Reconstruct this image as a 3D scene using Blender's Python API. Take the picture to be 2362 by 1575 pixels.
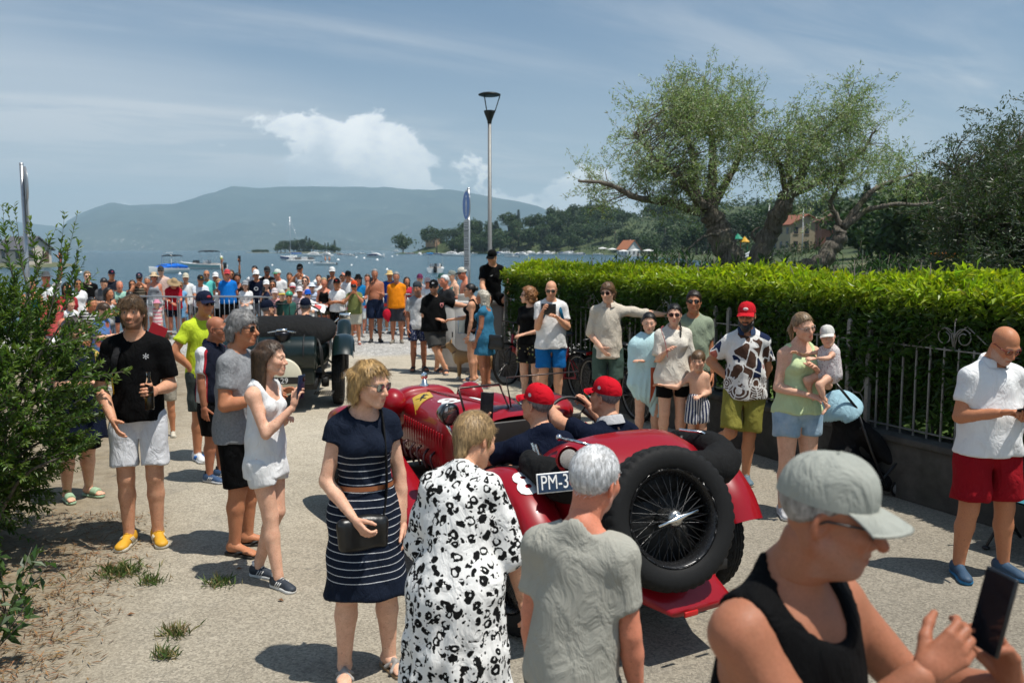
import bpy, bmesh, math, random
import numpy as np
from mathutils import Vector, Matrix
for o in list(bpy.data.objects): bpy.data.objects.remove(o, do_unlink=True)
SC = bpy.context.scene
COL = SC.collection
R = math.radians
random.seed(7); RNG = np.random.default_rng(7)
# ------------------------------------------------------------------ camera
CAM_H = 2.2; FPX = 2023.6; CX = 1181.0; CY = 787.5; TILT = math.atan(0.1038)
cam = bpy.data.cameras.new('camera'); camo = bpy.data.objects.new('camera', cam); COL.objects.link(camo)
camo.location = (0, 0, CAM_H); camo.rotation_euler = (math.pi/2 - TILT, 0, 0)
cam.lens = 36*FPX/2362; cam.sensor_width = 36; cam.sensor_fit = 'HORIZONTAL'
cam.clip_start = 0.1; cam.clip_end = 60000
cam.dof.use_dof = True; cam.dof.focus_distance = 6.0; cam.dof.aperture_fstop = 3.5
SC.camera = camo
def ray(px, py):
 u = (px-CX)/FPX; v = (CY-py)/FPX; c, s = math.cos(TILT), math.sin(TILT)
 return np.array([u, c+v*s, -s+v*c])
def at(px, py, Y):                       # a point of the place from a direction and its distance
 d = ray(px, py); t = Y/d[1]; return np.array([d[0]*t, Y, CAM_H+d[2]*t])
def gnd(px, py, z=0.0):
 d = ray(px, py); t = (z-CAM_H)/d[2]; return np.array([d[0]*t, d[1]*t, z])
# ------------------------------------------------------------------ sky and sun
SUN_EL = R(69); SUN_AZ = math.atan2(0.90, -0.44)
W = bpy.data.worlds.new('World'); SC.world = W; W.use_nodes = True
def build_world():
 nt = W.node_tree; N = nt.nodes; L = nt.links
 for n in list(N): N.remove(n)
 out = N.new('ShaderNodeOutputWorld'); bg = N.new('ShaderNodeBackground')
 sky = N.new('ShaderNodeTexSky'); sky.sky_type = 'NISHITA'; sky.sun_disc = False
 sky.sun_elevation = SUN_EL; sky.sun_rotation = SUN_AZ; sky.altitude = 100
 sky.air_density = 1.0; sky.dust_density = 1.6; sky.ozone_density = 2.4
 bg.inputs['Strength'].default_value = 0.07
 tc = N.new('ShaderNodeTexCoord')
 def math_(op, a, b=None, c=None, clamp=False):
  m = N.new('ShaderNodeMath'); m.operation = op; m.use_clamp = clamp
  for i, x in enumerate((a, b, c)):
   if x is None: continue
   if isinstance(x, (int, float)): m.inputs[i].default_value = x
   else: L.new(x, m.inputs[i])
  return m.outputs[0]
 def ramp(x, lo, hi):
  m = N.new('ShaderNodeMapRange'); m.interpolation_type = 'SMOOTHSTEP'; L.new(x, m.inputs[0])
  m.inputs[1].default_value = lo; m.inputs[2].default_value = hi; return m.outputs[0]
 sep = N.new('ShaderNodeSeparateXYZ'); L.new(tc.outputs['Generated'], sep.inputs[0])
 X, Y, Z = sep.outputs
 zz = math_('ADD', math_('MAXIMUM', Z, 0.0), 0.10)
 px = math_('DIVIDE', X, zz); py = math_('DIVIDE', Y, zz)
 def comb(a, b, c=0.0):
  m = N.new('ShaderNodeCombineXYZ')
  for i, x in enumerate((a, b, c)):
   if isinstance(x, (int, float)): m.inputs[i].default_value = x
   else: L.new(x, m.inputs[i])
  return m.outputs[0]
 def noise(v, sc, det=6, rough=.55, dist=0.0):
  n = N.new('ShaderNodeTexNoise'); L.new(v, n.inputs['Vector']); n.inputs['Scale'].default_value = sc
  n.inputs['Detail'].default_value = det; n.inputs['Roughness'].default_value = rough
  n.inputs['Distortion'].default_value = dist; return n.outputs['Fac']
 # high cirrus, drawn out along one wind direction
 a = R(28)
 wu = math_('ADD', math_('MULTIPLY', px, math.cos(a)), math_('MULTIPLY', py, math.sin(a)))
 wv = math_('SUBTRACT', math_('MULTIPLY', py, math.cos(a)), math_('MULTIPLY', px, math.sin(a)))
 c1 = noise(comb(math_('MULTIPLY', wu, 0.30), math_('MULTIPLY', wv, 1.05), 2.3), 0.62, 8, .58, .7)
 c2 = noise(comb(math_('MULTIPLY', wu, 0.55), math_('MULTIPLY', wv, 1.3), 7.7), 1.5, 7, .62, .5)
 veil = noise(comb(px, py, 11.0), 0.22, 4, .5)
 cir = math_('MULTIPLY', ramp(c1, .47, .68), ramp(c2, .36, .62))
 slant = math_('MULTIPLY_ADD', Z, -1.05, 1.12, clamp=True)                     # a thin layer looks thinner the steeper one looks through it
 wide = math_('MULTIPLY_ADD', math_('MAXIMUM', math_('MINIMUM', px, 2.2), -2.2), -.11, veil)
 cir = math_('MULTIPLY', math_('MULTIPLY_ADD', ramp(wide, .50, .78), .55, math_('MULTIPLY', cir, .80), clamp=True), slant, clamp=True)
 # cumulus banked over the mountains all along the horizon
 az = math_('ARCTAN2', X, Y)
 vec = comb(math_('MULTIPLY', az, 1.0), math_('MULTIPLY', Z, 1.35), 0.37)
 big = noise(comb(math_('MULTIPLY', az, 1.0), 0.0, 3.1), 2.6, 2, .5)
 puff = noise(vec, 9.0, 9, .58, .2)
 def bell(c, w, hgt):
  q = math_('DIVIDE', math_('SUBTRACT', az, c), w); return math_('MULTIPLY', math_('POWER', 2.718, math_('MULTIPLY', math_('MULTIPLY', q, q), -1.0)), hgt)
 lift = math_('ADD', math_('MULTIPLY', ramp(big, .50, .75), .06), math_('ADD', bell(-.150, .070, .175), math_('ADD', bell(-.255, .075, .085), bell(.085, .10, .080))))   # how high the bank reaches at each azimuth
 cum = math_('SUBTRACT', math_('MULTIPLY_ADD', puff, .44, lift), math_('ADD', Z, .225))
 cumm = ramp(cum, .0, .022)
 shade = ramp(noise(comb(math_('MULTIPLY', az, 1.0), math_('MULTIPLY_ADD', Z, 1.35, -.035), .37), 9.0, 7, .58, .2), .34, .62)
 haze = math_('POWER', math_('SUBTRACT', 1.0, math_('MAXIMUM', Z, 0.0), clamp=True), 9.0)
 def mix(f, a, b):
  m = N.new('ShaderNodeMix'); m.data_type = 'RGBA'; L.new(f, m.inputs[0])
  for i, x in ((6, a), (7, b)):
   if isinstance(x, tuple): m.inputs[i].default_value = (*x, 1)
   else: L.new(x, m.inputs[i])
  return m.outputs[2]
 tone = N.new('ShaderNodeMix'); tone.data_type = 'RGBA'; tone.blend_type = 'MULTIPLY'; tone.inputs[0].default_value = 1
 L.new(sky.outputs[0], tone.inputs[6]); tone.inputs[7].default_value = (.74, .98, 1.13, 1)
 col = mix(math_('MULTIPLY', haze, .78), tone.outputs[2], (15.0, 15.0, 15.2))
 col = mix(cir, col, (9.8, 10.1, 10.6))
 ccol = mix(shade, (10.0, 10.8, 11.8), (19.0, 18.8, 18.3))
 col = mix(math_('MULTIPLY', cumm, .88), col, ccol)
 L.new(col, bg.inputs['Color']); L.new(bg.outputs[0], out.inputs[0])
build_world()
sl = bpy.data.lights.new('sun', 'SUN'); sl.energy = 5.0; sl.angle = R(.53); sl.color = (1, .955, .88)
so = bpy.data.objects.new('sun', sl); COL.objects.link(so)
sd = Vector((math.sin(SUN_AZ)*math.cos(SUN_EL), math.cos(SUN_AZ)*math.cos(SUN_EL), math.sin(SUN_EL)))
so.rotation_euler = sd.to_track_quat('Z', 'Y').to_euler(); so.location = (6, -4, 20)
SC.view_settings.view_transform = 'Standard'; SC.view_settings.look = 'None'
SC.view_settings.exposure = 0.15; SC.view_settings.gamma = 1.0; SC.view_settings.use_curve_mapping = False
SC.render.engine = 'CYCLES'
cy = SC.cycles
cy.max_bounces = 6; cy.diffuse_bounces = 2; cy.glossy_bounces = 3; cy.transmission_bounces = 4
cy.transparent_max_bounces = 8; cy.volume_bounces = 0; cy.caustics_reflective = False; cy.caustics_refractive = False
cy.use_denoising = True
# ------------------------------------------------------------------ mesh helpers
A_ = np.asarray
def V3(*a): return np.array(a, float)
def nrm(v): v = A_(v, float); return v/max(np.linalg.norm(v), 1e-9)
def rotm(axis, ang):
 return np.array(Matrix.Rotation(ang, 3, Vector(axis)))
def frame_to(fwd, up):
 """columns right, fwd, up"""
 f = nrm(fwd); r = nrm(np.cross(f, up)); u = np.cross(r, f); return np.stack([r, f, u], 1)
def mk_mesh(name, V, F, mats=None, smooth=True, col=None, mi=None):
 me = bpy.data.meshes.new(name)
 V = np.ascontiguousarray(V, np.float32); groups = F if isinstance(F, list) else [F]
 groups = [A_(g, np.int32) for g in groups if len(g)]
 me.vertices.add(len(V)); me.vertices.foreach_set('co', V.ravel())
 nl = sum(g.size for g in groups); npoly = sum(len(g) for g in groups)
 if npoly:
  me.loops.add(nl); me.polygons.add(npoly)
  me.loops.foreach_set('vertex_index', np.concatenate([g.ravel() for g in groups]))
  tot = np.concatenate([np.full(len(g), g.shape[1], np.int32) for g in groups])
  st = np.concatenate([[0], np.cumsum(tot)[:-1]]).astype(np.int32)
  me.polygons.foreach_set('loop_start', st)
  me.polygons.foreach_set('use_smooth', np.full(npoly, bool(smooth)))
  if mi is not None: me.polygons.foreach_set('material_index', A_(mi, np.int32))
 me.update(calc_edges=True)
 if col is not None:
  at_ = me.color_attributes.new('col', 'FLOAT_COLOR', 'POINT')
  c = np.ones((len(V), 4), np.float32); c[:, :3] = col; at_.data.foreach_set('color', c.ravel())
 for m in (mats if isinstance(mats, (list, tuple)) else [mats]):
  if m is not None: me.materials.append(m)
 return me
def obj(name, me, parent=None, label=None, cat=None, group=None, kind=None, loc=None, rz=0.0):
 o = bpy.data.objects.new(name, me); COL.objects.link(o)
 if parent is not None: o.parent = parent
 if loc is not None: o.location = loc
 if rz: o.rotation_euler = (0, 0, rz)
 if label: o['label'] = label
 if cat: o['category'] = cat
 if group: o['group'] = group
 if kind: o['kind'] = kind
 return o
def empty(name, label, cat, group=None, loc=(0, 0, 0), rz=0.0):
 return obj(name, None, None, label, cat, group, None, loc, rz)
def copy_tree(o, parent=None):
 c = o.copy(); COL.objects.link(c); c.parent = parent
 for ch in list(o.children): copy_tree(ch, c)
 return c
class MB:
 """collects pieces (vertices + faces of 3 or 4 corners) into one mesh"""
 def __init__(s): s.v = []; s.q = []; s.t = []; s.n = 0; s.c = []
 def add(s, V, F, col=None):
  V = A_(V, float)
  if isinstance(F, list) and len(F) and np.ndim(F[0]) == 1: F = [A_(F)]
  for g in (F if isinstance(F, list) else [F]):
   g = A_(g)
   if len(g) == 0: continue
   (s.q if g.shape[1] == 4 else s.t).append(g+s.n)
  s.v.append(V); s.n += len(V)
  s.c.append(np.broadcast_to(A_((1, 1, 1) if col is None else col, float), (len(V), 3)))
  return s
 def box(s, c, size, rot=None, bev=0.0, col=None):
  sx, sy, sz = [x/2 for x in size]
  if bev <= 0:
   V = np.array([[x, y, z] for x in (-sx, sx) for y in (-sy, sy) for z in (-sz, sz)])
   F = [[0, 1, 3, 2], [4, 6, 7, 5], [0, 4, 5, 1], [2, 3, 7, 6], [0, 2, 6, 4], [1, 5, 7, 3]]
   fs = A_(F)
  else:
   b = min(bev, sx*.95, sy*.95, sz*.95); bm = bmesh.new(); bmesh.ops.create_cube(bm, size=1)
   for v in bm.verts: v.co = Vector((v.co.x*2*sx, v.co.y*2*sy, v.co.z*2*sz))
   bmesh.ops.bevel(bm, geom=bm.edges[:], offset=b, segments=2, affect='EDGES', profile=.5)
   bm.verts.ensure_lookup_table(); V = np.array([v.co[:] for v in bm.verts])
   fs = [A_([[v.index for v in f.verts] for f in bm.faces if len(f.verts) == 4]),
    A_([[v.index for v in f.verts] for f in bm.faces if len(f.verts) == 3])]; bm.free()
  if rot is not None: V = V @ A_(rot).T
  return s.add(V+A_(c), fs, col)
 def tube(s, pts, rad, n=8, cap=True, col=None, squash=None):
  V, F = tube(pts, rad, n, cap, squash); return s.add(V, F, col)
 def lathe(s, prof, n=24, M=None, o=(0, 0, 0), col=None):
  """prof: (r, z) pairs, revolved round z; M 3x3 turns it"""
  prof = A_(prof, float); a = np.linspace(0, 2*np.pi, n, endpoint=False)
  V = np.stack([prof[:, None, 0]*np.cos(a), prof[:, None, 0]*np.sin(a), np.repeat(prof[:, None, 1], n, 1)], -1).reshape(-1, 3)
  F = grid_faces(len(prof), n, wrapj=True)
  if M is not None: V = V @ A_(M).T
  return s.add(V+A_(o), F, col)
 def ball(s, c, r, n=12, M=None, col=None):
  t = np.linspace(0, np.pi, n//2+2); r = A_(r, float)*np.ones(3)
  a = np.linspace(0, 2*np.pi, n, endpoint=False)
  V = np.stack([np.sin(t)[:, None]*np.cos(a), np.sin(t)[:, None]*np.sin(a), np.repeat(np.cos(t)[:, None], n, 1)], -1).reshape(-1, 3)*r
  if M is not None: V = V @ A_(M).T
  return s.add(V+A_(c), grid_faces(len(t), n, wrapj=True)[:, ::-1], col)
 def xform(s, M, o=(0, 0, 0)):
  s.v = [v @ A_(M).T + A_(o) for v in s.v]; return s
 def get(s):
  V = np.concatenate(s.v) if s.v else np.zeros((0, 3))
  F = []
  if s.q: F.append(np.concatenate(s.q))
  if s.t: F.append(np.concatenate(s.t))
  return V, F
 def mesh(s, name, mat, smooth=True, usecol=False):
  V, F = s.get()
  me = mk_mesh(name, V, F, mat, smooth, np.concatenate(s.c) if usecol else None)
  return me
 def build(s, name, mat, parent=None, smooth=True, usecol=False, auto=None, **kw):
  me = s.mesh(name, mat, smooth, usecol)
  if auto: sharp(me, auto)
  return obj(name, me, parent, **kw)
def sharp(me, deg=35):
 try: me.set_sharp_from_angle(angle=R(deg))
 except Exception: pass
def grid_faces(ni, nj, wrapi=False, wrapj=False):
 i = np.arange(ni if wrapi else ni-1); j = np.arange(nj if wrapj else nj-1)
 I, J = np.meshgrid(i, j, indexing='ij'); I2 = (I+1) % ni; J2 = (J+1) % nj
 return np.stack([I*nj+J, I*nj+J2, I2*nj+J2, I2*nj+J], -1).reshape(-1, 4)
def tube(pts, rad, n=8, cap=True, squash=None):
 P = A_(pts, float); m = len(P); rad = np.broadcast_to(A_(rad, float), (m,))
 T = np.gradient(P, axis=0) if m > 2 else np.repeat((P[-1]-P[0])[None], m, 0)
 T = T/np.maximum(np.linalg.norm(T, axis=1)[:, None], 1e-9)
 ref = V3(0, 0, 1) if abs(T[0, 2]) < .9 else V3(1, 0, 0)
 N = np.zeros_like(P); n0 = nrm(np.cross(T[0], ref)); N[0] = n0
 for i in range(1, m):
  v = N[i-1]-T[i]*np.dot(N[i-1], T[i]); N[i] = nrm(v)
 B = np.cross(T, N); a = np.linspace(0, 2*np.pi, n, endpoint=False)
 sq = 1.0 if squash is None else squash
 V = P[:, None]+rad[:, None, None]*(N[:, None]*np.cos(a)[None, :, None]+B[:, None]*np.sin(a)[None, :, None]*sq)
 V = V.reshape(-1, 3); F = [grid_faces(m, n, wrapj=True)]
 if cap:
  V = np.concatenate([V, P[:1], P[-1:]]); c0, c1 = m*n, m*n+1; k = np.arange(n); k2 = (k+1) % n
  F.append(np.concatenate([np.stack([np.full(n, c0), k2, k], 1), np.stack([np.full(n, c1), (m-1)*n+k, (m-1)*n+k2], 1)]))
 return V, F
def loft(sections, closed=True, caps=True):
 """sections: (m, n, 3) rings"""
 S = A_(sections, float); m, n = S.shape[:2]; V = S.reshape(-1, 3); F = [grid_faces(m, n, wrapj=closed)]
 if caps and closed:
  V = np.concatenate([V, S[0].mean(0)[None], S[-1].mean(0)[None]]); k = np.arange(n); k2 = (k+1) % n
  F.append(np.concatenate([np.stack([np.full(n, m*n), k2, k], 1), np.stack([np.full(n, m*n+1), (m-1)*n+k, (m-1)*n+k2], 1)]))
 return V, F
def smooth_pts(pts, n=24):
 P = A_(pts, float); m = len(P); t = np.linspace(0, m-1, n); out = []
 for x in t:
  i = min(int(x), m-2); u = x-i
  p0, p1, p2, p3 = P[max(i-1, 0)], P[i], P[i+1], P[min(i+2, m-1)]
  out.append(.5*((2*p1)+(-p0+p2)*u+(2*p0-5*p1+4*p2-p3)*u*u+(-p0+3*p1-3*p2+p3)*u**3))
 return np.array(out)
# ------------------------------------------------------------------ distance-field modeller (smooth bodies and cloth)
class SDF:
 def __init__(s): s.ops = []; s.lo = np.full(3, 1e9); s.hi = np.full(3, -1e9)
 def _add(s, fn, lo, hi, k, op):
  s.ops.append((fn, A_(lo, float), A_(hi, float), k, op))
  if op == 'u': s.lo = np.minimum(s.lo, lo); s.hi = np.maximum(s.hi, hi)
  return s
 def cone(s, a, b, ra, rb=None, k=.02, op='u', cuts=(), flat=None):
  a = A_(a, float); b = A_(b, float); rb = ra if rb is None else rb
  m = max(ra, rb); ba = b-a; bb = max(float(ba@ba), 1e-9)
  if flat is not None: ax = nrm(flat[0]); g = 1/flat[1]-1
  def fn(x, y, z):
   qx, qy, qz = x-a[0], y-a[1], z-a[2]
   if flat is not None:
    d = (qx*ax[0]+qy*ax[1]+qz*ax[2])*g; qx = qx+d*ax[0]; qy = qy+d*ax[1]; qz = qz+d*ax[2]
   t = np.clip((qx*ba[0]+qy*ba[1]+qz*ba[2])/bb, 0, 1)
   d = np.sqrt((qx-ba[0]*t)**2+(qy-ba[1]*t)**2+(qz-ba[2]*t)**2)-(ra+(rb-ra)*t)
   if flat is not None: d = d*(.5+.5*flat[1])
   for (o, n) in cuts: d = np.maximum(d, (x-o[0])*n[0]+(y-o[1])*n[1]+(z-o[2])*n[2])
   return d
  return s._add(fn, np.minimum(a, b)-m, np.maximum(a, b)+m, k, op)
 def ell(s, c, r, k=.02, op='u', M=None, cuts=()):
  c = A_(c, float); r = A_(r, float)*np.ones(3); m = r.max() if M is not None else r
  def fn(x, y, z):
   x0, y0, z0 = x-c[0], y-c[1], z-c[2]
   if M is not None:
    x0, y0, z0 = (x0*M[0, 0]+y0*M[1, 0]+z0*M[2, 0], x0*M[0, 1]+y0*M[1, 1]+z0*M[2, 1], x0*M[0, 2]+y0*M[1, 2]+z0*M[2, 2])
   k0 = np.sqrt((x0/r[0])**2+(y0/r[1])**2+(z0/r[2])**2)
   k1 = np.sqrt((x0/r[0]**2)**2+(y0/r[1]**2)**2+(z0/r[2]**2)**2)+1e-6
   d = k0*(k0-1)/k1
   for (o, n) in cuts: d = np.maximum(d, (x-o[0])*n[0]+(y-o[1])*n[1]+(z-o[2])*n[2])
   return d
  return s._add(fn, c-m, c+m, k, op)
 def box(s, c, h, rad=.01, k=.01, op='u', M=None):
  c = A_(c, float); h = A_(h, float); m = np.linalg.norm(h) if M is not None else h
  def fn(x, y, z):
   x0, y0, z0 = x-c[0], y-c[1], z-c[2]
   if M is not None:
    x0, y0, z0 = (x0*M[0, 0]+y0*M[1, 0]+z0*M[2, 0], x0*M[0, 1]+y0*M[1, 1]+z0*M[2, 1], x0*M[0, 2]+y0*M[1, 2]+z0*M[2, 2])
   qx, qy, qz = np.abs(x0)-h[0]+rad, np.abs(y0)-h[1]+rad, np.abs(z0)-h[2]+rad
   return np.sqrt(np.maximum(qx, 0)**2+np.maximum(qy, 0)**2+np.maximum(qz, 0)**2)+np.minimum(np.maximum(qx, np.maximum(qy, qz)), 0)-rad
  return s._add(fn, c-m, c+m, k, op)
 def cut(s, o, n):
  o = A_(o, float); n = nrm(n)
  s.ops.append((lambda x, y, z: (x-o[0])*n[0]+(y-o[1])*n[1]+(z-o[2])*n[2], None, None, 0, 'cut')); return s
 def disp(s, fn):
  s.ops.append((fn, None, None, 0, 'disp')); return s
 def mesh(s, h):
  mg = 2.2*h; lo = s.lo-mg; n = np.ceil((s.hi+mg-lo)/h).astype(int)+1
  ax = [(lo[i]+h*np.arange(n[i])).astype(np.float32) for i in range(3)]
  F = np.full(n, 1.0, np.float32)
  for fn, l, u, k, op in s.ops:
   if op in ('cut', 'disp'):
    d = fn(ax[0][:, None, None], ax[1][None, :, None], ax[2][None, None, :])
    F = np.maximum(F, d) if op == 'cut' else F+d
    F = F.astype(np.float32); continue
   e = max(k, 0)+2.5*h
   i0 = np.maximum(np.floor((l-e-lo)/h).astype(int), 0); i1 = np.minimum(np.ceil((u+e-lo)/h).astype(int)+1, n)
   if np.any(i1 <= i0): continue
   sl_ = tuple(slice(p, q) for p, q in zip(i0, i1))
   d = fn(ax[0][sl_[0]][:, None, None], ax[1][sl_[1]][None, :, None], ax[2][sl_[2]][None, None, :])
   a = F[sl_]
   if op == 'u':
    if k > 0:
     hh = np.maximum(k-np.abs(a-d), 0)/k; F[sl_] = np.minimum(a, d)-hh*hh*(k*.25)
    else: F[sl_] = np.minimum(a, d)
   else:
    d = -d
    if k > 0:
     hh = np.maximum(k-np.abs(a-d), 0)/k; F[sl_] = np.maximum(a, d)+hh*hh*(k*.25)
    else: F[sl_] = np.maximum(a, d)
  return nets(F, lo, h)
def nets(F, lo, h):
 S = F < 0; n = np.array(F.shape)
 cnt = np.zeros(n-1, np.int8)
 offs = [(i, j, k) for i in (0, 1) for j in (0, 1) for k in (0, 1)]
 for i, j, k in offs: cnt += S[i:n[0]-1+i, j:n[1]-1+j, k:n[2]-1+k]
 I = np.nonzero((cnt > 0) & (cnt < 8)); idx = np.full(n-1, -1, np.int32); m = len(I[0]); idx[I] = np.arange(m)
 val = {o: F[I[0]+o[0], I[1]+o[1], I[2]+o[2]] for o in offs}
 acc = np.zeros((m, 3)); c = np.zeros(m)
 for a_ in offs:
  for ax in range(3):
   if a_[ax] == 1: continue
   b_ = list(a_); b_[ax] = 1; b_ = tuple(b_)
   f0, f1 = val[a_], val[b_]; x = (f0 < 0) != (f1 < 0)
   t = np.where(x, f0/np.where(x, f0-f1, 1), 0)
   p = np.tile(A_(a_, float), (m, 1)); p[:, ax] = t
   acc += p*x[:, None]; c += x
 V = lo+h*(np.stack(I, 1)+acc/np.maximum(c, 1)[:, None])
 Q = []
 for ax in range(3):
  b, d = (ax+1) % 3, (ax+2) % 3
  s0 = [slice(None)]*3; s1 = [slice(None)]*3
  s0[ax] = slice(0, n[ax]-1); s1[ax] = slice(1, n[ax])
  for q in (b, d): s0[q] = slice(1, n[q]-1); s1[q] = slice(1, n[q]-1)
  A0 = S[tuple(s0)]; E = np.nonzero(A0 != S[tuple(s1)])
  pos = [None]*3
  for q in range(3): pos[q] = E[q]+(0 if q == ax else 1)
  def cell(db, dd):
   r = [pos[0].copy(), pos[1].copy(), pos[2].copy()]; r[b] = r[b]-db; r[d] = r[d]-dd
   return idx[r[0], r[1], r[2]]
  q4 = np.stack([cell(1, 1), cell(0, 1), cell(0, 0), cell(1, 0)], 1)
  ins = A0[E]; q4[~ins] = q4[~ins][:, ::-1]; Q.append(q4)
 return V, np.concatenate(Q)
# ------------------------------------------------------------------ materials
MATS = {}
class NT:
 def __init__(s, name):
  s.m = bpy.data.materials.new(name); s.m.use_nodes = True; s.t = s.m.node_tree; s.N = s.t.nodes; s.L = s.t.links
  for n in list(s.N): s.N.remove(n)
  s.out = s.N.new('ShaderNodeOutputMaterial'); s.b = s.N.new('ShaderNodeBsdfPrincipled'); s.L.new(s.b.outputs[0], s.out.inputs[0])
  s.tc = s.N.new('ShaderNodeTexCoord')
 def n(s, typ, ins=None, **kw):
  x = s.N.new(typ)
  for k, v in kw.items(): setattr(x, k, v)
  for k, v in (ins or {}).items(): s.put(x.inputs[k], v)
  return x
 def put(s, sock, v):
  if hasattr(v, 'is_output'): s.L.new(v, sock)
  elif isinstance(v, tuple) and len(v) == 3 and sock.type == 'RGBA': sock.default_value = (*v, 1)
  else: sock.default_value = v
 def math(s, op, a, b=0.0, c=0.0, clamp=False):
  x = s.n('ShaderNodeMath', {0: a, 1: b, 2: c}, operation=op, use_clamp=clamp); return x.outputs[0]
 def noise(s, scale, det=4, rough=.55, vec=None, dist=0.0):
  return s.n('ShaderNodeTexNoise', {'Vector': vec if vec is not None else s.tc.outputs['Object'], 'Scale': scale, 'Detail': det, 'Roughness': rough, 'Distortion': dist}).outputs['Fac']
 def vor(s, scale, vec=None, feature='F1', out='Distance', rnd=1.0):
  return s.n('ShaderNodeTexVoronoi', {'Vector': vec if vec is not None else s.tc.outputs['Object'], 'Scale': scale, 'Randomness': rnd}, feature=feature).outputs[out]
 def ramp(s, x, lo, hi, a=0.0, b=1.0):
  return s.n('ShaderNodeMapRange', {0: x, 1: lo, 2: hi, 3: a, 4: b}).outputs[0]
 def mix(s, f, a, b, mode='MIX'):
  x = s.n('ShaderNodeMix', data_type='RGBA', blend_type=mode); s.put(x.inputs[0], f); s.put(x.inputs[6], a); s.put(x.inputs[7], b); return x.outputs[2]
 def sep(s, v=None):
  return s.n('ShaderNodeSeparateXYZ', {0: v if v is not None else s.tc.outputs['Object']}).outputs
 def mapv(s, scale=(1, 1, 1), loc=(0, 0, 0), rot=(0, 0, 0), vec=None):
  return s.n('ShaderNodeMapping', {'Vector': vec if vec is not None else s.tc.outputs['Object'], 'Scale': scale, 'Location': loc, 'Rotation': rot}).outputs[0]
 def attr(s, name): return s.n('ShaderNodeAttribute', attribute_name=name).outputs['Color']
 def bump(s, h, strength=.3, dist=.01, normal=None):
  x = s.n('ShaderNodeBump', {'Height': h, 'Strength': strength, 'Distance': dist})
  if normal is not None: s.L.new(normal, x.inputs['Normal'])
  return x.outputs[0]
 def set(s, **kw):
  for k, v in kw.items(): s.put(s.b.inputs[{'col': 'Base Color', 'rough': 'Roughness', 'metal': 'Metallic', 'normal': 'Normal', 'spec': 'Specular IOR Level', 'coat': 'Coat Weight', 'trans': 'Transmission Weight', 'alpha': 'Alpha', 'sss': 'Subsurface Weight', 'sheen': 'Sheen Weight', 'emit': 'Emission Color', 'estr': 'Emission Strength', 'ior': 'IOR'}[k]], v)
  return s.m
def hexc(r, g, b):
 f = lambda c: (c/255/12.92 if c/255 <= .04045 else ((c/255+.055)/1.055)**2.4); return (f(r), f(g), f(b))
def mul(c, k): return tuple(min(x*k, 1) for x in c)
def plain(name, col, rough=.5, metal=0.0, var=.12, vs=14, bump=0.0, bs=150, spec=.5, coat=0.0):
 key = ('p', name)
 if key in MATS: return MATS[key]
 t = NT(name); f = t.noise(vs, 4); c = t.mix(f, mul(col, 1-var), mul(col, 1+var))
 kw = dict(col=c, metal=metal, spec=spec, coat=coat, rough=t.ramp(t.noise(vs*3, 3), .2, .8, max(rough-.08, .02), min(rough+.08, 1)))
 if bump: kw['normal'] = t.bump(t.noise(bs, 3), bump, .004)
 MATS[key] = t.set(**kw); return MATS[key]
def cloth(col, rough=.85):
 key = ('c', tuple(round(x, 3) for x in col))
 if key in MATS: return MATS[key]
 t = NT('cloth'); MATS[key] = finish_cloth(t, t.mix(t.noise(7, 5), mul(col, .86), mul(col, 1.1)), rough); return MATS[key]
def finish_cloth(t, c, rough=.85, wr=.8):
 v = t.mapv((1, 1, .55)); w = t.noise(13, 5, .55, v, .8); weave = t.noise(420, 2)
 b1 = t.bump(w, wr, .030); b2 = t.bump(weave, .18, .0015, b1)
 return t.set(col=c, rough=rough, normal=b2, spec=.12)
def skin_mat():
 if 'skin' in MATS: return MATS['skin']
 t = NT('skin'); c = t.attr('col'); n1 = t.noise(26, 5); n2 = t.noise(160, 3)
 c = t.mix(t.ramp(n1, .35, .7, 0, .30), c, (.46, .17, .10), 'MIX'); c = t.mix(.8, c, t.mix(n2, (.72, .69, .66), (1.22, 1.25, 1.25)), 'MULTIPLY'); c = t.mix(t.ramp(t.noise(75, 2), .62, .72, 0, .35), c, (.22, .09, .05))
 MATS['skin'] = t.set(col=c, rough=t.ramp(n2, .3, .7, .45, .66), spec=.3, sss=.12, normal=t.bump(n1, .25, .006, t.bump(t.noise(240, 3), .2, .002))); t.b.inputs['Subsurface Scale'].default_value = .008; t.b.inputs['Subsurface Radius'].default_value = (1, .35, .2); 
 return MATS['skin']
def hair_mat(col):
 key = ('h', tuple(round(x, 3) for x in col))
 if key in MATS: return MATS[key]
 t = NT('hair'); v = t.mapv((1, .45, .22)); f = t.noise(120, 4, .65, v, .5); g = t.noise(16, 3)
 c = t.mix(t.ramp(f, .34, .66), mul(col, .38), mul(col, 1.5)); c = t.mix(t.ramp(g, .3, .7, 0, .35), c, mul(col, .55))
 MATS[key] = t.set(col=c, rough=.42, spec=.45, normal=t.bump(f, .6, .006)); return MATS[key]
def glass_dark():
 if 'gd' not in MATS:
  t = NT('dark_lens'); MATS['gd'] = t.set(col=t.mix(t.noise(20), (.006, .006, .007), (.015, .014, .014)), rough=.06, spec=.8)
 return MATS['gd']
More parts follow.
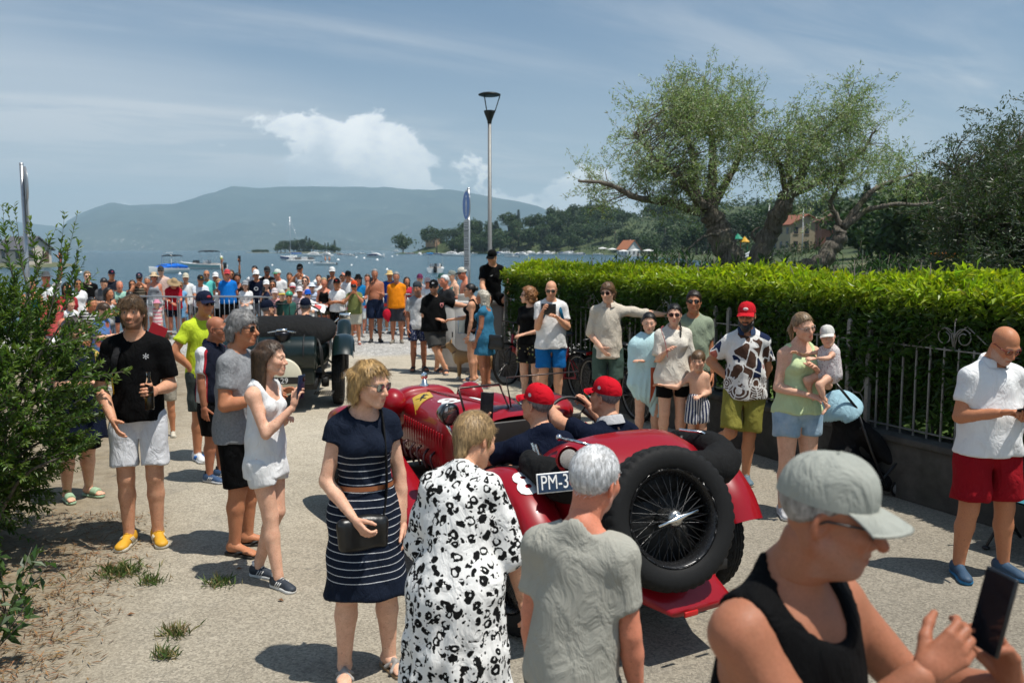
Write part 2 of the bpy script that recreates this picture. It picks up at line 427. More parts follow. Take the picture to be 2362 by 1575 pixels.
def leaf_mat(name, trans=.45, rough=.38, gloss=.5):
 if name in MATS: return MATS[name]
 t = NT(name); c = t.attr('col'); c2 = t.mix(.5, c, t.mix(t.noise(60, 2), (.7, .7, .7), (1.3, 1.3, 1.25)), 'MULTIPLY')
 t.set(col=c2, rough=rough, spec=gloss)
 tr = t.n('ShaderNodeBsdfTranslucent', {'Color': t.mix(1.0, c2, (1.25, 1.3, .55), 'MULTIPLY')}); ms = t.n('ShaderNodeMixShader', {0: trans})
 t.L.new(t.b.outputs[0], ms.inputs[1]); t.L.new(tr.outputs[0], ms.inputs[2]); t.L.new(ms.outputs[0], t.out.inputs[0])
 MATS[name] = t.m; return t.m
BLACK_PL = lambda: plain('black_plastic', (.012, .012, .013), .35)
CHROME = lambda: plain('chrome', (.78, .77, .74), .14, 1.0, .05)
STEEL = lambda: plain('galvanised_steel', (.42, .43, .44), .42, .85, .2)
RUBBER = lambda: plain('rubber', (.009, .009, .009), .7, 0, .3, 40, .25, 90, spec=.22)
# ------------------------------------------------------------------ leaves: many small folded blades in one mesh
def leaves(P, D, Nn, Ln, Wd, fold=.25, droop=.0, col=None):
 """P base points, D directions, Nn rough normals, Ln lengths, Wd widths -> V, F, colours"""
 P, D, Nn = A_(P), A_(D), A_(Nn); n = len(P)
 D = D/np.maximum(np.linalg.norm(D, axis=1, keepdims=True), 1e-9); S = np.cross(D, Nn); S /= np.maximum(np.linalg.norm(S, axis=1, keepdims=True), 1e-9); U = np.cross(S, D)
 Ln = np.broadcast_to(Ln, (n,))[:, None]; Wd = np.broadcast_to(Wd, (n,))[:, None]
 mid = P+D*Ln*.48-U*Wd*fold*.0; tip = P+D*Ln-U*Ln*droop
 l = mid+S*Wd*.5+U*Wd*fold; r = mid-S*Wd*.5+U*Wd*fold
 V = np.stack([P, l, tip, r], 1).reshape(-1, 3); b = np.arange(n)[:, None]*4
 F = np.concatenate([b+A_([[0, 2, 1]]), b+A_([[0, 3, 2]])])
 C = None if col is None else np.repeat(A_(col), 4, 0)
 return V, F, C
def rand_dirs(n, rng=RNG):
 d = rng.normal(size=(n, 3)); return d/np.linalg.norm(d, axis=1, keepdims=True)
def text_mesh(body, size=1.0, ext=0.0, mat=None, align='CENTER', cuts=0, bold=0.0):
 cu = bpy.data.curves.new('lettering', 'FONT'); cu.body = body; cu.size = size; cu.extrude = ext; cu.align_x = align; cu.align_y = 'CENTER'; cu.offset = bold
 cu.resolution_u = 3
 o = bpy.data.objects.new('lettering', cu); COL.objects.link(o)
 dg = bpy.context.evaluated_depsgraph_get(); me = bpy.data.meshes.new_from_object(o.evaluated_get(dg))
 bpy.data.objects.remove(o); me.name = 'lettering'
 if cuts:
  bm = bmesh.new(); bm.from_mesh(me); bmesh.ops.triangulate(bm, faces=bm.faces[:])
  for _ in range(cuts):
   lim = size*.14
   es = [e for e in bm.edges if e.calc_length() > lim]
   if not es: break
   bmesh.ops.subdivide_edges(bm, edges=es, cuts=1); bmesh.ops.triangulate(bm, faces=bm.faces[:])
  bm.to_mesh(me); bm.free()
 me.materials.clear()
 if mat: me.materials.append(mat)
 return me
def xf_mesh(me, M, o=(0, 0, 0)):
 v = np.zeros(len(me.vertices)*3, np.float32); me.vertices.foreach_get('co', v)
 v = v.reshape(-1, 3) @ A_(M).T+A_(o); me.vertices.foreach_set('co', v.astype(np.float32).ravel()); me.update(); return me
# ------------------------------------------------------------------ people
FAIR = hexc(226, 178, 150); LIGHT = hexc(214, 160, 128); TAN = hexc(190, 128, 92); DEEP = hexc(168, 110, 82); RUDDY = hexc(208, 132, 104); OLIVE = hexc(176, 122, 88)
H_BLACK = (.012, .010, .009); H_DARK = (.030, .019, .012); H_BROWN = (.075, .042, .022); H_LIGHT = (.20, .125, .06); H_BLOND = (.40, .27, .125); H_GREY = (.26, .25, .24); H_WHITE = (.72, .71, .69); H_GINGER = (.26, .11, .035); H_ASH = (.50, .42, .30)
CACHE = {}
HV = {0: .0046, 1: .0072, 2: .0150}; BV = {0: .0165, 1: .0215, 2: .037}; CV = {0: .0130, 1: .0175, 2: .033}
def head_sdf(sex='m', nose=1.0, jaw=1.0, fat=0.0, kid=False):
 s = SDF(); j = jaw*(.93 if sex == 'f' else 1.0)
 s.ell((0, -.014, .040), (.0765, .098, .086), .01)
 s.ell((0, .026, -.022), (.060+fat*.006, .070, .086), .03)
 for q in (-1, 1):
  s.cone((q*.050*j, .0, -.050), (q*.018*j, .070, -.092), .021+fat*.006, .019+fat*.003, .03)
  s.ell((q*.042, .062, -.018), (.024, .026, .024), .03)
  s.cone((q*.045, .074, .030), (q*.008, .088, .027), .010, .010, .018)
 s.ell((0, .074, -.094), (.021*j, .021, .021), .02)
 if sex == 'm' or fat > 0: s.cone((0, .03, -.10), (0, -.02, -.11), .03+fat*.012, .04+fat*.01, .03)
 for q in (-1, 1):
  s.ell((q*.032, .1015, .010), (.020, .018, .0145), .012, 's'); s.ell((q*.032, .0815, .0125), (.0165, .0125, .0125), .006)
 n = nose*(.85 if kid else 1.0)
 s.cone((0, .088, .018), (0, .088+.027*n, -.026), .0085, .0125*n**.5, .012)
 for q in (-1, 1): s.ell((q*.0125, .098, -.030), (.010, .012, .009), .008)
 s.ell((0, .090, -.058), (.026, .012, .022), .016)
 s.cone((-.019, .0905, -.0575), (.0, .0985, -.055), .0055, .0065, .006); s.cone((.019, .0905, -.0575), (.0, .0985, -.055), .0055, .0065, .006)
 s.cone((-.016, .0905, -.069), (.016, .0905, -.069), .0068, .0068, .008); s.ell((0, .0975, -.069), (.012, .006, .0065), .006)
 s.cone((-.021, .093, -.0625), (.021, .093, -.0625), .0022, .0022, .004, 's'); s.ell((0, .1005, -.0625), (.013, .004, .002), .003, 's')
 for q in (-1, 1):
  M = rotm((0, 0, 1), q*R(22)) @ rotm((1, 0, 0), R(-10))
  s.ell((q*.0775, -.012, -.002), (.0085, .019, .032), .006, M=M); s.ell((q*.0835, -.006, .002), (.006, .010, .018), .006, 's', M=M)
 s.cone((0, -.018, -.05), (0, -.040, -.165), .054 if sex == 'm' else .046, .056 if sex == 'm' else .047, .035)
 s.cut((0, 0, -.15), (0, 0, -1))
 return s
def head_geo(lod, sex, nose, jaw, fat, kid):
 key = ('head', lod, sex, round(nose, 2), round(jaw, 2), fat, kid) if lod < 2 else ('head', lod, sex, kid)
 if key not in CACHE: CACHE[key] = head_sdf(sex, nose, jaw, fat, kid).mesh(HV[lod])
 return CACHE[key]
def head_col(V, skin, sex, hairc, beard=None, brows=None):
 x, y, z = np.abs(V[:, 0]), V[:, 1], V[:, 2]; C = np.tile(A_(skin), (len(V), 1))
 def blend(m, c):
  nonlocal C
  m = np.clip(m, 0, 1)[:, None]; C = C*(1-m)+A_(c)*m
 red = A_(mul(skin, 1.0))*A_([1.02, .80, .76])
 blend(.5*np.exp(-((x-.045)**2+(z+.025)**2)/.0006)*(y > .03), red); blend(.55*np.exp(-(x**2+(z+.028)**2)/.0003)*(y > .09), red); blend(.45*(x > .070)*(np.abs(y+.01) < .03), red)
 lips = np.exp(-((x/.021)**4+((z+.0625)/.0105)**4))*(y > .082); lc = A_(skin)*A_([.80, .50, .48]) if sex == 'm' else A_(skin)*A_([.82, .38, .38])
 blend(lips*.8, lc); blend(.55*np.exp(-((x-.032)**2/.00030+(z-.010)**2/.00012))*(y > .06), A_(skin)*.55)
 hc = A_(hairc if brows is None else brows)
 bz = .0335-.35*np.maximum(x-.035, 0); blend(np.exp(-((x-.031)/.017)**4-((z-bz)/.0048)**2)*(y > .055)*.85, hc)
 if beard:
  f, bc = beard[:2]
  m = ((z < -.02) & (y > -.03) & (z > -.125)).astype(float)*np.clip((y+.015)/.02, 0, 1)
  m = np.maximum(m*np.clip((-.054-z+.75*np.maximum(x-.028, 0))/.014, 0, 1), 0); m = np.where(lips > .5, m*.15, m)
  m = np.maximum(m, ((z < -.038) & (z > -.056) & (x < .032) & (y > .08)).astype(float)); blend(m*f, bc)
 return C
CROWN = V3(0, -.045, .115)
def hair_sdf(style, rs=0):
 s = SDF(); rr = np.random.default_rng(rs)
 A, n = V3(0, .078, .078), V3(0, .60, -.80)
 ph = rr.uniform(0, 6, 4)
 lump = lambda a, f: (lambda x, y, z: a*(np.sin(f*x+ph[0]+2*np.sin(f*.4*z))*np.sin(f*y*.8+ph[1])+.7*np.sin(f*1.7*z+ph[2])*np.sin(f*1.4*x+ph[3])))
 if style in ('short', 'buzz', 'crop', 'volume', 'messy', 'curlytop', 'pony', 'bun', 'braid', 'receding'):
  t = {'short': .011, 'buzz': .005, 'crop': .0065, 'volume': .020, 'messy': .017, 'curlytop': .022, 'pony': .008, 'bun': .008, 'braid': .009, 'receding': .007}[style]
  if style in ('messy', 'volume'): A = V3(0, .088, .062)
  if style == 'receding': A = V3(0, .03, .10)
  if style in ('pony', 'bun', 'braid'): A, n = V3(0, .072, .080), nrm(V3(0, .66, -.75))
  s.ell((0, -.014, .042), (.0765+t, .098+t, .086+t*1.25), .01, cuts=[(A, n)])
  if style in ('short', 'messy', 'volume', 'curlytop'):
   s.cone((0, -.085, .0), (0, -.075, -.065), .045, .036, .03, flat=((0, 1, 0), .7))
   for q in (-1, 1): s.cone((q*.072, .018, .03), (q*.070, .022, -.012), .012, .006, .015)
  if style == 'messy':
   for i in range(16):
    a = rr.uniform(-1.2, 1.2); s.cone((.07*math.sin(a), .06+.03*math.cos(a), .105), (.09*math.sin(a+.2), .086+.022*math.cos(a), .045+rr.uniform(-.015, .012)), .012, .005, .012)
   for i in range(14):
    a = rr.uniform(1.5, 4.8); s.cone((.082*math.sin(a), -.014+.1*math.cos(a), .02), (.078*math.sin(a), -.03+.098*math.cos(a), -.085+rr.uniform(-.03, .02)), .018, .006, .015)
  if style == 'volume':
   for i in range(22):
    a = rr.uniform(-.9, .9)+(math.pi if i % 2 else 0); b = rr.uniform(.2, 1.2); c = V3(math.sin(a)*math.cos(b)*.09, -.014+math.cos(a)*math.cos(b)*.10, .05+math.sin(b)*.09)
    s.cone(c, c+V3(rr.uniform(-.03, .03), -.02, -.02), .017, .010, .014)
   for i in range(10):
    a = rr.uniform(1.7, 4.6); s.cone((.084*math.sin(a), -.02+.1*math.cos(a), .0), (.074*math.sin(a), -.03+.09*math.cos(a), -.075), .020, .012, .02)
  if style == 'curlytop': s.disp(lump(.007, 95))
  if style == 'pony':
   s.ell((0, -.115, .05), (.024, .022, .024), .012); s.cone((0, -.125, .045), (.02, -.165, -.06), .026, .028, .02); s.cone((.02, -.165, -.06), (.035, -.13, -.19), .028, .008, .02)
  if style == 'bun': s.ell((0, -.125, .045), (.040, .034, .038), .01)
  if style == 'braid':
   p = [V3(-.02, -.10, -.02), V3(-.055, -.085, -.08), V3(-.078, -.02, -.14), V3(-.080, .045, -.20), V3(-.075, .06, -.26)]
   P = smooth_pts(p, 12)
   for i in range(11): s.ell(P[i], .0175-.0006*i, .006)
   s.cone(P[-1], P[-1]+V3(0, .0, -.035), .009, .012, .006)
 elif style in ('bob', 'long', 'longwave', 'curly', 'longgrey'):
  t = .014 if style != 'curly' else .03
  s.ell((0, -.014, .042), (.0765+t, .098+t, .086+t), .01, cuts=[(V3(0, .060, .078), nrm(V3(0, .78, -.62)))])
  zl = {'bob': -.085, 'long': -.30, 'longwave': -.24, 'curly': -.095, 'longgrey': -.20}[style]
  for a in np.linspace(1.62, 2*math.pi-1.62, 12):
   b = V3(.080*math.sin(a), -.02+.100*math.cos(a), .045); fr = abs(a-math.pi)/1.9
   z2 = zl*(1.0 if style != 'bob' else (1-.0*fr)); e = V3(.078*math.sin(a)*(1.0+(.25 if style == 'curly' else .0)), -.02+.088*math.cos(a)*(1.15 if zl < -.1 else 1.0), z2)
   s.cone(b, e, .022, .017 if style != 'long' else .014, .02)
  if style == 'curly':
   for i in range(46):
    a = rr.uniform(1.0, 2*math.pi-1.0); z = rr.uniform(-.10, .12); rad = .098*math.sqrt(max(0.05, 1-max(0, (z-.03)/.11)**2)); s.ell((rad*math.sin(a), -.02+1.15*rad*math.cos(a), z), .026, .006)
   s.disp(lump(.006, 120))
  elif style != 'long': s.disp(lump(.004, 60))
  if style in ('bob', 'long'):                # side parting
   s.cone((.02, .050, .112), (-.064, .044, .072), .012, .011, .014); s.cone((-.064, .044, .072), (-.082, -.004, .0), .011, .012, .014); s.cone((.03, .050, .110), (.070, .036, .062), .011, .010, .014); s.cone((.070, .036, .062), (.084, -.006, .0), .010, .012, .014)
 elif style == 'fringe':
  s.ell((0, -.014, .044), (.0885, .110, .096), .01, cuts=[(V3(0, .0, .012), V3(0, 0, -1))])
  s.cone((0, -.085, .01), (0, -.075, -.05), .05, .04, .03, flat=((0, 1, 0), .7))
 return s
def hair_geo(style, lod, rs=0):
 key = ('hair', style, lod, rs if lod < 2 else 0)
 if key not in CACHE:
  V, F = hair_sdf(style, rs).mesh({0: .0068, 1: .0100, 2: .0180}[lod])
  if lod < 2 and style != 'buzz':
   V, F = add_strands(V, F, style, 2800 if lod == 0 else 800, lod, rs)
  CACHE[key] = (V, F)
 return CACHE[key]
def add_strands(V, F, style, n, lod, rs=0):
 rr = np.random.default_rng(rs+3); T = V[F]; Nf = np.cross(T[:, 2]-T[:, 0], T[:, 3]-T[:, 1]); ar = np.linalg.norm(Nf, axis=1); Nf /= ar[:, None]+1e-12
 i = rr.choice(len(F), n, p=ar/ar.sum()); P = T[i].mean(1)+Nf[i]*.0005; N = Nf[i]
 fl = P-CROWN; lowd = np.clip((.06-P[:, 2])/.08, 0, 1)[:, None]; fl = fl/np.linalg.norm(fl, axis=1, keepdims=True)*(1-lowd)+V3(0, -.15, -1)*lowd
 if style in ('curly', 'curlytop'): fl = fl+rr.normal(size=fl.shape)*.9
 else: fl = fl+rr.normal(size=fl.shape)*(.07 if style in ('bob', 'long', 'longgrey', 'crop', 'pony', 'bun', 'braid') else .16 if style not in ('messy', 'volume') else .28)
 fl -= N*(fl*N).sum(1, keepdims=True); fl /= np.linalg.norm(fl, axis=1, keepdims=True)+1e-9
 L = rr.uniform(.018, .04, n)*(1.6 if style in ('long', 'longwave', 'bob', 'longgrey') else 1.0)*(.6 if style in ('crop', 'receding') else 1.0); L = L[:, None]
 S = np.cross(fl, N); w = (.0011 if lod == 0 else .0018)
 tame = style in ('bob', 'long', 'longgrey', 'longwave', 'crop', 'pony', 'bun', 'braid', 'receding')
 lift = rr.uniform(.0, .06 if tame else .18, n)[:, None]
 pts = [P-fl*L*.2-N*.002, P+fl*L*.25+N*L*lift*.35, P+fl*L*.6+N*L*lift*.5, P+fl*L+N*L*lift*.45-V3(0, 0, 1)*L*.08]
 W = [w, w, w*.8, w*.2]; VV = []
 for p, q in zip(pts, W): VV += [p+S*q, p-S*q]
 VV = np.stack(VV, 1).reshape(-1, 3); b = (np.arange(n)*8)[:, None]+len(V)
 Q = np.concatenate([b+A_([[2*k, 2*k+1, 2*k+3, 2*k+2]]) for k in range(3)])
 return np.concatenate([V, VV]), np.concatenate([F, Q])
def hand_geo(pose, lod):
 key = ('hand', pose, lod)
 if key in CACHE: return CACHE[key]
 curl = {'relax': (.35, .42, .50, .58), 'flat': (.06, .05, .06, .10), 'fist': (1.25, 1.3, 1.3, 1.3), 'grip': (.78, .85, .9, .95), 'phone': (.55, .62, .68, .72), 'point': (.1, 1.1, 1.2, 1.25), 'wheel': (1.0, 1.05, 1.05, 1.05)}[pose]
 s = SDF(); s.cone((0, -.03, 0), (0, .02, 0), .024, .026, .015, flat=((0, 0, 1), .8))
 bx = (-.030, -.010, .010, .028); ln = (.070, .078, .072, .056); by = (.088, .092, .088, .078)
 for q in range(4): s.cone((bx[q]*.6, .015, 0), (bx[q], by[q], 0), .014, .0105, .014, flat=((0, 0, 1), .95))
 for q in range(4):
  p = V3(bx[q], by[q], 0); ang = curl[q]*.55; side = bx[q]*1.6*(.5 if pose in ('fist', 'grip', 'wheel') else 1)
  for e, (f, r0, r1) in enumerate(((.46, .0102, .0092), (.30, .0092, .0083), (.24, .0083, .0068))):
   d = nrm(V3(side, math.cos(ang), -math.sin(ang))); p2 = p+d*ln[q]*f; s.cone(p, p2, r0, r1, .004); p = p2; ang += curl[q]*(.95 if e == 0 else .7)
 tc = {'relax': .35, 'flat': .1, 'fist': .9, 'grip': .7, 'phone': .3, 'point': .8, 'wheel': .8}[pose]
 p = V3(-.018, .018, -.006)
 for f, r0, r1 in ((.045, .0155, .0125), (.034, .0118, .0105), (.027, .0105, .0078)):
  d = nrm(V3(-.78*math.cos(tc), .62+.25*tc, -.45*math.sin(tc)-.12)); p2 = p+d*f; s.cone(p, p2, r0, r1, .007); p = p2; tc += .35 if pose in ('fist', 'grip', 'wheel') else .12
 CACHE[key] = s.mesh({0: .0042, 1: .0068, 2: .0125}[lod]); return CACHE[key]
def foot_geo(kind, lod):
 key = ('foot', kind, lod)
 if key in CACHE: return CACHE[key]
 h = {0: .0085, 1: .0120, 2: .0210}[lod]; s = SDF()
 if kind == 'bare':
  s.ell((0, -.040, .032), (.030, .036, .032), .02); s.cone((0, -.02, .045), (.0, .10, .022), .036, .026, .03, flat=((1, 0, 0), 1.1)); s.cone((0, -.008, .05), (0, -.012, .12), .036, .034, .03)
  s.ell((-.006, .125, .020), (.042, .045, .018), .02)
  for q, (x, y, r) in enumerate(((-.030, .178, .0125), (-.010, .182, .0095), (.006, .176, .009), (.020, .167, .0085), (.033, .154, .0085))): s.cone((x*.9, y-.045, .016), (x, y, .011), r*1.05, r, .006)
  s.cut((0, 0, .0015), (0, 0, -1))
 elif kind == 'upper':
  s.ell((0, -.042, .050), (.036, .040, .050), .02); s.cone((0, -.03, .052), (0, .115, .034), .041, .036, .03); s.ell((-.004, .145, .030), (.043, .052, .030), .02); s.cone((0, -.015, .06), (0, -.018, .098), .042, .041, .02); s.cone((0, .03, .07), (0, .10, .05), .018, .014, .02)
  s.cut((0, 0, .016), (0, 0, -1)); s.cut((0, 0, .102), (0, -.15, 1))
 elif kind in ('sole', 'thinsole'):
  t = .030 if kind == 'sole' else .020
  s.cone((0, -.045, t/2), (0, .03, t/2), .042, .038, .02); s.cone((0, .03, t/2), (-.005, .145, t/2), .038, .048, .02); s.cut((0, 0, t), (0, 0, 1)); s.cut((0, 0, .001), (0, 0, -1))
 elif kind == 'band':                       # broad strap of a slide
  s.cone((0, .06, .036), (-.004, .125, .024), .047, .048, .02, flat=((0, 0, 1), .92)); s.cut((0, .052, 0), (0, -1, 0)); s.cut((0, .130, 0), (0, 1, 0)); s.cut((0, 0, .012), (0, 0, -1))
 elif kind == 'thong':
  for q in (-1, 1): s.cone((-.014, .135, .030), (q*.044, .045, .016), .0075, .008, .004); s.cone((q*.044, .045, .016), (q*.045, .03, .008), .008, .008, .004)
  s.cone((-.014, .135, .03), (-.014, .142, .008), .005, .005, .003)
 elif kind == 'cross':
  s.cone((-.042, .11, .014), (.0, .075, .058), .013, .014, .01, flat=((0, 1, 0), 1.5)); s.cone((.0, .075, .058), (.043, .035, .016), .014, .013, .01); s.cone((.044, .11, .014), (.0, .085, .055), .013, .014, .01); s.cone((.0, .085, .055), (-.043, .035, .016), .014, .013, .01); s.cone((-.04, -.02, .02), (0, -.06, .075), .008, .008, .006); s.cone((.04, -.02, .02), (0, -.06, .075), .008, .008, .006)
 elif kind == 'sock': s.cone((0, -.017, .07), (0, -.017, .125), .039, .038, .01); s.cut((0, 0, .125), (0, 0, 1))
 CACHE[key] = s.mesh(h); return CACHE[key]
def vcol_mat(rough=.6, name='painted', spec=.4):
 key = ('vc', name)
 if key not in MATS:
  t = NT(name); c = t.mix(.6, t.attr('col'), t.mix(t.noise(45, 4), (.75, .75, .75), (1.2, 1.2, 1.2)), 'MULTIPLY'); MATS[key] = t.set(col=c, rough=rough, spec=spec, normal=t.bump(t.noise(220, 2), .15, .002))
 return MATS[key]
def build_foot(kind, cols, lod):
 """returns (skin piece or None, shoe MB)"""
 m = MB(); sk = None; c1 = cols[0]; c2 = cols[1] if len(cols) > 1 else (.75, .74, .70)
 if kind == 'sneaker':
  m.add(*foot_geo('upper', lod), col=c1); m.add(*foot_geo('sole', lod), col=c2)
  if lod < 2:
   for k in range(4): m.tube([(-.020, .042+.016*k, .084-.010*k), (0, .046+.016*k, .093-.010*k), (.020, .042+.016*k, .084-.010*k)], .0032, 5, col=c2 if len(cols) < 3 else cols[2])
   if len(cols) > 3:
    for k in range(3):
     for q in (-1, 1): m.tube([(q*.041, .005+.022*k, .025), (q*.042, .018+.022*k, .045), (q*.034, .030+.022*k, .066)], [.006]*3, 5, col=cols[3], squash=.6)
  if len(cols) > 4 and cols[4] is not None: m.add(*foot_geo('sock', lod), col=cols[4])
 else:
  sk = foot_geo('bare', lod); dz = .020 if kind in ('flipflop', 'sandal') else .030
  if kind != 'bare':
   m.add(*foot_geo('thinsole' if dz == .020 else 'sole', lod), col=c2)
   g = {'flipflop': 'thong', 'slide': 'band', 'sandal': 'cross', 'clog': 'upper'}[kind]; V, F = foot_geo(g, lod); m.add(V+V3(0, 0, dz*.9 if g != 'upper' else .004), F, col=c1)
  else: dz = 0
  sk = (sk[0]+V3(0, 0, dz), sk[1])
  if kind == 'clog': sk = None
 return sk, m
def cap_geo(lod, back=False, band=None):
 key = ('cap', lod)
 if key not in CACHE:
  n = {0: 60, 1: 36, 2: 20}[lod]; k = {0: 22, 1: 12, 2: 7}[lod]
  a = np.linspace(0, 2*np.pi, n, endpoint=False); t = np.linspace(-.10, 1, k)
  tt = np.maximum(t, 0)[:, None]; rr = np.cos(tt*np.pi/2)**.72; seam = (1-.012*np.exp(-((a*6/(2*np.pi)+.5) % 1-.5)**2/.003))[None] if lod < 2 else 1.0
  x = .0855*rr*np.sin(a)[None]*seam; y = -.014+.108*rr*np.cos(a)[None]*seam
  z = .050+.006*np.cos(a)[None]+np.where(t[:, None] < 0, t[:, None]*.14, .093*np.sin(tt*np.pi/2)**1.05)*np.ones_like(x)
  m = MB(); m.add(np.stack([x, y, z], -1).reshape(-1, 3), grid_faces(k, n, wrapj=True)[:, ::-1])
  if lod < 2: m.ball((0, -.014, .143), (.006, .006, .004), 8)
  v = MB(); na, nr = {0: (26, 9), 1: (16, 6), 2: (10, 4)}[lod]
  A = np.linspace(-R(64), R(64), na); Rr = np.linspace(0, 1, nr); top = []
  for r in Rr:
   L = .078*np.cos(A*.80)**.55*r; xx = .085*np.sin(A)*(1+.06*r); yy = -.014+.106*np.cos(A)+L; zz = .050-.012*r*r-.006*r-3.0*xx**2*(.4+.6*r)
   top.append(np.stack([xx, yy, zz], -1))
  top = A_(top); V = np.concatenate([top.reshape(-1, 3), (top-V3(0, 0, .0035)).reshape(-1, 3)]); f = grid_faces(nr, na); F = [f[:, ::-1], f+nr*na]
  for idx in (np.arange(na), (nr-1)*na+np.arange(na)): F.append(np.stack([idx[:-1], idx[1:], idx[1:]+nr*na, idx[:-1]+nr*na], 1))
  v.add(V, F); CACHE[key] = (m.get(), v.get())
 (V, F), (V2, F2) = CACHE[key]
 if back: V2 = (V2-V3(0, -.014, 0))*V3(-1, -1, 1)+V3(0, -.014, -.012)
 return (V, F), (V2, F2)
def straw_geo(lod, brim=.075, crown=.085):
 a = np.linspace(0, 2*np.pi, 28, endpoint=False)
 prof = [(0, crown+.055), (.45, crown+.053), (.72, crown+.042), (.86, .07), (1.0, .047), (1.0+brim*.45/.09, .040), (1.0+brim/.09, .030), (1.0+brim/.09, .026), (1.0, .040)]
 V = np.concatenate([np.stack([.088*r*np.sin(a), -.014+.110*(r if r <= 1 else 1+(r-1)*.8)*np.cos(a), z-.06*(max(r-1, 0))*np.abs(np.sin(a))**3*.4+0*a], -1) for r, z in prof])
 return V, grid_faces(len(prof), 28, wrapj=True)
def glasses_mb(kind, lod):
 fr = MB(); les = []; n = 14 if lod < 2 else 8
 a = np.linspace(0, 2*np.pi, n, endpoint=False)
 for q in (-1, 1):
  ce = V3(q*.0335, .0985, .010); rx, rz = (.0275, .0215) if kind != 'spec' else (.025, .018)
  ring = np.stack([ce[0]+rx*np.sign(np.cos(a))*np.abs(np.cos(a))**.8, ce[1]-abs(1)*.0-.16*np.maximum(np.abs(ce[0]+rx*np.cos(a))-.02, 0), ce[2]+rz*np.sign(np.sin(a))*np.abs(np.sin(a))**.8], -1)
  V = np.concatenate([ring, ring+V3(0, .0025, 0), [ring.mean(0)], [ring.mean(0)+V3(0, .004, 0)]]); k = np.arange(n); k2 = (k+1) % n
  le = MB(); les.append(le); le.add(V, [np.stack([k, k2, k2+n, k+n], 1), np.concatenate([np.stack([k2, k, np.full(n, 2*n)], 1), np.stack([k+n, k2+n, np.full(n, 2*n+1)], 1)])])
  if lod < 2: fr.tube(np.concatenate([ring, ring[:1]])+V3(0, .001, 0), .0016 if kind == 'spec' else .0026, 5)
  fr.tube([(q*.060, .089, .018), (q*.074, .06, .018), (q*.081, .0, .012), (q*.080, -.02, -.002)], .0028 if lod < 2 else .004, 5)
 fr.tube([(-.008, .100, .013), (0, .1025, .015), (.008, .100, .013)], .0022, 5)
 return fr, les
ARM = {'down': ((.13, -.02, -1), (.06, .22, -1)), 'phone': ((.12, .55, -.72), (-.30, .55, .80)), 'chest': ((.10, .18, -1), (-.55, .85, .15)), 'cross': ((.15, .28, -1), (-.96, .42, .16)), 'hip': ((.62, -.30, -.85), (-.62, .42, -.55)),
 'up': ((.28, .3, .95), (.05, .3, 1)), 'belly': ((.2, .08, -1), (-.72, .62, -.2)), 'rail': ((.12, .50, -.85), (-.45, .85, -.12)), 'ear': ((.30, .25, -.9), (-.12, .25, 1)), 'back': ((.22, -.22, -1), (-.35, -.28, -.85)), 'fwd': ((.10, .45, -.9), (-.1, .95, -.25)), 'out': ((.95, .25, -.12), (.98, .2, .1)), 'face': ((.28, .62, -.55), (-.62, .22, .85)), 'phonelow': ((.10, .30, -1), (-.30, .90, .25)), 'wheel': ((.2, .75, -.6), (-.05, .95, .2))}
def fold_noise(amp, seed, H):
 p = np.random.default_rng(seed).uniform(0, 6.28, 8)
 def fn(x, y, z):
  w = np.sin(7*x+5*y+p[0]+1.6*np.sin(6*z+p[1])); a = np.sin(21*z+9*x*np.sign(1)+p[2]+2.2*w+1.3*np.sin(11*y+p[3])); b = np.sin(33*x-14*z+p[4]+1.7*np.sin(9*z+p[5])+1.1*np.sin(13*y+p[6]))
  return (amp*(.55*a*np.abs(a)**.5+.45*b)).astype(np.float32)
 return fn
PEOPLE = []
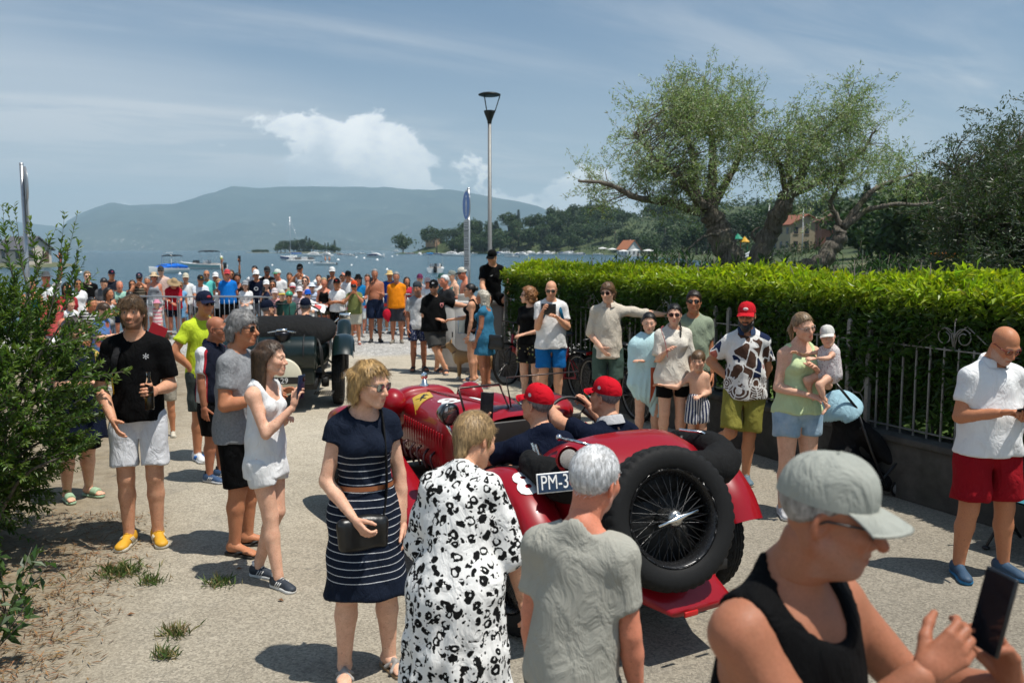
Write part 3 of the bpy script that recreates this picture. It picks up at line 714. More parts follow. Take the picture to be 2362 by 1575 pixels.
def person(label, x, y, H=1.75, yaw=180, lod=2, skin=LIGHT, g=1.0, belly=1.0, sex='m', top=None, bot=None, shoe=('sneaker', ((.6, .6, .6),)), hair=('short', H_DARK), hat=None, glasses=None,
  aR='down', aL='down', hR='relax', hL='relax', palmR=None, palmL=None, legs=None, head=(0, 0, 0), lean=(0, 0), twist=0, hs=None, group=None, beard=None, z0=0.0, nose=1.0, jaw=1.0, fat=0.0, kid=False, hipz=None, seed=None, bust=1.0, cat='person', bare=False, stance=0.085, wr=1.0, armg=1.0, fingR=None, fingL=None, slope=1.0):
 seed = seed if seed is not None else len(PEOPLE); rr = np.random.default_rng(100+seed)
 th = R(yaw); Mw = np.array([[math.cos(th), -math.sin(th), 0], [math.sin(th), math.cos(th), 0], [0, 0, 1]])
 org = V3(x, y, z0); tol = lambda p: Mw.T @ (A_(p, float)-org)
 hs = hs if hs is not None else (.945*(.96 if sex == 'f' else 1.0) if H > 1.45 or not kid else .78+.16*(H-.8)/.7)
 hz = hipz if hipz is not None else .525*H
 hc = V3(0, 0, hz); a, b = R(lean[0]), R(lean[1])
 M = rotm((0, 1, 0), b) @ rotm((1, 0, 0), -a); u = M @ V3(0, 0, 1); fw = M @ V3(0, 1, 0); rt = M @ V3(1, 0, 0)
 Mt = rotm(u, R(twist)) @ M; ft = Mt @ V3(0, 1, 0); rg = Mt @ V3(1, 0, 0)
 sw = (.089 if sex == 'm' else .080)*H*(1.0 if not kid else .92)
 waist = hc+u*.085*H; chest = hc+u*.205*H; shc = hc+u*.278*H*(.5+.5*slope); nb = hc+u*.314*H-ft*.006*H
 S = {1: shc+rg*sw, -1: shc-rg*sw}; pv = nb+(u*.030+ft*.022+V3(0, 0, .010))*H
 hy, hp, hr_ = head; Mh = Mt @ rotm((0, 0, 1), R(hy)) @ rotm((1, 0, 0), R(hp)) @ rotm((0, 1, 0), R(hr_))
 PV = V3(0, -.030, -.098); toh = lambda P: (P-PV) @ (Mh*hs).T+pv
 def arm(spec, q):
  if isinstance(spec, str): spec = ARM[spec]
  if len(spec) == 3 and spec[0] == 'w': return tol(spec[1]), tol(spec[2])
  if spec[0] == 'ik':                     # reach for a point of the place; hint: which way the elbow goes
   w = tol(spec[1]); hd = Mw.T @ A_(spec[2], float); l1, l2 = .172*H, .150*H; v = w-S[q]; d = min(np.linalg.norm(v), (l1+l2)*.995); v = nrm(v); w = S[q]+v*d; a_ = (l1*l1-l2*l2+d*d)/(2*d); h_ = math.sqrt(max(l1*l1-a_*a_, 0)); hd = nrm(hd-v*(hd@v)); return S[q]+v*a_+hd*h_, w
  d1, d2 = [nrm(V3(d[0]*q, d[1], d[2])) for d in spec]
  d1, d2 = [nrm(rg*d[0]+ft*d[1]+V3(0, 0, 1)*d[2]) for d in (d1, d2)]
  e = S[q]+d1*.172*H; return e, e+d2*.150*H
 EL, WR = {}, {}
 for q, sp in ((1, aR), (-1, aL)): EL[q], WR[q] = arm(sp, q)
 HP, KN, AN, FD = {}, {}, {}, {}
 for q in (1, -1):
  HP[q] = hc+rt*q*.052*H
  if legs is not None and legs.get(q) is not None:
   L_ = legs[q]; KN[q], AN[q] = A_(L_[0], float), A_(L_[1], float); FD[q] = L_[2] if len(L_) > 2 else (V3(q*.15, 1, 0), V3(0, 0, 1))
  else:
   AN[q] = V3(q*stance*H*.72, -.005, .047*H+.012); KN[q] = (HP[q]*.47+AN[q]*.53)+V3(0, .016*H, 0); FD[q] = (V3(q*.22, 1, 0), V3(0, 0, 1))
 G = g
 def torso(s, e, k=.045, low=True):
  s.ell(chest+ft*.002*H, ((.087 if sex == 'm' else .077)*H*G+e, .065*H*G+e, .112*H+e*.6), k, M=Mt)
  s.ell(waist+fw*.012*H*(belly-1)*3, (.080*H*G*(1+(belly-1)*.45) if sex == 'm' else .070*H*G*(1+(belly-1)*.45), .060*H*G*belly, .105*H), k, M=M) if e == 0 else s.ell(waist+fw*.012*H*(belly-1)*3, ((.080 if sex == 'm' else .070)*H*G*(1+(belly-1)*.45)+e, .060*H*G*belly+e, .105*H+e), k, M=M)
  if low: s.ell(hc+u*.005*H-fw*.006*H, ((.088 if sex == 'm' else .095)*H*G+e, .068*H*G+e, .078*H+e), k, M=M)
  if sex == 'f' and not kid and bust > 0:
   for q in (1, -1): s.ell(chest+rg*q*.040*H+ft*(.052*H*G)+u*.012*H, (.036*H*bust+e*.7, .036*H*bust+e*.7, .036*H*bust+e*.7), k*.8)
 def shoulders(s, e, k=.05):
  s.cone(S[1]-rg*.025*H-u*.006*H, S[-1]+rg*.025*H-u*.006*H, .030*H+e, None, k)
  for q in (1, -1):
   s.ell(S[q]-u*.010*H, .0325*H*armg+e, k*.7); s.cone(nb+u*.012*H-ft*.004*H, S[q]-rg*q*.015*H+u*.002*H, .024*H+e, .020*H+e, k*.8)
 # body: one continuous surface
 s = SDF(); torso(s, 0); shoulders(s, 0)
 s.cone(nb-u*.03*H, pv+(u*.018+ft*.006)*H, (.034 if sex == 'm' else .028)*H, (.030 if sex == 'm' else .0255)*H, .03)
 for q in (1, -1):
  ar = armg*(1.0 if sex == 'm' else .84)*(.75+.25*G)
  s.cone(S[q]-u*.012*H, EL[q], .0315*H*ar, .0250*H*ar, .025); mid = EL[q]*.68+WR[q]*.32; s.cone(EL[q], mid, .0255*H*ar, .0262*H*ar, .012); s.cone(mid, WR[q], .0262*H*ar, .0165*H*ar, .012)
  s.cone(HP[q], KN[q], .056*H*G, .0345*H*(.6+.4*G), .03); cf = KN[q]*.66+AN[q]*.34; bk = nrm(np.cross(KN[q]-AN[q], V3(q, 0, 0)))*-.006*H
  if bk @ FD[q][0] > 0: bk = -bk
  s.cone(KN[q], cf+bk, .0335*H*(.6+.4*G), .0340*H*(.6+.4*G), .02); s.cone(cf+bk, AN[q], .0340*H*(.6+.4*G), .0215*H, .02); s.cone(AN[q], AN[q]-FD[q][1]*.02*H, .0215*H, .022*H, .01)
 m = MB(); V, F = s.mesh(BV[lod]); m.add(V, F, skin)
 hcol = hair[1] if hair else H_GREY
 Vh, Fh = head_geo(lod, sex, nose, jaw, fat, kid); m.add(toh(Vh), Fh, head_col(Vh, skin, sex, hcol, beard))
 for q, pose, palm, fing in ((1, hR, palmR, fingR), (-1, hL, palmL, fingL)):
  Vg, Fg = hand_geo(pose, lod); fd = nrm(WR[q]-EL[q]) if fing is None else nrm(Mw.T @ A_(fing, float))
  if palm is None: pd = -rg*q*1.0-ft*.15 if abs(fd[2]) > .55 and fd[2] < 0 else (-rg*q*.5+V3(0, 0, -.6)+ft*.2 if fd[2] < .55 else ft*.3-rg*q*.8)
  else: pd = Mw.T @ A_(palm, float)
  Mf = frame_to(fd, -nrm(pd)); Vq = Vg*V3(q, 1, 1)*(H/1.76)**.8*(1.0 if sex == 'm' else .92)*(1 if not kid else .92)
  m.add((Vq) @ Mf.T+WR[q]+fd*.012, Fg if q == 1 else Fg[:, ::-1], A_(skin)*A_([.98, .93, .92]))
 shoes = []
 for q in (1, -1):
  Mf = frame_to(nrm(A_(FD[q][0], float)), A_(FD[q][1], float)); sc = H/1.74*(.93 if sex == 'f' else 1.0)
  sk, sm = build_foot(shoe[0], shoe[1], lod); o = AN[q]-Mf[:, 2]*(.047*H+.012)
  fx = lambda V: (V*V3(-q if True else 1, 1, 1)*sc) @ Mf.T+o
  if sk is not None: m.add(fx(sk[0]), sk[1] if q == -1 else sk[1][:, ::-1], skin)
  if sm.n:
   V, F = sm.get(); shoes.append((fx(V), F if q == -1 else [f[:, ::-1] for f in F], np.concatenate(sm.c)))
 V, F = m.get(); body = obj('person', mk_mesh('person', V, F, skin_mat(), True, np.concatenate(m.c)), None, label, cat, group, None, tuple(org), th)
 for V, F, C in shoes: obj({'sneaker': 'shoe', 'clog': 'clog'}.get(shoe[0], 'sandal'), mk_mesh('shoe', V, F, vcol_mat(), True, C), body)
 h = CV[lod]; amp = .0085*wr if lod < 2 else .004
 FF = fold_noise(amp, seed, H)
 # lower garment
 if bot:
  kind = bot[0]; mat_ = bot[1] if not isinstance(bot[1], tuple) else cloth(bot[1]); ln = bot[2] if len(bot) > 2 else .8; fl = bot[3] if len(bot) > 3 else 1.0; s = SDF(); e = .012
  s.ell(hc+u*.012*H-fw*.004*H, ((.090 if sex == 'm' else .097)*H*G+e, .070*H*G+e, .082*H+e), .04, M=M); s.ell(waist-u*.02*H+fw*.012*H*(belly-1)*3, (.080*H*G+e, .062*H*G*(.5+.5*belly)+e, .06*H), .04, M=M)
  if kind in ('shorts', 'pants'):
   for q in (1, -1):
    hp = HP[q]+(KN[q]-HP[q])*.05; r0 = .056*H*G+e*fl
    if ln <= 1.0:
     en = HP[q]+(KN[q]-HP[q])*ln; dn = nrm(KN[q]-HP[q]); s.cone(hp, en+dn*.08, r0, (.047*H*(.4+.6*G)+e*1.2)*fl, .022, cuts=[(en, dn)])
    else:
     en = KN[q]+(AN[q]-KN[q])*(ln-1); dn = nrm(AN[q]-KN[q]); s.cone(hp, KN[q], r0, .045*H*G+e, .03); s.cone(KN[q], en+dn*.08, .045*H*G+e, .036*H+e, .03, cuts=[(en, dn)])
   if abs(KN[1][2]-KN[-1][2]) < .25*H and hz < .6*H:
    cr = hc-u*.085*H; md = (KN[1]+KN[-1])/2; s.box(cr*.45+md*.55, (.0075, .30, np.linalg.norm(md-cr)*.55), .004, .012, 's')
  elif kind == 'skirt':
   kn = (KN[1]+KN[-1])/2; en = hc+(kn-hc)*ln; dn = nrm(kn-hc); r1 = .098*H*G+e; r2 = (.115*fl)*H*G+e
   s.cone(hc, en+dn*.1, r1, r2, .03, cuts=[(en, dn)], flat=(fw, .80))
  s.cut(waist+u*.012*H, u); s.disp(FF); V, F = s.mesh(h); obj({'shorts': 'shorts', 'pants': 'trousers', 'skirt': 'skirt'}[kind], mk_mesh(kind, V, F, mat_), body)
 # upper garment
 if top:
  kind = top[0]; mat_ = top[1] if not isinstance(top[1], tuple) else cloth(top[1]); o_ = top[2] if len(top) > 2 else {}; s = SDF(); e = o_.get('e', .014 if kind != 'tank' else .009)
  sl = o_.get('sl', .62 if kind in ('tee', 'polo') else (.30 if kind == 'dress' else 0)); hem = o_.get('hem', -.03 if kind != 'dress' else -.27); drop = o_.get('drop', 1.0)
  torso(s, e)
  if kind == 'tank' or kind == 'strap':
   shoulders(s, e*.8, .045); ax = o_.get('ax', .036)
   for q in (1, -1): s.ell(S[q]+rg*q*.016*H-u*.02*H, (ax*H, .095*H, .070*H), .012, 's', M=Mt)
  else:
   shoulders(s, e*.85, .05)
   for q in (1, -1):
    if sl > 0:
     d1 = nrm(EL[q]-S[q]); d2 = nrm(WR[q]-EL[q]); r0 = .034*H*armg+e*.5; r1 = o_.get('sr', .039)*H*armg
     if sl <= 1: en = S[q]+(EL[q]-S[q])*sl; s.cone(S[q]-u*.012*H, en+d1*.05, r0, r1, .03, cuts=[(en, d1)])
     else: en = EL[q]+(WR[q]-EL[q])*(sl-1); s.cone(S[q], EL[q], r0, r1*.92, .035); s.cone(EL[q], en+d2*.05, r1*.92, r1*.80, .02, cuts=[(en, d2)])
  if kind == 'dress':
   kn = (KN[1]+KN[-1])/2; en = hc+(kn-hc)*o_.get('len', .95); dn = nrm(kn-hc); fl = o_.get('fl', 1.15)
   s.cone(hc+u*.01*H, en+dn*.1, .094*H*G+e, (.105*fl)*H*G+e, .05, cuts=[(en, dn)], flat=(fw, o_.get('fd', .82)))
   if o_.get('pleat'):
    npl = o_['pleat']; s.disp(lambda x, y, z: (.011*np.sin(npl*np.arctan2(y, x)+2*np.sin(3*z))*np.clip((hz+.1*H-z)/(.35*H), 0, 1)).astype(np.float32))
  else:
   en = hc+u*hem*H; s.cone(waist+u*.05*H+fw*.008*H*(belly-1)*3, en-u*.1, ((.086 if sex == 'm' else .078)*H*G+e)*drop, ((.107 if sex == 'm' else .112)*H*G*(.8+.2*belly)+e*1.5)*drop, .05, cuts=[(en, -u)], flat=(fw, .80+.1*(belly-1)))
   s.cut(en, -u)
  nk = o_.get('nk', 1.0)
  s.cone(nb+u*.012*H+ft*.012*H*nk, nb+u*.14*H+ft*.05*H, .0375*H*nk, .07*H*nk, .012, 's')
  if kind in ('tank', 'strap') or o_.get('scoop'):
   sc = o_.get('scoop', 1.15 if kind == 'strap' else .92); s.ell(nb+ft*.050*H-u*.005*H, (.048*H*sc, .06*H, .060*H*sc), .01, 's'); s.ell(nb-ft*.050*H+u*.006*H, (.048*H*sc, .05*H, .045*H*sc), .01, 's')
  if o_.get('open'): s.cone(nb+ft*.085*H+u*.02*H, nb+ft*.10*H-u*.07*H, .020*H, .004, .008, 's')
  s.disp(FF); V, F = s.mesh(h); nm = {'tee': 'shirt', 'polo': 'polo_shirt', 'tank': 'tank_top', 'strap': 'tank_top', 'dress': 'dress', 'shirt': 'shirt'}[kind]
  to = obj(nm, mk_mesh(nm, V, F, mat_), body); body['_top'] = to.name
  if kind in ('polo', 'shirt'):
   cm = MB(); aa = np.linspace(.35, 2*np.pi-.35, 22)
   ring = lambda rr_, z_, f_: np.stack([nb+rg*rr_*H*np.sin(t)+ft*(f_+rr_*math.cos(t))*H+u*(z_-.010*math.cos(t)*(1))*H for t in aa])
   Vc, Fc = loft([ring(.0375, .010, .010), ring(.0365, .030, .006), ring(.045, .026, .008), ring(.056, -.002, .008)], closed=False, caps=False); cm.add(Vc, Fc)
   cc = o_.get('collar'); cm.build('collar', mat_ if cc is None else cloth(cc), to)
  del body['_top']
 # hair, hat, glasses
 if hair and hair[0] not in ('bald', 'none'):
  V, F = hair_geo(hair[0], lod, seed if lod == 0 else seed % 3)
  hw = 1.0
  if hat: V = V.copy(); k = V[:, 2] > .045; V[k] = V3(0, -.014, .045)+(V[k]-V3(0, -.014, .045))*V3(.93, .93, .90)
  obj('hair', mk_mesh('hair', toh(V), F, hair_mat(hair[1])), body)
 if beard and beard[0] > .95:
  key = ('beard', lod, beard[2] if len(beard) > 2 else 1)
  if key not in CACHE:
   s = SDF(); f_ = key[2]
   for q in (-1, 1): s.cone((q*.066, .0, -.01), (q*.052, .03, -.075), .013, .022, .02); s.cone((q*.052, .03, -.075), (0, .075, -.108*f_**.3), .022, .028*f_, .02); s.cone((q*.026, .088, -.070), (q*.004, .097, -.046), .008, .008, .008)
   s.ell((0, .066, -.105), (.036, .034, .038*f_), .02); s.ell((0, .098, -.064), (.021, .012, .009), .006, 's'); s.disp(lambda x, y, z: (.0025*np.sin(160*x+40*z)*np.sin(150*y+90*z)).astype(np.float32)); CACHE[key] = s.mesh(HV[lod])
  V, F = CACHE[key]; obj('beard', mk_mesh('beard', toh(V), F, hair_mat(beard[1])), body)
 if hat:
  hk, hc_ = hat[0], hat[1]
  if hk in ('cap', 'capback'):
   (V, F), (V2, F2) = cap_geo(lod, hk == 'capback'); mt = cloth(hc_); c = obj('cap', mk_mesh('cap', toh(V), F, mt), body); obj('visor', mk_mesh('visor', toh(V2), F2, cloth(hat[2]) if len(hat) > 2 else mt), c)
   if len(hat) > 3:
    lm = MB(); lm.ball((0, .086, .083), (.026, .010, .017), 10); V, F = lm.get(); obj('badge', mk_mesh('badge', toh(V), F, cloth(hat[3])), c)
  elif hk in ('straw', 'bucket', 'bush'):
   V, F = straw_geo(lod, *{'straw': (.085, .085), 'bucket': (.045, .075), 'bush': (.06, .08)}[hk]); obj('hat', mk_mesh('hat', toh(V), F, cloth(hc_)), body)
  elif hk == 'helmet':
   mm = MB(); mm.ball((0, -.014, .055), (.098, .125, .095), 18); V, F = mm.get(); V[:, 2] = np.maximum(V[:, 2], .04); obj('helmet', mk_mesh('helmet', toh(V), F, plain('helmet_%d' % seed, hc_, .35)), body)
 if glasses:
  fr, les = glasses_mb(glasses[0], lod); mt = plain('frame_%s' % str(glasses[1]), glasses[1], .35); V, F = fr.get(); gl = obj('glasses' if glasses[0] == 'spec' else 'sunglasses', mk_mesh('glasses', toh(V), F, mt), body)
  if glasses[0] == 'spec':
   if 'lens' not in MATS: t = NT('clear_lens'); t.set(col=t.mix(t.noise(9), (.02, .02, .02), (.04, .04, .04)), rough=.03); tr = t.n('ShaderNodeBsdfTransparent'); ms = t.n('ShaderNodeMixShader', {0: .90}); t.L.new(t.b.outputs[0], ms.inputs[1]); t.L.new(tr.outputs[0], ms.inputs[2]); t.L.new(ms.outputs[0], t.out.inputs[0]); MATS['lens'] = t.m
   lm = MATS['lens']
  elif glasses[0] == 'mirror': lm = plain('mirror_lens', (.42, .46, .44), .1, .9, .1)
  else: lm = glass_dark()
  for le in les: V, F = le.get(); obj('lens', mk_mesh('lens', toh(V), F, lm, False), gl)
 if lod < 2 and (not glasses or glasses[0] == 'spec'):
  for q in (-1, 1):
   em = MB(); c = V3(q*.032, .0825, .0118); em.ball(c, .0122, 14, M=rotm((1, 0, 0), R(-90))); V, F = em.get(); k = ((V-c) @ nrm(V3(.02, 1, -.05)))/.0122; C = np.tile(A_([.62, .60, .57]), (len(V), 1)); C[k > .86] = (.06, .035, .02); C[k > .965] = (.01, .01, .01)
   obj('eye', mk_mesh('eye', toh(V), F, vcol_mat(.15, 'eye', .6), True, C), body)
 info = dict(o=body, S=S, EL=EL, WR=WR, Mw=Mw, org=org, head=toh, nb=nb, u=u, ft=ft, rg=rg, chest=chest, waist=waist, hc=hc, H=H, G=G, KN=KN, AN=AN,
    w=lambda p: Mw @ A_(p, float)+org, l=tol, Mh=Mh, pv=pv, fw=fw)
 PEOPLE.append(info); return info
def child_world(p, name, mb, mat, **kw):
 """a part of a person given in place coordinates"""
 V, F = mb.get(); V = (V-p['org']) @ p['Mw']; return obj(name, mk_mesh(name, V, F, mat, True, np.concatenate(mb.c) if kw.pop('usecol', False) else None), p['o'], **kw)
def phone_at(c, nrm_, up, label, group='phones held up by onlookers', size=(.075, .155, .009), col=(.01, .01, .012), screen=True):
 """a phone: nrm_ the way its screen faces"""
 up = nrm(up); n = nrm(nrm_); n = nrm(n-up*np.dot(n, up)); r = np.cross(up, n); M = np.stack([r, up, n], 1)
 m = MB(); m.box((0, 0, 0), (size[0], size[1], size[2]), bev=.004); o = obj('phone', mk_mesh('phone', *m.get(), plain('phone_case_%s' % str(col), col, .3)), None, label, 'phone', group)
 o.matrix_world = Matrix(np.vstack([np.hstack([M, A_(c, float)[:, None]]), [0, 0, 0, 1]]).tolist())
 if screen:
  m = MB(); m.box((0, 0, size[2]/2+.0003), (size[0]*.92, size[1]*.94, .0012)); obj('screen', m.mesh('screen', plain('phone_screen', (.01, .012, .016), .08), False), o)
 m = MB(); m.box((-size[0]*.24, size[1]*.34, -size[2]/2-.001), (.022, .03, .003), bev=.001); obj('lens', m.mesh('lens', glass_dark()), o)
 return o
# ------------------------------------------------------------------ the setting: ground, lake, mountains, hillside
WATER = -0.6
def ground_material():
 t = NT('worn_pale_asphalt'); P = t.tc.outputs['Object']; x, y, z = t.sep(P)
 big = t.noise(.55, 5, .6); mid = t.noise(3.2, 5, .6); fine = t.vor(110, P, 'F1'); stone = t.vor(85, P, 'F1', 'Color'); st = t.sep(stone)[0]
 base = t.mix(t.ramp(big, .3, .7), (.335, .30, .242), (.43, .388, .318)); base = t.mix(t.ramp(mid, .35, .75, 0, .55), base, (.50, .455, .38))
 agg = t.mix(t.ramp(st, .0, 1.0), (.60, .59, .57), (1.34, 1.33, 1.30)); base = t.mix(.8, base, agg, 'MULTIPLY')
 # coarser, darker asphalt towards the fence and in front; patches worn smooth
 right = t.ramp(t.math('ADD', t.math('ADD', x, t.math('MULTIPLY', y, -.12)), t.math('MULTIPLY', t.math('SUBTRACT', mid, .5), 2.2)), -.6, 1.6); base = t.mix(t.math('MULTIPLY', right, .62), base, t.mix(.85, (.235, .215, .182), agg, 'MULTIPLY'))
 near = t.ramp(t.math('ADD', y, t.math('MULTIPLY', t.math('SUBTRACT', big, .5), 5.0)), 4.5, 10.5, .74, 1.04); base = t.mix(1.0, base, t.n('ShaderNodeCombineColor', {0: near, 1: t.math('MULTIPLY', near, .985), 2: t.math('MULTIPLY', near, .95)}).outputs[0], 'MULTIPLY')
 # sandy dirt by the shrub
 dl = t.math('ADD', t.math('MULTIPLY', x, -1.0), t.math('MULTIPLY', t.math('SUBTRACT', big, .5), 2.4)); dl = t.math('MULTIPLY_ADD', y, -.24, dl); dirt = t.ramp(dl, 1.05, 2.1)
 dcol = t.mix(t.ramp(t.noise(7, 6, .65), .3, .7), (.15, .115, .072), (.30, .245, .165)); base = t.mix(t.math('MULTIPLY', dirt, t.ramp(mid, .25, .6, .55, 1.0)), base, dcol)
 dark = t.ramp(t.noise(1.3, 4, .6, t.mapv((1, 1, 1), (5, 3, 0))), .58, .78, 0, .45); base = t.mix(dark, base, (.13, .125, .115))
 cr = t.vor(.55, t.n('ShaderNodeVectorMath', {0: P, 1: t.n('ShaderNodeTexNoise', {'Vector': P, 'Scale': 3.0}).outputs['Color']}, operation='ADD').outputs[0], 'DISTANCE_TO_EDGE'); base = t.mix(t.ramp(cr, .004, .0, 0, .55), base, (.09, .085, .08))
 # pebble strip along the water
 gr = t.ramp(t.math('ADD', y, t.math('MULTIPLY', t.math('SUBTRACT', big, .5), 2.6)), 18.2, 18.9); pv = t.vor(16, P, 'F1', 'Color'); pc = t.mix(t.sep(pv)[0], (.30, .29, .265), (.66, .64, .60)); pc = t.mix(t.ramp(t.vor(16, P, 'DISTANCE_TO_EDGE'), .10, .0), pc, (.17, .16, .145)); base = t.mix(gr, base, pc)
 b = t.bump(t.math('MULTIPLY', t.math('SUBTRACT', 1.0, t.ramp(fine, 0, .5)), t.math('SUBTRACT', 1.0, gr)), .55, .006); b = t.bump(t.math('MULTIPLY', t.vor(16, P, 'DISTANCE_TO_EDGE'), gr), .9, .05, b); b = t.bump(mid, .25, .03, b)
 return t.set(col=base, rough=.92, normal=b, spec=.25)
def ground():
 xs = np.concatenate([np.linspace(-120, -12, 10), np.linspace(-10, 10, 41), np.linspace(12, 120, 10)]); ys = np.concatenate([np.linspace(-40, -2, 6), np.linspace(0, 24, 61), [24.6, 25.4, 26.4, 28]])
 X, Y = np.meshgrid(xs, ys, indexing='ij'); Z = np.where(Y > 24, -(Y-24)**1.15*.32, 0)+.012*np.sin(X*.9)*np.sin(Y*.7)*(np.abs(X) > 40)
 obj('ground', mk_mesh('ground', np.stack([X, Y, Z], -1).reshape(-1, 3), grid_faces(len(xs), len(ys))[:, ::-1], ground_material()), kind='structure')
ground()
def water():
 t = NT('lake_water'); P = t.tc.outputs['Object']
 w1 = t.noise(.9, 5, .6, t.mapv((.55, 1.2, 1))); w2 = t.noise(.11, 4, .55, t.mapv((.5, 1.1, 1))); w3 = t.noise(.012, 3, .5, t.mapv((.35, 1, 1)))
 b = t.bump(w1, .9, .30); b = t.bump(w2, .7, 1.6, b)
 c = t.mix(t.ramp(w3, .35, .65), (.022, .062, .082), (.034, .085, .104)); t.set(col=c, rough=.22, normal=b, spec=.42, ior=1.33)
 ys = np.concatenate([[24.4, 30, 50, 90, 160, 300, 600, 1200, 2500, 5000, 9000, 15500]]); xs = A_([-15500, -6000, -2000, -600, -200, -60, 0, 60, 200, 600, 2000, 6000, 15500]); X, Y = np.meshgrid(xs, ys, indexing='ij')
 obj('lake', mk_mesh('lake', np.stack([X, Y, np.full(X.shape, WATER)], -1).reshape(-1, 3), grid_faces(len(xs), len(ys))[:, ::-1], t.m, False), kind='structure')
water()
def fbm(x, y, seed=0, oct=5):
 rr = np.random.default_rng(seed); v = 0; a = 1.0; f = 1.0
 for _ in range(oct):
  p = rr.uniform(0, 6.28, 6); th = rr.uniform(0, 3.14); u = x*math.cos(th)+y*math.sin(th); w = -x*math.sin(th)+y*math.cos(th)
  v = v+a*(np.sin(f*u+p[0]+1.3*np.sin(f*.7*w+p[1]))*np.sin(f*1.1*w+p[2]+.9*np.sin(f*.6*u+p[3]))); a *= .52; f *= 1.93
 return v
def mountains():
 t = NT('wooded_mountain'); n = t.noise(.0016, 7, .62); x, y, z = t.sep(); c = t.mix(t.ramp(n, .35, .65), (.016, .030, .024), (.055, .070, .050)); c = t.mix(t.ramp(t.noise(.006, 5, .6), .62, .72, 0, .45), c, (.28, .26, .22))
 town = t.math('MULTIPLY', t.ramp(t.noise(.02, 3, .7), .62, .66), t.ramp(z, 420, 20)); c = t.mix(t.math('MULTIPLY', town, .6), c, (.62, .55, .50)); t.set(col=c, rough=.95, spec=.1)
 def ridge(name, pts, D0, D1, seed, az0, az1):
  pts = A_(pts, float); az = np.linspace(az0, az1, 260); px = CX+FPX*np.tan(az)/math.cos(TILT)*.995
  yy = np.interp(px, pts[:, 0], pts[:, 1]); el = np.array([ray(a, b)[2]/ray(a, b)[1] for a, b in zip(px, yy)])
  T = np.linspace(0, 1.25, 60); Dm = D0+(D1-D0)*T; A, DD = np.meshgrid(az, Dm, indexing='ij'); X = DD*np.tan(A); Y = DD
  hr = (el*D1+CAM_H)[:, None]; tt = np.minimum(T, 1)[None]; f = np.where(T[None] <= 1, tt**1.25*(.86+.14*tt), 1-(T[None]-1)*1.2)
  nz = fbm(X/900, Y/900, seed, 5)*120*np.clip(tt*3, 0, 1)*np.clip((1.03-tt)*6, .12, 1)*np.clip(hr/400, .1, 1); Z = np.minimum(hr*f+nz, hr*(.72+.28*tt)+15*np.clip(fbm(X/160, Y/300, seed+9, 3), -1, 1)) ; Z = np.where(tt <= .001, -3, Z)
  obj(name, mk_mesh(name, np.stack([X, Y, Z], -1).reshape(-1, 3), grid_faces(len(az), len(T))[:, ::-1], t.m), kind='structure')
 ridge('mountain', [(-400, 560), (60, 560), (130, 545), (165, 505), (200, 488), (240, 472), (268, 464), (310, 473), (370, 471), (410, 470), (450, 458), (500, 443), (545, 429), (600, 432), (680, 428), (760, 427), (850, 432), (960, 437), (1050, 439), (1130, 449), (1190, 461), (1240, 472), (1280, 492), (1330, 530), (1500, 562), (2600, 572)], 7800, 12000, 3, -.52, .42)
 ridge('distant_mountain', [(-400, 500), (0, 500), (60, 512), (130, 520), (180, 530), (300, 560), (2600, 575)], 12600, 14600, 5, -.56, .1)
mountains()
# shoreline of the wooded land on the right (X, Y), going away from us and then left along the point
SHORE = A_([(5, 26), (9, 34), (14, 52), (30, 120), (48, 215), (60, 330), (62, 470), (52, 600), (20, 665), (-40, 700), (-92, 712), (-100, 735), (-60, 800), (40, 900), (300, 1300)], float)
def inland(X, Y):
 """signed distance to the shoreline, positive on land"""
 P = np.stack([np.ravel(X), np.ravel(Y)], 1); d = np.full(len(P), 1e9); sg = np.ones(len(P))
 for a, b in zip(SHORE[:-1], SHORE[1:]):
  ab = b-a; q = P-a; tt = np.clip((q @ ab)/(ab @ ab), 0, 1); r = q-tt[:, None]*ab; dd = np.hypot(r[:, 0], r[:, 1]); cr = ab[0]*q[:, 1]-ab[1]*q[:, 0]; k = dd < d-1e-6; d = np.where(k, dd, d); sg = np.where(k, np.where(cr < 0, 1, -1), sg)
 return (d*sg).reshape(np.shape(X))
def hill_z(X, Y):
 d = inland(X, Y); r = np.clip(Y/320, .35, 1.0); z = (24+16*np.clip((Y-450)/250,0,1))*(1-np.exp(-np.maximum(d-14*r, 0)/(105*r)))*np.clip((Y-40)/260, .10, 1.15)+np.clip(d, 0, 6)*.12+WATER
 z = z+np.clip(d/60, 0, 1)*1.6*fbm(np.asarray(X)/60, np.asarray(Y)/60, 4, 3); return np.where(d < 0, np.maximum(WATER+d*.15, -5), np.maximum(z, WATER+.12*np.clip(d, 0, 5)))
def hillside():
 ys = np.concatenate([np.arange(24.7, 80, 4), np.arange(80, 400, 9), np.arange(400, 1300, 16)]); us = np.linspace(-.14, .72, 130); U, Y = np.meshgrid(us, ys, indexing='ij'); X = U*Y+4
 Z = hill_z(X, Y); t = NT('meadow'); n = t.noise(.12, 5); c = t.mix(t.ramp(n, .35, .65), (.030, .055, .016), (.080, .10, .035)); c = t.mix(t.ramp(t.noise(.035, 4), .6, .7, 0, .6), c, (.26, .21, .13)); t.set(col=c, rough=.95, normal=t.bump(t.noise(2.2, 4), .5, .3))
 obj('hillside', mk_mesh('hillside', np.stack([X, Y, Z], -1).reshape(-1, 3), grid_faces(len(us), len(ys))[:, ::-1], t.m), kind='structure')
hillside()
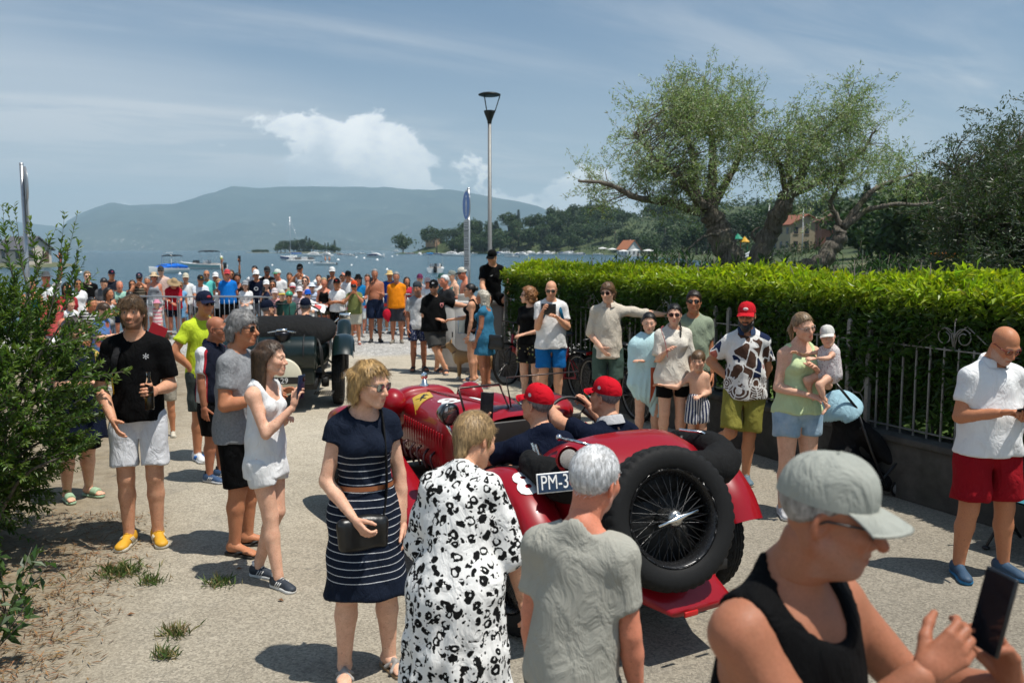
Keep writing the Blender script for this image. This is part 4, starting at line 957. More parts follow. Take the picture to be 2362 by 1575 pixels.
def haze():
 m = MB(); m.box((0, 6900, 549), (33000, 18600, 1104)); me = m.mesh('haze', None, False); t = NT('lake_haze')
 v = t.n('ShaderNodeVolumePrincipled', {'Color': (.58, .84, 1.0), 'Density': HAZE_D, 'Anisotropy': 0.0}); t.N.remove(t.b); t.L.new(v.outputs[0], t.out.inputs['Volume']); me.materials.append(t.m); obj('haze', me, kind='stuff')
HAZE_D = 1.0e-4
haze()
# lawn behind the hedge
HA = V3(5.08, 4.5, 0); HD = nrm(V3(-.474, 1, 0)); HN = V3(HD[1], -HD[0], 0); HLEN = 12.15           # line of the garden wall, going away; HN points into the garden
def hpt(s, n, z=0.0): return HA+HD*s+HN*n+V3(0, 0, z)
def lawn():
 t = NT('lawn'); c = t.mix(t.ramp(t.noise(3, 5), .3, .7), (.06, .12, .02), (.13, .21, .045)); c = t.mix(t.ramp(t.noise(90, 2), .3, .8), c, (.10, .18, .03)); t.set(col=c, rough=.9, normal=t.bump(t.noise(120, 3), .8, .02))
 xs = np.linspace(0, HLEN-.12, 20); ns = np.linspace(.30, 40, 20); S, N = np.meshgrid(xs, ns, indexing='ij'); P = HA+HD*S[..., None]+HN*N[..., None]; P[..., 2] = .42; P[:, 0, 2] = -.02
 k = P[..., 1] > 24.3; P[..., 1] = np.minimum(P[..., 1], 24.3)
 obj('lawn', mk_mesh('lawn', P.reshape(-1, 3), grid_faces(20, 20), t.m), kind='structure')
lawn()
# ------------------------------------------------------------------ vegetation
def bark(name='bark', c1=(.045, .036, .028), c2=(.24, .21, .17)):
 if name in MATS: return MATS[name]
 t = NT(name); v = t.mapv((1, 1, .25)); f = t.noise(22, 6, .65, v, 1.2); c = t.mix(t.ramp(f, .3, .7), c1, c2); c = t.mix(t.ramp(t.noise(3, 3), .55, .75, 0, .45), c, (.10, .11, .03)); MATS[name] = t.set(col=c, rough=.9, normal=t.bump(f, .9, .03)); return MATS[name]
def jit(c, n, a=.25, rng=RNG):
 c = A_(c); k = rng.uniform(1-a, 1+a, (n, 1)); h = rng.normal(0, .07, (n, 3)); return np.clip(c*k*(1+h), .002, 1)
# -- laurel hedge
def hedge():
 rng = np.random.default_rng(11); e = empty('laurel_hedge', 'long clipped laurel hedge glowing yellow-green on top, behind the garden fence', 'hedge', loc=tuple(hpt(0, 0)))
 o0 = hpt(0, 0); n = 60000; s = rng.uniform(0, HLEN, n); u = rng.uniform(0, 1, n); top = u < .38; fr = ~top
 w = rng.beta(1.1, 1.6, n)*1.0+.14; z = np.where(top, 1.87+.045*np.sin(s*2.3)+.04*np.sin(s*7.7+w*4)+.03*np.sin(s*17+w*9)+.10*(rng.uniform(0, 1, n) < .012)-rng.exponential(.045, n)+rng.uniform(0, .05, n), 0)
 zf = rng.beta(1.35, .95, n)*1.34+.52; nf = -.02+rng.exponential(.13, n)+.05*np.sin(s*4.3+zf*5)+np.clip(1.15-zf, 0, 1)*.20; nn = np.where(top, w, np.minimum(nf, .9)); z = np.where(top, z, zf)
 keep = top | (rng.uniform(0, 1, n) < np.clip((zf-.25)/.6, .55, 1)); 
 endm = rng.uniform(0, 1, n) < .05; s = np.where(endm & fr, HLEN-rng.exponential(.06, n), s); nn = np.where(endm & fr, rng.uniform(.1, 1.15, n), nn)
 P = (HD*s[:, None]+HN*nn[:, None]); P[:, 2] += z
 D = np.where(top[:, None], V3(0, 0, .55)+rand_dirs(n, rng)*.9, -HN*.75+V3(0, 0, .35)+rand_dirs(n, rng)*.85); Nn = np.where(top[:, None], V3(0, 0, 1)+rand_dirs(n, rng)*.8, -HN+V3(0, 0, .8)+rand_dirs(n, rng)*.7)
 tip = np.clip((z-1.60)/.26, 0, 1)[:, None]*rng.uniform(.5, 1, (n, 1)); C = jit((.048, .10, .018), n, .35, rng)*(1-tip)+jit((.40, .50, .025), n, .25, rng)*tip  # yellow new growth, its colour brightened towards the top for the sunlit glow
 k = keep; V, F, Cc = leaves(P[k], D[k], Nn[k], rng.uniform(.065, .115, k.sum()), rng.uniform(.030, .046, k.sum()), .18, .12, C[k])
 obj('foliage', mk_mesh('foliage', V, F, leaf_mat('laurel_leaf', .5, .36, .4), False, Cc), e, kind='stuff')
 # twigs and stems inside
 m = MB()
 for i in range(150):
  s0 = rng.uniform(0, HLEN); n0 = rng.uniform(.35, .8); p = [HD*s0+HN*n0+V3(0, 0, .36)]
  for k_ in range(4): p.append(p[-1]+V3(0, 0, .38)+rng.normal(0, .07, 3))
  m.tube(p, [.016, .014, .011, .008, .004], 5)
 m.build('stems', bark(), e, kind='stuff')
 core = MB(); t = NT('hedge_shade'); t.set(col=t.mix(t.noise(9, 4), (.010, .018, .006), (.025, .05, .012)), rough=.9)  # dark sheets added inside to block light, with the hedge's inner shade as colour
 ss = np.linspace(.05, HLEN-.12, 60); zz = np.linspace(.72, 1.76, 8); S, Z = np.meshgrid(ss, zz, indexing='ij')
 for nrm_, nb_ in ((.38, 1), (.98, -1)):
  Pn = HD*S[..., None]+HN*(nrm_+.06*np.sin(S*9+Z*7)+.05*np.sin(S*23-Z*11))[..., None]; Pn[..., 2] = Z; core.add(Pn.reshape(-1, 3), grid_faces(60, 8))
 Sx, Nx = np.meshgrid(ss, np.linspace(.38, .98, 5), indexing='ij'); Pn = HD*Sx[..., None]+HN*Nx[..., None]; Pn[..., 2] = 1.76; core.add(Pn.reshape(-1, 3), grid_faces(60, 5)); core.build('shade_core', t.m, e, kind='stuff')
hedge()
def garden_wall():
 t = NT('mossy_render'); n = t.noise(5, 7, .65); c = t.mix(t.ramp(n, .3, .7), (.035, .033, .03), (.085, .08, .07)); c = t.mix(t.ramp(t.noise(2.2, 4), .5, .7, 0, .7), c, (.025, .028, .018)); mt = t.set(col=c, rough=.95, normal=t.bump(n, .6, .03))
 e = empty('garden_wall', 'low dark rendered garden wall under the iron fence', 'wall', loc=tuple(hpt(0, 0))); M = np.stack([HD, HN, V3(0, 0, 1)], 1)
 m = MB(); m.box((0, 0, 0), (HLEN, .26, .50), bev=.012); m.xform(M, HD*HLEN/2+HN*.0+V3(0, 0, .25)); m.build('wall_body', mt, e)
 m = MB(); m.box((0, 0, 0), (HLEN+.02, .32, .06), bev=.012); m.xform(M, HD*HLEN/2+V3(0, 0, .53)); m.build('coping', mt, e)
 # iron fence
 ir = plain('flaking_white_iron', (.22, .21, .19), .65, .2, .45, 30, .5, 120); f = empty('iron_fence', 'old white iron fence with bars and scrolls along the hedge', 'fence', loc=tuple(hpt(0, 0, .56)))
 L = HLEN; npan = 6; pl = L/npan
 bar = MB(); bar.box((0, 0, .41), (.014, .014, .82)); bme = bar.mesh('bar', ir, False); post = MB(); post.box((0, 0, .48), (.042, .042, .96)); post.ball((0, 0, .97), .028, 8); pme = post.mesh('post', ir, False)
 sp = MB(); a = np.linspace(0, 2*math.pi*1.35, 26)
 for q in (-1, 1):
  r = .085-.052*(a/a[-1]); sp.tube(np.stack([q*(.09-r*np.cos(a)), 0*a, .10+r*np.sin(a)], 1), .0065, 5); sp.tube([(q*.005, 0, .0), (q*.03, 0, .13), (q*.12, 0, .20), (q*.36, 0, .02)], .006, 5)
 sp.tube([(0, 0, 0), (0, 0, .24)], .007, 5); sp.ball((0, 0, .25), .016, 6); sme = sp.mesh('scroll', ir)
 ln = MB(); a2 = np.linspace(0, 2*math.pi, 30); ln.tube(np.stack([.085*np.cos(a2), 0*a2, .20+.10*np.sin(a2)], 1), .006, 5); ln.tube(np.stack([.10*np.sin(a2/2*2)*np.sign(1), 0*a2, .45+.16*np.cos(a2)], 1), .006, 5); ln.tube([(-.1, 0, .34), (0, 0, .70), (.1, 0, .34)], .006, 5); lme = ln.mesh('lattice', ir)
 rz = math.atan2(HD[1], HD[0])
 def put(me, nm, s, z=0.0):
  o = obj(nm, me, f); o.location = Vector(HD*s+V3(0, 0, z)); o.rotation_euler = (0, 0, rz); return o
 for i in range(npan+1): put(pme, 'post', min(i*pl, L-.03))
 for i in range(npan):
  s0 = i*pl; put(pme, 'post', s0+.24); put(lme, 'lattice', s0+.13)
  for zr in (.05, .80):
   m = MB(); m.box((0, 0, 0), (pl-.05, .022, .012)); o = obj('rail', m.mesh('rail', ir, False), f); o.location = Vector(HD*(s0+pl/2)+V3(0, 0, zr)); o.rotation_euler = (0, 0, rz)
  for k in np.arange(s0+.38, s0+pl-.05, .14): put(bme, 'bar', k)
  put(sme, 'scroll', s0+pl*.56, .81)
garden_wall()
def oleanders():
 rng = np.random.default_rng(5)
 specs = []
 for i in range(34):
  s = rng.uniform(-.2, HLEN+1.2); n = rng.uniform(1.5, 4.2); specs.append((s, n, rng.uniform(1.92, 2.22)+n*.05))
 for i, (s, n, hgt) in enumerate(specs):
  if s > HLEN-2.6: hgt = min(hgt, 2.10)
  o0 = hpt(s, n, .40); nsh = 40; Vs = MB(); PP, DD, NN, LL = [], [], [], []
  for k in range(nsh):
   d = nrm(V3(rng.normal(0, .33), rng.normal(0, .33), 1)); hh = (hgt-.4)*rng.uniform(.65, 1.05); p0 = V3(rng.normal(0, .12), rng.normal(0, .12), 0); Vs.tube([p0, p0+d*hh*.5, p0+d*hh], [.012, .008, .003], 4)
   tt = rng.uniform(.30, 1, 34); base = p0+d*hh*tt[:, None]; r = rand_dirs(34, rng); PP.append(base); DD.append(r*V3(1, 1, .5)+d*.9); NN.append(rand_dirs(34, rng)+V3(0, 0, .6)); LL.append(rng.uniform(.10, .17, 34))
  PP, DD, NN, LL = map(np.concatenate, (PP, DD, NN, LL)); V, F, C = leaves(PP, DD, NN, LL, .020, .15, .08, jit((.045, .105, .025), len(PP), .35, rng))
  e = empty('oleander_shrub', 'dark narrow-leaved oleander shrub growing behind the laurel hedge', 'shrub', 'oleanders behind the hedge', tuple(o0)); obj('foliage', mk_mesh('foliage', V, F, leaf_mat('oleander_leaf', .3, .4), False, C), e); Vs.build('stems', bark(), e)
oleanders()
def tree_from(name, label, limbs, blobs, Y0, ntw, leafc, leafL, leafW, seed, thick, tw=30, under=(.17, .19, .15), cat='tree', twl=.28, group=None, clump=.15):
 """limbs: list of ([(px,py,dY)...], r0, r1); blobs: (px, py, rx, ry) foliage masses"""
 rng = np.random.default_rng(seed); base = at(limbs[0][0][0][0], limbs[0][0][0][1], Y0); base[2] = .4; e = empty(name, label, cat, group, tuple(base)); lp = []; tr = MB(); br = MB()
 for i, (pts, r0, r1) in enumerate(limbs):
  W = A_([at(a, b, Y0+d) for a, b, d in pts]); W = smooth_pts(W, 6*len(pts)); W = W+np.cumsum(rng.normal(0, .008, W.shape), 0); rad = np.linspace(r0, r1, len(W))*(1+.10*np.sin(np.arange(len(W))*1.9+i))
  if i < thick: W = np.concatenate([[W[0]-V3(0, 0, W[0][2]-.35)], W]); rad = np.concatenate([[r0*1.25], rad])
  V, F = tube(W, rad, 10 if i < thick else 6)
  if i < thick: V = V+.12*rad.mean()*np.stack([np.sin(V[:, 2]*14+V[:, 0]*9), np.sin(V[:, 2]*11+V[:, 1]*13), 0*V[:, 0]], 1)
  (tr if i < thick else br).add(V-base, F)
  if i >= thick: lp.append(W)
 tr.build('trunk', bark(), e); L = np.concatenate(lp); PP, DD, NN = [], [], []; wts = A_([b[2]*b[3] for b in blobs], float); wts /= wts.sum()
 cen = []
 for k in range(ntw//13):
  b = blobs[rng.choice(len(blobs), p=wts)]; a = rng.uniform(0, 6.28); q = math.sqrt(rng.uniform(0, 1))*.88; cen.append(at(b[0]+b[2]*q*math.cos(a), b[1]+b[3]*q*math.sin(a), Y0+rng.normal(0, .6)))
 for k in range(ntw):
  b = blobs[rng.choice(len(blobs), p=wts)]; a = rng.uniform(0, 6.28); q = math.sqrt(rng.uniform(0, 1))*1.04; p = cen[rng.integers(len(cen))]+rng.normal(0, clump, 3)
  j = np.argmin(((L-p)**2).sum(1)+rng.uniform(0, .15, len(L))); a0 = L[j]
  if k % 5 == 0:
   md = (a0+p)/2+rng.normal(0, .08, 3)+V3(0, 0, .05); br.tube(smooth_pts([a0, md, p], 5)-base, [.009, .007, .006, .004, .003], 4, cap=False)
  dr = nrm((p-a0)*.7+rand_dirs(1, rng)[0]*.9+V3(0, 0, .25)); t_ = rng.uniform(-.35, 1, tw); pts = p+dr*(t_*twl)[:, None]+rng.normal(0, .022, (tw, 3)); PP.append(pts); DD.append(dr*.8+rand_dirs(tw, rng)); NN.append(rand_dirs(tw, rng)+V3(0, 0, .8))
  br.tube([p-base, p+dr*twl-base], [.003, .001], 3, cap=False)
 PP, DD, NN = map(np.concatenate, (PP, DD, NN)); n = len(PP); mixu = (rng.uniform(0, 1, (n, 1)) < .35); C = np.where(mixu, jit(under, n, .3, rng), jit(leafc, n, .35, rng)); V, F, C = leaves(PP, DD, NN, rng.uniform(.75, 1.25, n)*leafL, leafW, .12, .05, C)
 cr = obj('crown', mk_mesh('crown', V-base, F, leaf_mat('olive_leaf', .28, .45), False, C), e); br.build('branches', bark(), e); return e
tree_from('olive_tree', 'large old olive tree with three gnarled leaning trunks behind the hedge', [
 ([(1705, 618, 0), (1668, 570, 0), (1652, 520, .1), (1625, 482, .1)], .21, .16), ([(1742, 618, .1), (1775, 545, .1), (1808, 490, 0), (1832, 440, 0)], .17, .12), ([(1850, 622, -.3), (1895, 598, -.3), (1932, 552, -.3), (1942, 522, -.3)], .15, .10),
 ([(1618, 490, 0), (1560, 472, 0), (1480, 462, -.2), (1420, 432, -.3), (1350, 425, -.4)], .085, .02), ([(1618, 485, 0), (1596, 430, .1), (1590, 370, .2), (1560, 300, .2), (1535, 235, .3)], .10, .015), ([(1630, 485, .1), (1645, 420, .2), (1650, 350, .3), (1640, 260, .3), (1632, 180, .3)], .10, .015), ([(1640, 480, .1), (1680, 410, .3), (1710, 340, .4), (1712, 280, .5)], .08, .015), ([(1610, 470, -.1), (1575, 420, -.4), (1520, 370, -.6), (1470, 320, -.6)], .06, .012),
 ([(1835, 445, 0), (1862, 370, .1), (1893, 312, .2), (1965, 255, .2)], .085, .014), ([(1820, 450, 0), (1795, 385, -.2), (1772, 325, -.3)], .06, .012), ([(1845, 440, .1), (1905, 400, .3), (1978, 352, .4), (2012, 300, .4)], .07, .012), ([(1825, 440, .2), (1815, 380, .5), (1830, 300, .6)], .06, .012),
 ([(1938, 525, -.3), (1914, 470, -.3), (1942, 428, -.4)], .05, .02), ([(1945, 520, -.3), (2003, 450, -.3), (2062, 418, -.2), (2118, 396, -.2)], .065, .012), ([(1948, 525, -.3), (2012, 482, -.4), (2085, 470, -.5), (2160, 468, -.5), (2205, 440, -.5)], .055, .010), ([(1660, 540, -.1), (1620, 548, -.4), (1580, 575, -.5)], .03, .008), ([(1760, 580, .1), (1735, 545, .2), (1750, 520, .2)], .035, .012)],
 [(1555, 330, 118, 105), (1640, 245, 108, 95), (1590, 270, 120, 80), (1480, 405, 118, 58), (1385, 425, 62, 50), (1420, 450, 60, 32), (1700, 330, 86, 92), (1590, 440, 95, 60), (1830, 345, 108, 78), (1900, 300, 88, 70), (1975, 262, 56, 46), (1990, 372, 108, 72), (2080, 398, 58, 50), (1755, 405, 80, 60), (1885, 415, 95, 55)], 13.5, 2200, (.20, .28, .105), .062, .0150, 21, 3, tw=26, under=(.36, .41, .28))
tree_from('dark_olive_tree', 'dense dark olive tree with shaded foliage beyond the hedge end nearest the chair', [
 ([(2330, 640, 0), (2310, 560, 0), (2290, 500, 0)], .16, .12), ([(2290, 505, 0), (2250, 440, 0), (2215, 400, 0), (2180, 370, 0)], .06, .012), ([(2295, 500, 0), (2320, 420, .2), (2350, 330, .2)], .07, .012), ([(2300, 510, 0), (2360, 450, .2), (2420, 380, .3)], .06, .012), ([(2290, 520, -.2), (2230, 520, -.4), (2195, 560, -.5)], .04, .010)],
 [(2275, 450, 80, 65), (2340, 385, 52, 52), (2235, 400, 36, 30), (2310, 510, 90, 70), (2230, 530, 55, 60), (2420, 400, 80, 110), (2350, 570, 60, 50), (2290, 590, 80, 30), (2400, 520, 90, 80)], 10.2, 2000, (.05, .085, .028), .055, .016, 31, 1, tw=36, clump=.20, under=(.075, .095, .06))
# -- the shrub on the left edge
def shrub():
 rng = np.random.default_rng(17); c0 = gnd(-128, 1290); e = empty('roadside_shrub', 'tall bushy green shrub with long leafy shoots beside the dirt verge', 'shrub', loc=(c0[0], c0[1], 0)); PP, DD, NN, CC, LL = [], [], [], [], []; st = MB()
 def shoot(p0, d, L, n, bend=.35):
  P = [p0]; dd = nrm(d)
  for k in range(6): P.append(P[-1]+dd*L/6); dd = nrm(dd+V3(0, 0, bend*.12)+rng.normal(0, .05, 3))
  P = A_(P); st.tube(P[::2], np.linspace(.0045, .001, 4), 3, cap=False); t = np.sort(rng.uniform(.08, 1.0, n)); i = np.minimum((t*6).astype(int), 5); f = (t*6-i)[:, None]; pp = P[i]*(1-f)+P[i+1]*f; ax = P[i+1]-P[i]; ax /= np.linalg.norm(ax, axis=1, keepdims=True)
  r = rand_dirs(n, rng); r -= ax*(r*ax).sum(1, keepdims=True); PP.append(pp); DD.append(r*.9+ax*.75); NN.append(ax*.4+V3(0, 0, 1)+rand_dirs(n, rng)*.5); LL.append(rng.uniform(.045, .080, n)*(1-.35*t)); tip = (t**3)[:, None]*.6; CC.append(jit((.075, .145, .026), n, .35, rng)*(1-tip)+jit((.16, .22, .035), n, .2, rng)*tip)
 cen = [(V3(-.05, .05, 1.15), V3(1.0, 1.0, .90)), (V3(-.35, .1, .55), V3(.80, 1.0, .60)), (V3(-.25, -.2, 1.65), V3(.62, .8, .62)), (V3(-.9, -.6, 1.2), V3(.9, 1.0, 1.2))]
 for k in range(3800):
  c, r = cen[rng.choice(4, p=[.42, .26, .14, .18])]; d = rand_dirs(1, rng)[0]
  if d[1] > .5 and rng.uniform() < .6: d[1] *= -1
  p = c+r*d*rng.uniform(.62, .97); p[2] = max(p[2], .12); shoot(p, d*.8+V3(.05, 0, .55)+rand_dirs(1, rng)[0]*.5, rng.uniform(.16, .36), 36)
 for (px, py, qx, qy) in ((120, 700, 172, 492), (60, 690, 128, 520), (60, 650, 20, 470), (140, 720, 212, 602), (150, 690, 180, 560), (150, 780, 218, 690), (30, 640, -10, 465), (90, 640, 65, 500), (170, 930, 262, 868), (150, 880, 238, 838), (180, 770, 275, 700), (110, 740, 160, 560), (120, 800, 240, 760), (150, 1050, 235, 1010), (130, 980, 240, 930), (190, 870, 300, 858)):
  for j in range(2):
   Yq = c0[1]+rng.uniform(-.5, .2); a, b = at(px, py, Yq)-V3(c0[0], c0[1], 0), at(qx+rng.uniform(-12, 12)*j, qy+rng.uniform(-10, 30)*j, Yq)-V3(c0[0], c0[1], 0); shoot(a, b-a, np.linalg.norm(b-a), 30 if j else 40, .15)
 PP, DD, NN, CC, LL = map(np.concatenate, (PP, DD, NN, CC, LL)); V, F, C = leaves(PP, DD, NN, LL, LL*.36, .18, .10, CC); obj('foliage', mk_mesh('foliage', V, F, leaf_mat('shrub_leaf', .36, .42), False, C), e, kind='stuff')
 for k in range(26):
  a = rng.uniform(0, 6.28); p = V3(rng.normal(0, .15), rng.normal(0, .15), 0); q = p+V3(math.cos(a)*.75, math.sin(a)*.75, rng.uniform(.7, 1.7)); st.tube(smooth_pts([p, (p+q)/2+V3(0, 0, .2), q], 7), np.linspace(.020, .006, 7), 5, cap=False)
 st.build('stems', bark(), e, kind='stuff')
shrub()
def plant(px, py, label, h=.35, n=9, seed=1, leafL=.09, col=(.045, .09, .02)):
 rng = np.random.default_rng(seed); g = gnd(px, py); st = MB(); PP, DD, NN = [], [], []
 for k in range(n):
  d = nrm(V3(rng.normal(0, .5), rng.normal(0, .5), 1)); st.tube([(0, 0, 0), d*h*.5, d*h], [.005, .004, .002], 4); t = rng.uniform(.3, 1, 14); PP.append(d*h*t[:, None]); DD.append(rand_dirs(14, rng)+d*.6); NN.append(rand_dirs(14, rng)*.6+V3(0, 0, 1))
 PP, DD, NN = map(np.concatenate, (PP, DD, NN)); V, F, C = leaves(PP, DD, NN, rng.uniform(.6, 1.2, len(PP))*leafL, leafL*.4, .15, .15, jit(col, len(PP), .3, rng)); e = empty('low_plant', label, 'plant', loc=tuple(g)); obj('leaves', mk_mesh('leaves', V, F, leaf_mat('shrub_leaf', .36, .42), False, C), e); st.build('stems', bark(), e)
plant(15, 1420, 'small glossy-leaved plant at the foot of the shrub on the verge', .42, 10, 3)
plant(-30, 1520, 'second low leafy plant on the dry verge below the shrub', .45, 9, 5)
def grass_tuft(px, py, w, label, seed, n=190, dry=.3, h=.085):
 rng = np.random.default_rng(seed); g = gnd(px, py); p = rng.normal(0, w/2.4, (n, 3))*V3(1, .8, 0); d = V3(0, 0, 1)+rng.normal(0, .75, (n, 3))*V3(1, 1, .2); C = jit((.085, .14, .03), n, .3, rng); k = rng.uniform(0, 1, n) < dry; C[k] = jit((.30, .25, .12), k.sum(), .2, rng)
 V, F, C = leaves(p, d, rand_dirs(n, rng), rng.uniform(.5, 1.1, n)*h, .004, .1, .25, C); e = empty('grass_tuft', label, 'grass', None, tuple(g)); obj('blades', mk_mesh('blades', V, F, leaf_mat('grass_blade', .3, .6), False, C), e, kind='stuff')
grass_tuft(278, 1322, .20, 'largest grass tuft sprouting from the worn asphalt', 1, 320)
grass_tuft(352, 1345, .10, 'small thin grass tuft beside the largest tuft', 2, 90)
grass_tuft(505, 1350, .11, 'small green grass tuft near the striped sneakers', 3, 110)
grass_tuft(402, 1463, .11, 'yellowish grass tuft in the sandy asphalt', 4, 120, .6)
grass_tuft(382, 1516, .08, 'tiny grass tuft below the yellowish one', 5, 80, .4)
def litter():
 rng = np.random.default_rng(8); n = 3600; x = -2.30-np.abs(rng.normal(0, .42, n))-rng.uniform(0, .5, n); y = rng.uniform(3.9, 7.2, n); x += (y-5)*-.24; p = np.stack([x, y, np.full(n, .004)+rng.uniform(0, .02, n)], 1); d = rand_dirs(n, rng)*V3(1, 1, .12); V, F, C = leaves(p, d, V3(0, 0, 1)+rand_dirs(n, rng)*.4, rng.uniform(.03, .10, n), rng.uniform(.003, .010, n), .1, 0, jit((.20, .11, .045), n, .5, rng))
 obj('dry_litter', mk_mesh('dry_litter', V, F, leaf_mat('dry_leaf', .1, .8), False, C), None, 'brown dry needles and twigs littering the verge under the shrub', 'litter', None, 'stuff')
 for k, (px, py) in enumerate(((292, 1420), (1612, 1260), (365, 1112), (560, 1312), (1690, 1360), (640, 1385))):
  g = gnd(px, py); V, F, C = leaves([(0, 0, .006)], [(1, .4, .15)], [(0, 0, 1)], .05, .026, .3, .1, [(.22, .10, .04)]); obj('fallen_leaf', mk_mesh('fallen_leaf', V, F, leaf_mat('dry_leaf', .1, .8), False, C), None, 'single curled brown leaf lying on the pale asphalt', 'leaf', 'fallen leaves on the asphalt', None, tuple(g), k*1.1)
litter()
# -- far trees: a few kinds, many individuals
def crown_mesh(kind, seed):
 rng = np.random.default_rng(seed); PP, NN = [], []
 if kind == 'round':
  cl = [(V3(0, 0, .62), .30)]+[(V3(*(rand_dirs(1, rng)[0]*V3(.30, .30, .24)))+V3(0, 0, .60), rng.uniform(.12, .20)) for _ in range(13)]
  for c, r in cl: d = rand_dirs(95, rng); PP.append(c+d*r*rng.uniform(.75, 1.03, (95, 1))); NN.append(d)
  sz = .085; col = (.040, .075, .020)
 elif kind == 'cypress':
  t = rng.uniform(.05, 1, 900); r = .085*np.sin(np.pi*np.clip(t, 0, 1)**.7)**.8+.012; a = rng.uniform(0, 6.28, 900); PP.append(np.stack([r*np.cos(a), r*np.sin(a), t], 1)*1.0); NN.append(np.stack([np.cos(a), np.sin(a), 0*a+.4], 1)); sz = .045; col = (.018, .036, .014)
 elif kind == 'pine':
  for _ in range(16): c = V3(rng.normal(0, .24), rng.normal(0, .24), rng.uniform(.70, .88)); d = rand_dirs(70, rng)*V3(1.25, 1.25, .55); PP.append(c+d*.15); NN.append(d)
  sz = .065; col = (.026, .052, .018)
 else:
  for k in range(9): z = .12+.09*k; r = .30*(1-z)*1.05+.03; a = rng.uniform(0, 6.28, 90); q = np.sqrt(rng.uniform(.1, 1, 90)); PP.append(np.stack([r*q*np.cos(a), r*q*np.sin(a), z-.09*q+rng.normal(0, .015, 90)], 1)); NN.append(np.stack([np.cos(a), np.sin(a), 0*a+.7], 1))
  sz = .075; col = (.020, .042, .018)
 P, N = np.concatenate(PP), np.concatenate(NN); n = len(P); D = rand_dirs(n, rng)+N*.4; V, F, C = leaves(P, D, N+rand_dirs(n, rng)*.5, rng.uniform(.6, 1.3, n)*sz, rng.uniform(.6, 1.1, n)*sz*.8, .1, .1, jit(col, n, .4, rng))
 return mk_mesh('crown', V, F, leaf_mat('far_leaf_%s' % kind, .22, .6), False, C)
